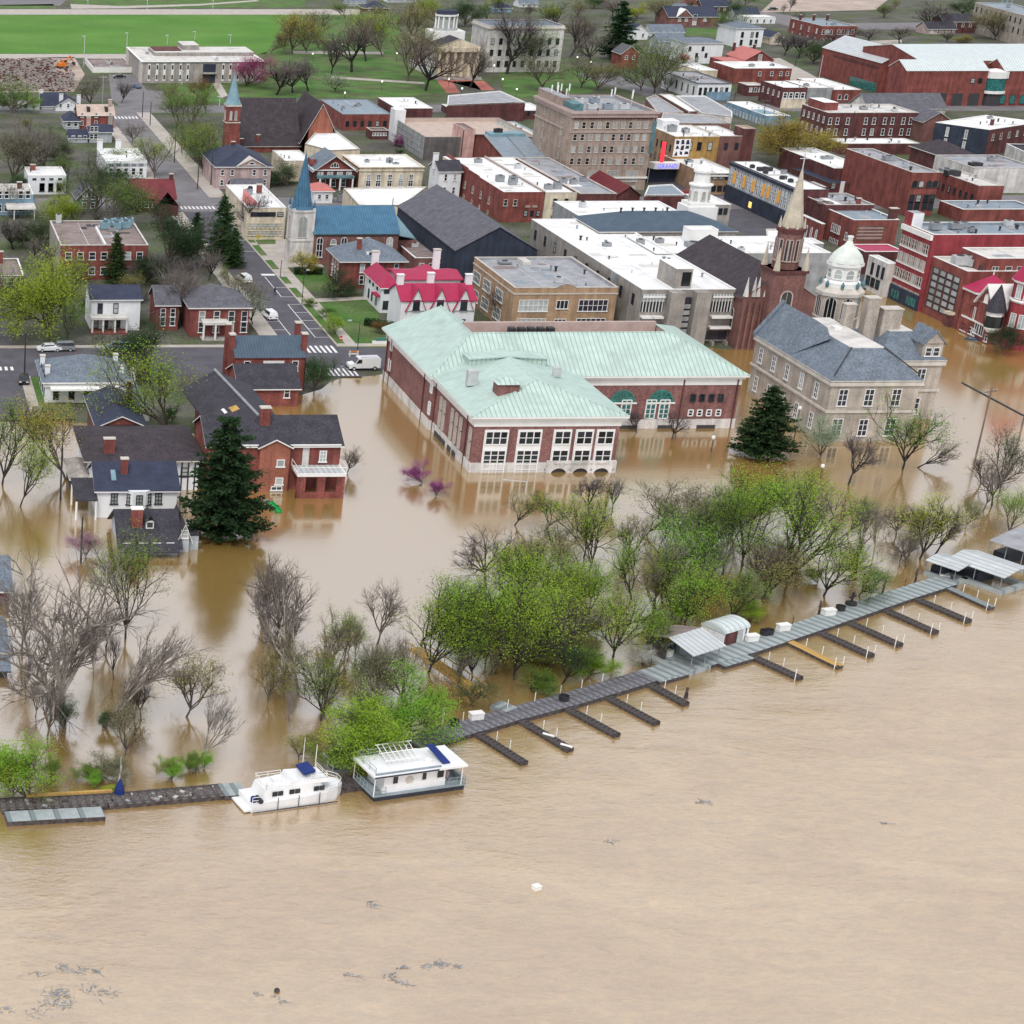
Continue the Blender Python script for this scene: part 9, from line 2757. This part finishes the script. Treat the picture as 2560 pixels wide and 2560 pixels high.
def utility_pole(p,f,y0,lab,arms=1,zg=ZG,transformer=False,rz=0.0,m_='wood_pole'):
 P=G(p,zg)
 h_=float(GZ(y0,P[0],P[1]))-zg
 u_=thing('utility_pole',lab,'pole',(P[0],P[1],zg),rz,'utility poles')
 MB().tube((0,0,-1.5),(0,0,h_),.16,.10,n=8).build('pole',m_,u_)
 for k in range(arms):
  z=h_-.5-k*1.1
  MB().box(-1.3,1.3,-.07,.07,z-.08,z+.08).build('crossarm',m_,u_)
  for x in(-1.15,-.5,.5,1.15):
   MB().tube((x,0,z+.08),(x,0,z+.3),.05,n=6).build('insulator','metal_pale',u_)
 if transformer:
  for x in(-.4,.4):
   MB().tube((x,-.3,h_-2.2),(x,-.3,h_-1.2),.25,n=10).build('transformer','metal_grey',u_)
 return u_,h_
utility_pole(q5(1490,1695),q5,fy(q5,1080),'grey utility pole with crossarm standing in bright floodwater',1,0,False,R(20))
utility_pole((2555,1065),q5,900,'utility pole cut by right edge in the flood',1,0,False,R(10))
P=G(q5(1490,1695),0)
zb=float(GZ(fy(t31,1077),P[0],P[1]))
A,A2=G(t31(1465,957),zb),G(t31(1925,1203),zb)
o=MB().box(-.13,.13,0,float(np.linalg.norm(A2-A)),-.1,.1).build('traffic_signal_arm','metal_dark',None,tuple(A2),math.atan2(A[1]-A2[1],A[0]-A2[0])-math.pi/2)
tag(o,'long dark signal arm reaching over the flooded street','signal arm')
for p,y0,lab,ar in((t00(772,782),fy(t00,570),'pale utility pole left of the car park',1),(t00(1073,890),fy(t00,690),'dark pole at the far crossing',0),(t00(1132,950),fy(t00,770),'thin dark pole right of the far crossing',0),(t00(1315,1225),fy(t00,940),'dark pole on the verge of the concrete street',0),(t00(1490,1425),fy(t00,1130),'tall dark pole left of the stone house',0),(t00(1590,1400),fy(t00,1180),'thin pole at the stone house corner',0),(q1(395,730),fy(q1,540),'short dark pole at the flooded left street',0),(q1(560,1300),fy(q1,800),'dark pole in the flood by the golden tree',0),(q1(750,1885),fy(q1,1455),'dark pole in the flood left of the grey cottage',0),(t01(185,880),fy(t01,580),'dark signal pole at the left crossing',1),(q3(600,1190),fy(q3,1030),'dark pole at the blue-painted building',0),(q3(930,1330),fy(q3,1120),'utility pole over the blue-painted roof',1),(q3(1560,890),fy(q3,620),'tall pale pole left of the big red brick hall',0),(q3(1625,850),fy(q3,640),'second pale pole at the big red brick hall corner',0),(t30(605,1110),fy(t30,840),'tall thin pole before the dark brick apartments',0),(q3(1290,750),fy(q3,620),'lamp pole beside the clean white roof',0)):
 d_=shore_dist(np.array([G(p)[:2]]))[0]
 utility_pole(p,None,y0,lab,ar,ZG if d_>0 else 0.0,m_='metal_pale' if 'pale' in lab else 'metal_dark')
for x,y0,y1,lab in((632,275,500,'first tall field light pole above the rubble'),(955,250,402,'second tall field light pole left of the office roof'),(1262,268,335,'third field light pole behind the office roof'),(1470,240,300,'fourth field light pole behind the penthouse'),(1738,265,330,'fifth field light pole at the right of the office roof'),(662,0,68,'light pole beyond the field, left'),(1110,0,72,'light pole beyond the field, middle'),(1606,0,66,'light pole beyond the field, right'),(1372,540,640,'white flagpole before the grey office block'),(1655,735,800,'pale lamp pole left of the blue-spired tower')):
 P=G(t00(x,y1),ZG)
 h_=max(3.0,float(GZ(fy(t00,y0),P[0],P[1]))-ZG)
 l_=thing('light_pole',lab,'light pole',(P[0],P[1],ZG))
 MB().tube((0,0,0),(0,0,h_),.18,.12,n=6).build('pole','metal_pale',l_)
 MB().box(-.9,.3,-.25,.25,h_-.1,h_+.2).build('lamp_head','metal_pale',l_)
P=G(z5(635,745),KZ)
sg=thing('warning_sign','yellow diamond warning sign on the pavement','sign',(P[0],P[1],KZ))
MB().tube((0,0,0),(0,0,2.6),.05,n=6).build('post','metal_grey',sg)
MB().face([(-.6,-.06,2.2),(0,-.06,1.6),(.6,-.06,2.2),(0,-.06,2.8)]).face([(0,-.04,2.8),(.6,-.04,2.2),(0,-.04,1.6),(-.6,-.04,2.2)]).build('plate','curb_yellow',sg)
P=G(t11(940,668),ZG)
sg=thing('lawn_sign','low white sign board with dark top on the lawn','sign',(P[0],P[1],ZG))
MB().box(-1.6,1.6,-.15,.15,0,.7).build('board','trim_white',sg)
MB().box(-.9,.9,-.1,.1,.7,1.3).build('crest','trim_green',sg)
for a,e,lab in((z5(950,985),z5(1190,985),'clipped dark hedge before the slate-roofed brick house'),(t00(1090,615),t00(1260,612),'dark hedge under the grey office windows'),(t11(820,520),t11(1050,560),'dark hedge along the crimson-roofed house')):
 A,rz,L=strip_frame(a,e,ZG)
 hd=thing('hedge',lab,'hedge',(A[0],A[1],ZG),rz)
 rng=np.random.default_rng(len(lab))
 C=np.column_stack([rng.uniform(0,L,900),rng.normal(0,.5,900),rng.uniform(.1,1.5,900)])
 V,Fq=leaf_quads(rng,C,.14)
 place('foliage',quad_mesh('foliage',V,Fq,'leaf_dark'),hd)
 MB().box(0,L,-.4,.4,0,1.1).build('core','leaf_dark',hd)
rng=np.random.default_rng(5)
C0=G(t00(230,640),ZG)
vv,ff,mm=[],[],[]
b=MB()
for _ in range(2600):
 px_=rng.uniform(-40,560)
 py_=rng.uniform(452,690)
 if px_>400 and py_<560 and rng.random()<.7:
  continue
 P=G(t00(px_,py_),ZG)-C0
 zt_=2.2*max(0,1-((px_-180)/420)**2)*max(0,1-((py_-565)/140)**2)
 s_=rng.uniform(.2,.7)
 z0=max(0,zt_*rng.uniform(.4,1))
 a=rng.uniform(0,3.14)
 c_,sn=math.cos(a)*s_,math.sin(a)*s_
 m_=int(rng.integers(0,3))
 q=[(P[0]+c_,P[1]+sn),(P[0]-sn*.6,P[1]+c_*.6),(P[0]-c_,P[1]-sn),(P[0]+sn*.6,P[1]-c_*.6)]
 b.prism(q,z0-.3,z0+s_*rng.uniform(.1,.45),m_)
o=b.build('rubble',['stone_grey','brick_dark','concrete_tan'],None,tuple(C0))
tag(o,'spread heap of grey and brown demolition rubble at left','rubble',kind='stuff')
P=G(t00(470,515),ZG)
ex=thing('excavator','small red-orange excavator on the bare dirt beside the rubble','excavator',(P[0],P[1],ZG),R(20))
for y in(-1.2,1.2):
 MB().box(-1.9,1.9,y-.35,y+.35,0,.8).build('track','metal_dark',ex)
MB().box(-1.8,1.2,-1.3,1.3,.8,2.0).build('body','plastic_orange',ex)
c=MB().box(-.2,1.3,-1.3,0,2.0,3.2).build('cab','plastic_orange',ex)
MB().box(.0,1.33,-1.33,-.1,2.3,3.0).build('window','glass',c)
MB().tube((1.2,.5,1.8),(3.2,.5,4.4),.25,n=6).build('boom','plastic_orange',ex)
MB().tube((3.2,.5,4.4),(4.8,.5,2.0),.2,n=6).build('stick','plastic_orange',ex)
MB().box(4.4,5.4,0,1.0,1.2,2.0).build('bucket','metal_dark',ex)
FH='far houses along the top of the frame'
for k,(f,x,y,x2,base,lab,wm,rm,kind)in enumerate(((t10,690,20,830,45,'far blue-grey house at the top left of the park','grey_paint','roof_slate','x'),(t10,820,60,1000,88,'far dark hipped house behind the bare elms','brick_dark','roof_navy','h'),(t10,1000,5,1200,22,'far white porch house at the top middle','white_paint','roof_slate','x'),(t10,1800,60,1932,95,'far blue-trimmed house right of the cupola','blue_paint','roof_navy','h'),(t20,60,25,200,55,'far white house at the top behind the annex','white_paint','roof_slate','x'),(t20,900,235,1030,300,'white gabled house left of the salmon gable street','white_paint','roof_navy','y'),(t20,1050,240,1300,275,'white low house with grey roof in front of the far school','white_paint','roof_slate','x'),(t20,830,400,960,520,'red-balconied brick house beside the big green tree','brick_red','roof_shingle_grey','y'),(t20,1110,310,1310,420,'blue-grey roofed house behind the big green tree','grey_paint','roof_slate','x'),(t20,1200,80,1330,160,'far grey-roofed house at the top right of the spruce','white_paint','roof_slate','x'),(t20,1330,40,1420,80,'far red-roofed house at the top','brick_red','roof_red','h'),(t20,1440,45,1640,90,'far dark long-roofed house at the top','brick_dark','roof_navy','x'),(t20,1690,110,1870,160,'far dark-roofed car showroom by the hillside road','white_paint','roof_navy','x'),(t30,1330,160,1570,250,'dark-roofed house with white gables on the hillside','brick_dark','roof_shingle','x'),(t30,1210,215,1420,260,'low dark house before the hillside retaining wall','stone_rose','roof_shingle','x'),(t30,-160,130,60,180,'long low white building beside the hillside road','white_paint','roof_white','f'),(t00,150,790,300,830,'pale low shed roof left of the white gabled house','white_paint','roof_offwhite','f'))):
 b=Bld('house',lab,'house',f(x,y),fx(f,x2),4,d=10,base=fy(f,base),group=FH)
 b.walls(wm)
 if kind=='x':
  b.gx(2.6,rm,wall=wm)
 elif kind=='y':
  b.gy(2.6,rm,wall=wm)
 elif kind=='h':
  b.hip(2.6,rm)
 else:
  b.flat(rm)
 b.win('F',max(2,int(b.w/3)),[max(.6,b.h-2.4)],1.0,1.5)
b=Bld('stone_hall','far long cream stone building at top right corner','building',t30(1565,20),t30(2100,160),12,d=14)
b.walls('stone_tan').flat('roof_bluegrey','trim_stone').win('F',14,[b.h-3.6,b.h-7.5],1.2,2.2,WD)
P=G(t30(1775,150),ZG)
o=thing('steel_tower','pale blue tapered water tower legs before the far stone building','tower',(P[0],P[1],0))
MB().lathe([(3.5,0),(3.5,3.5)],8).build('base','blue_paint',o)
for k in range(6):
 a_=k*math.pi/3
 MB().tube((2.8*math.cos(a_),2.8*math.sin(a_),3.5),(1.2*math.cos(a_),1.2*math.sin(a_),16),.3,n=6).build('leg','roof_blue_pale',o)
A=G(t30(1010,240),ZG)
rw_=sheet('retaining_wall_path',[t30(640,330),t30(640,310),t30(1010,300),t30(1010,330)],'sidewalk',ZG+.03)
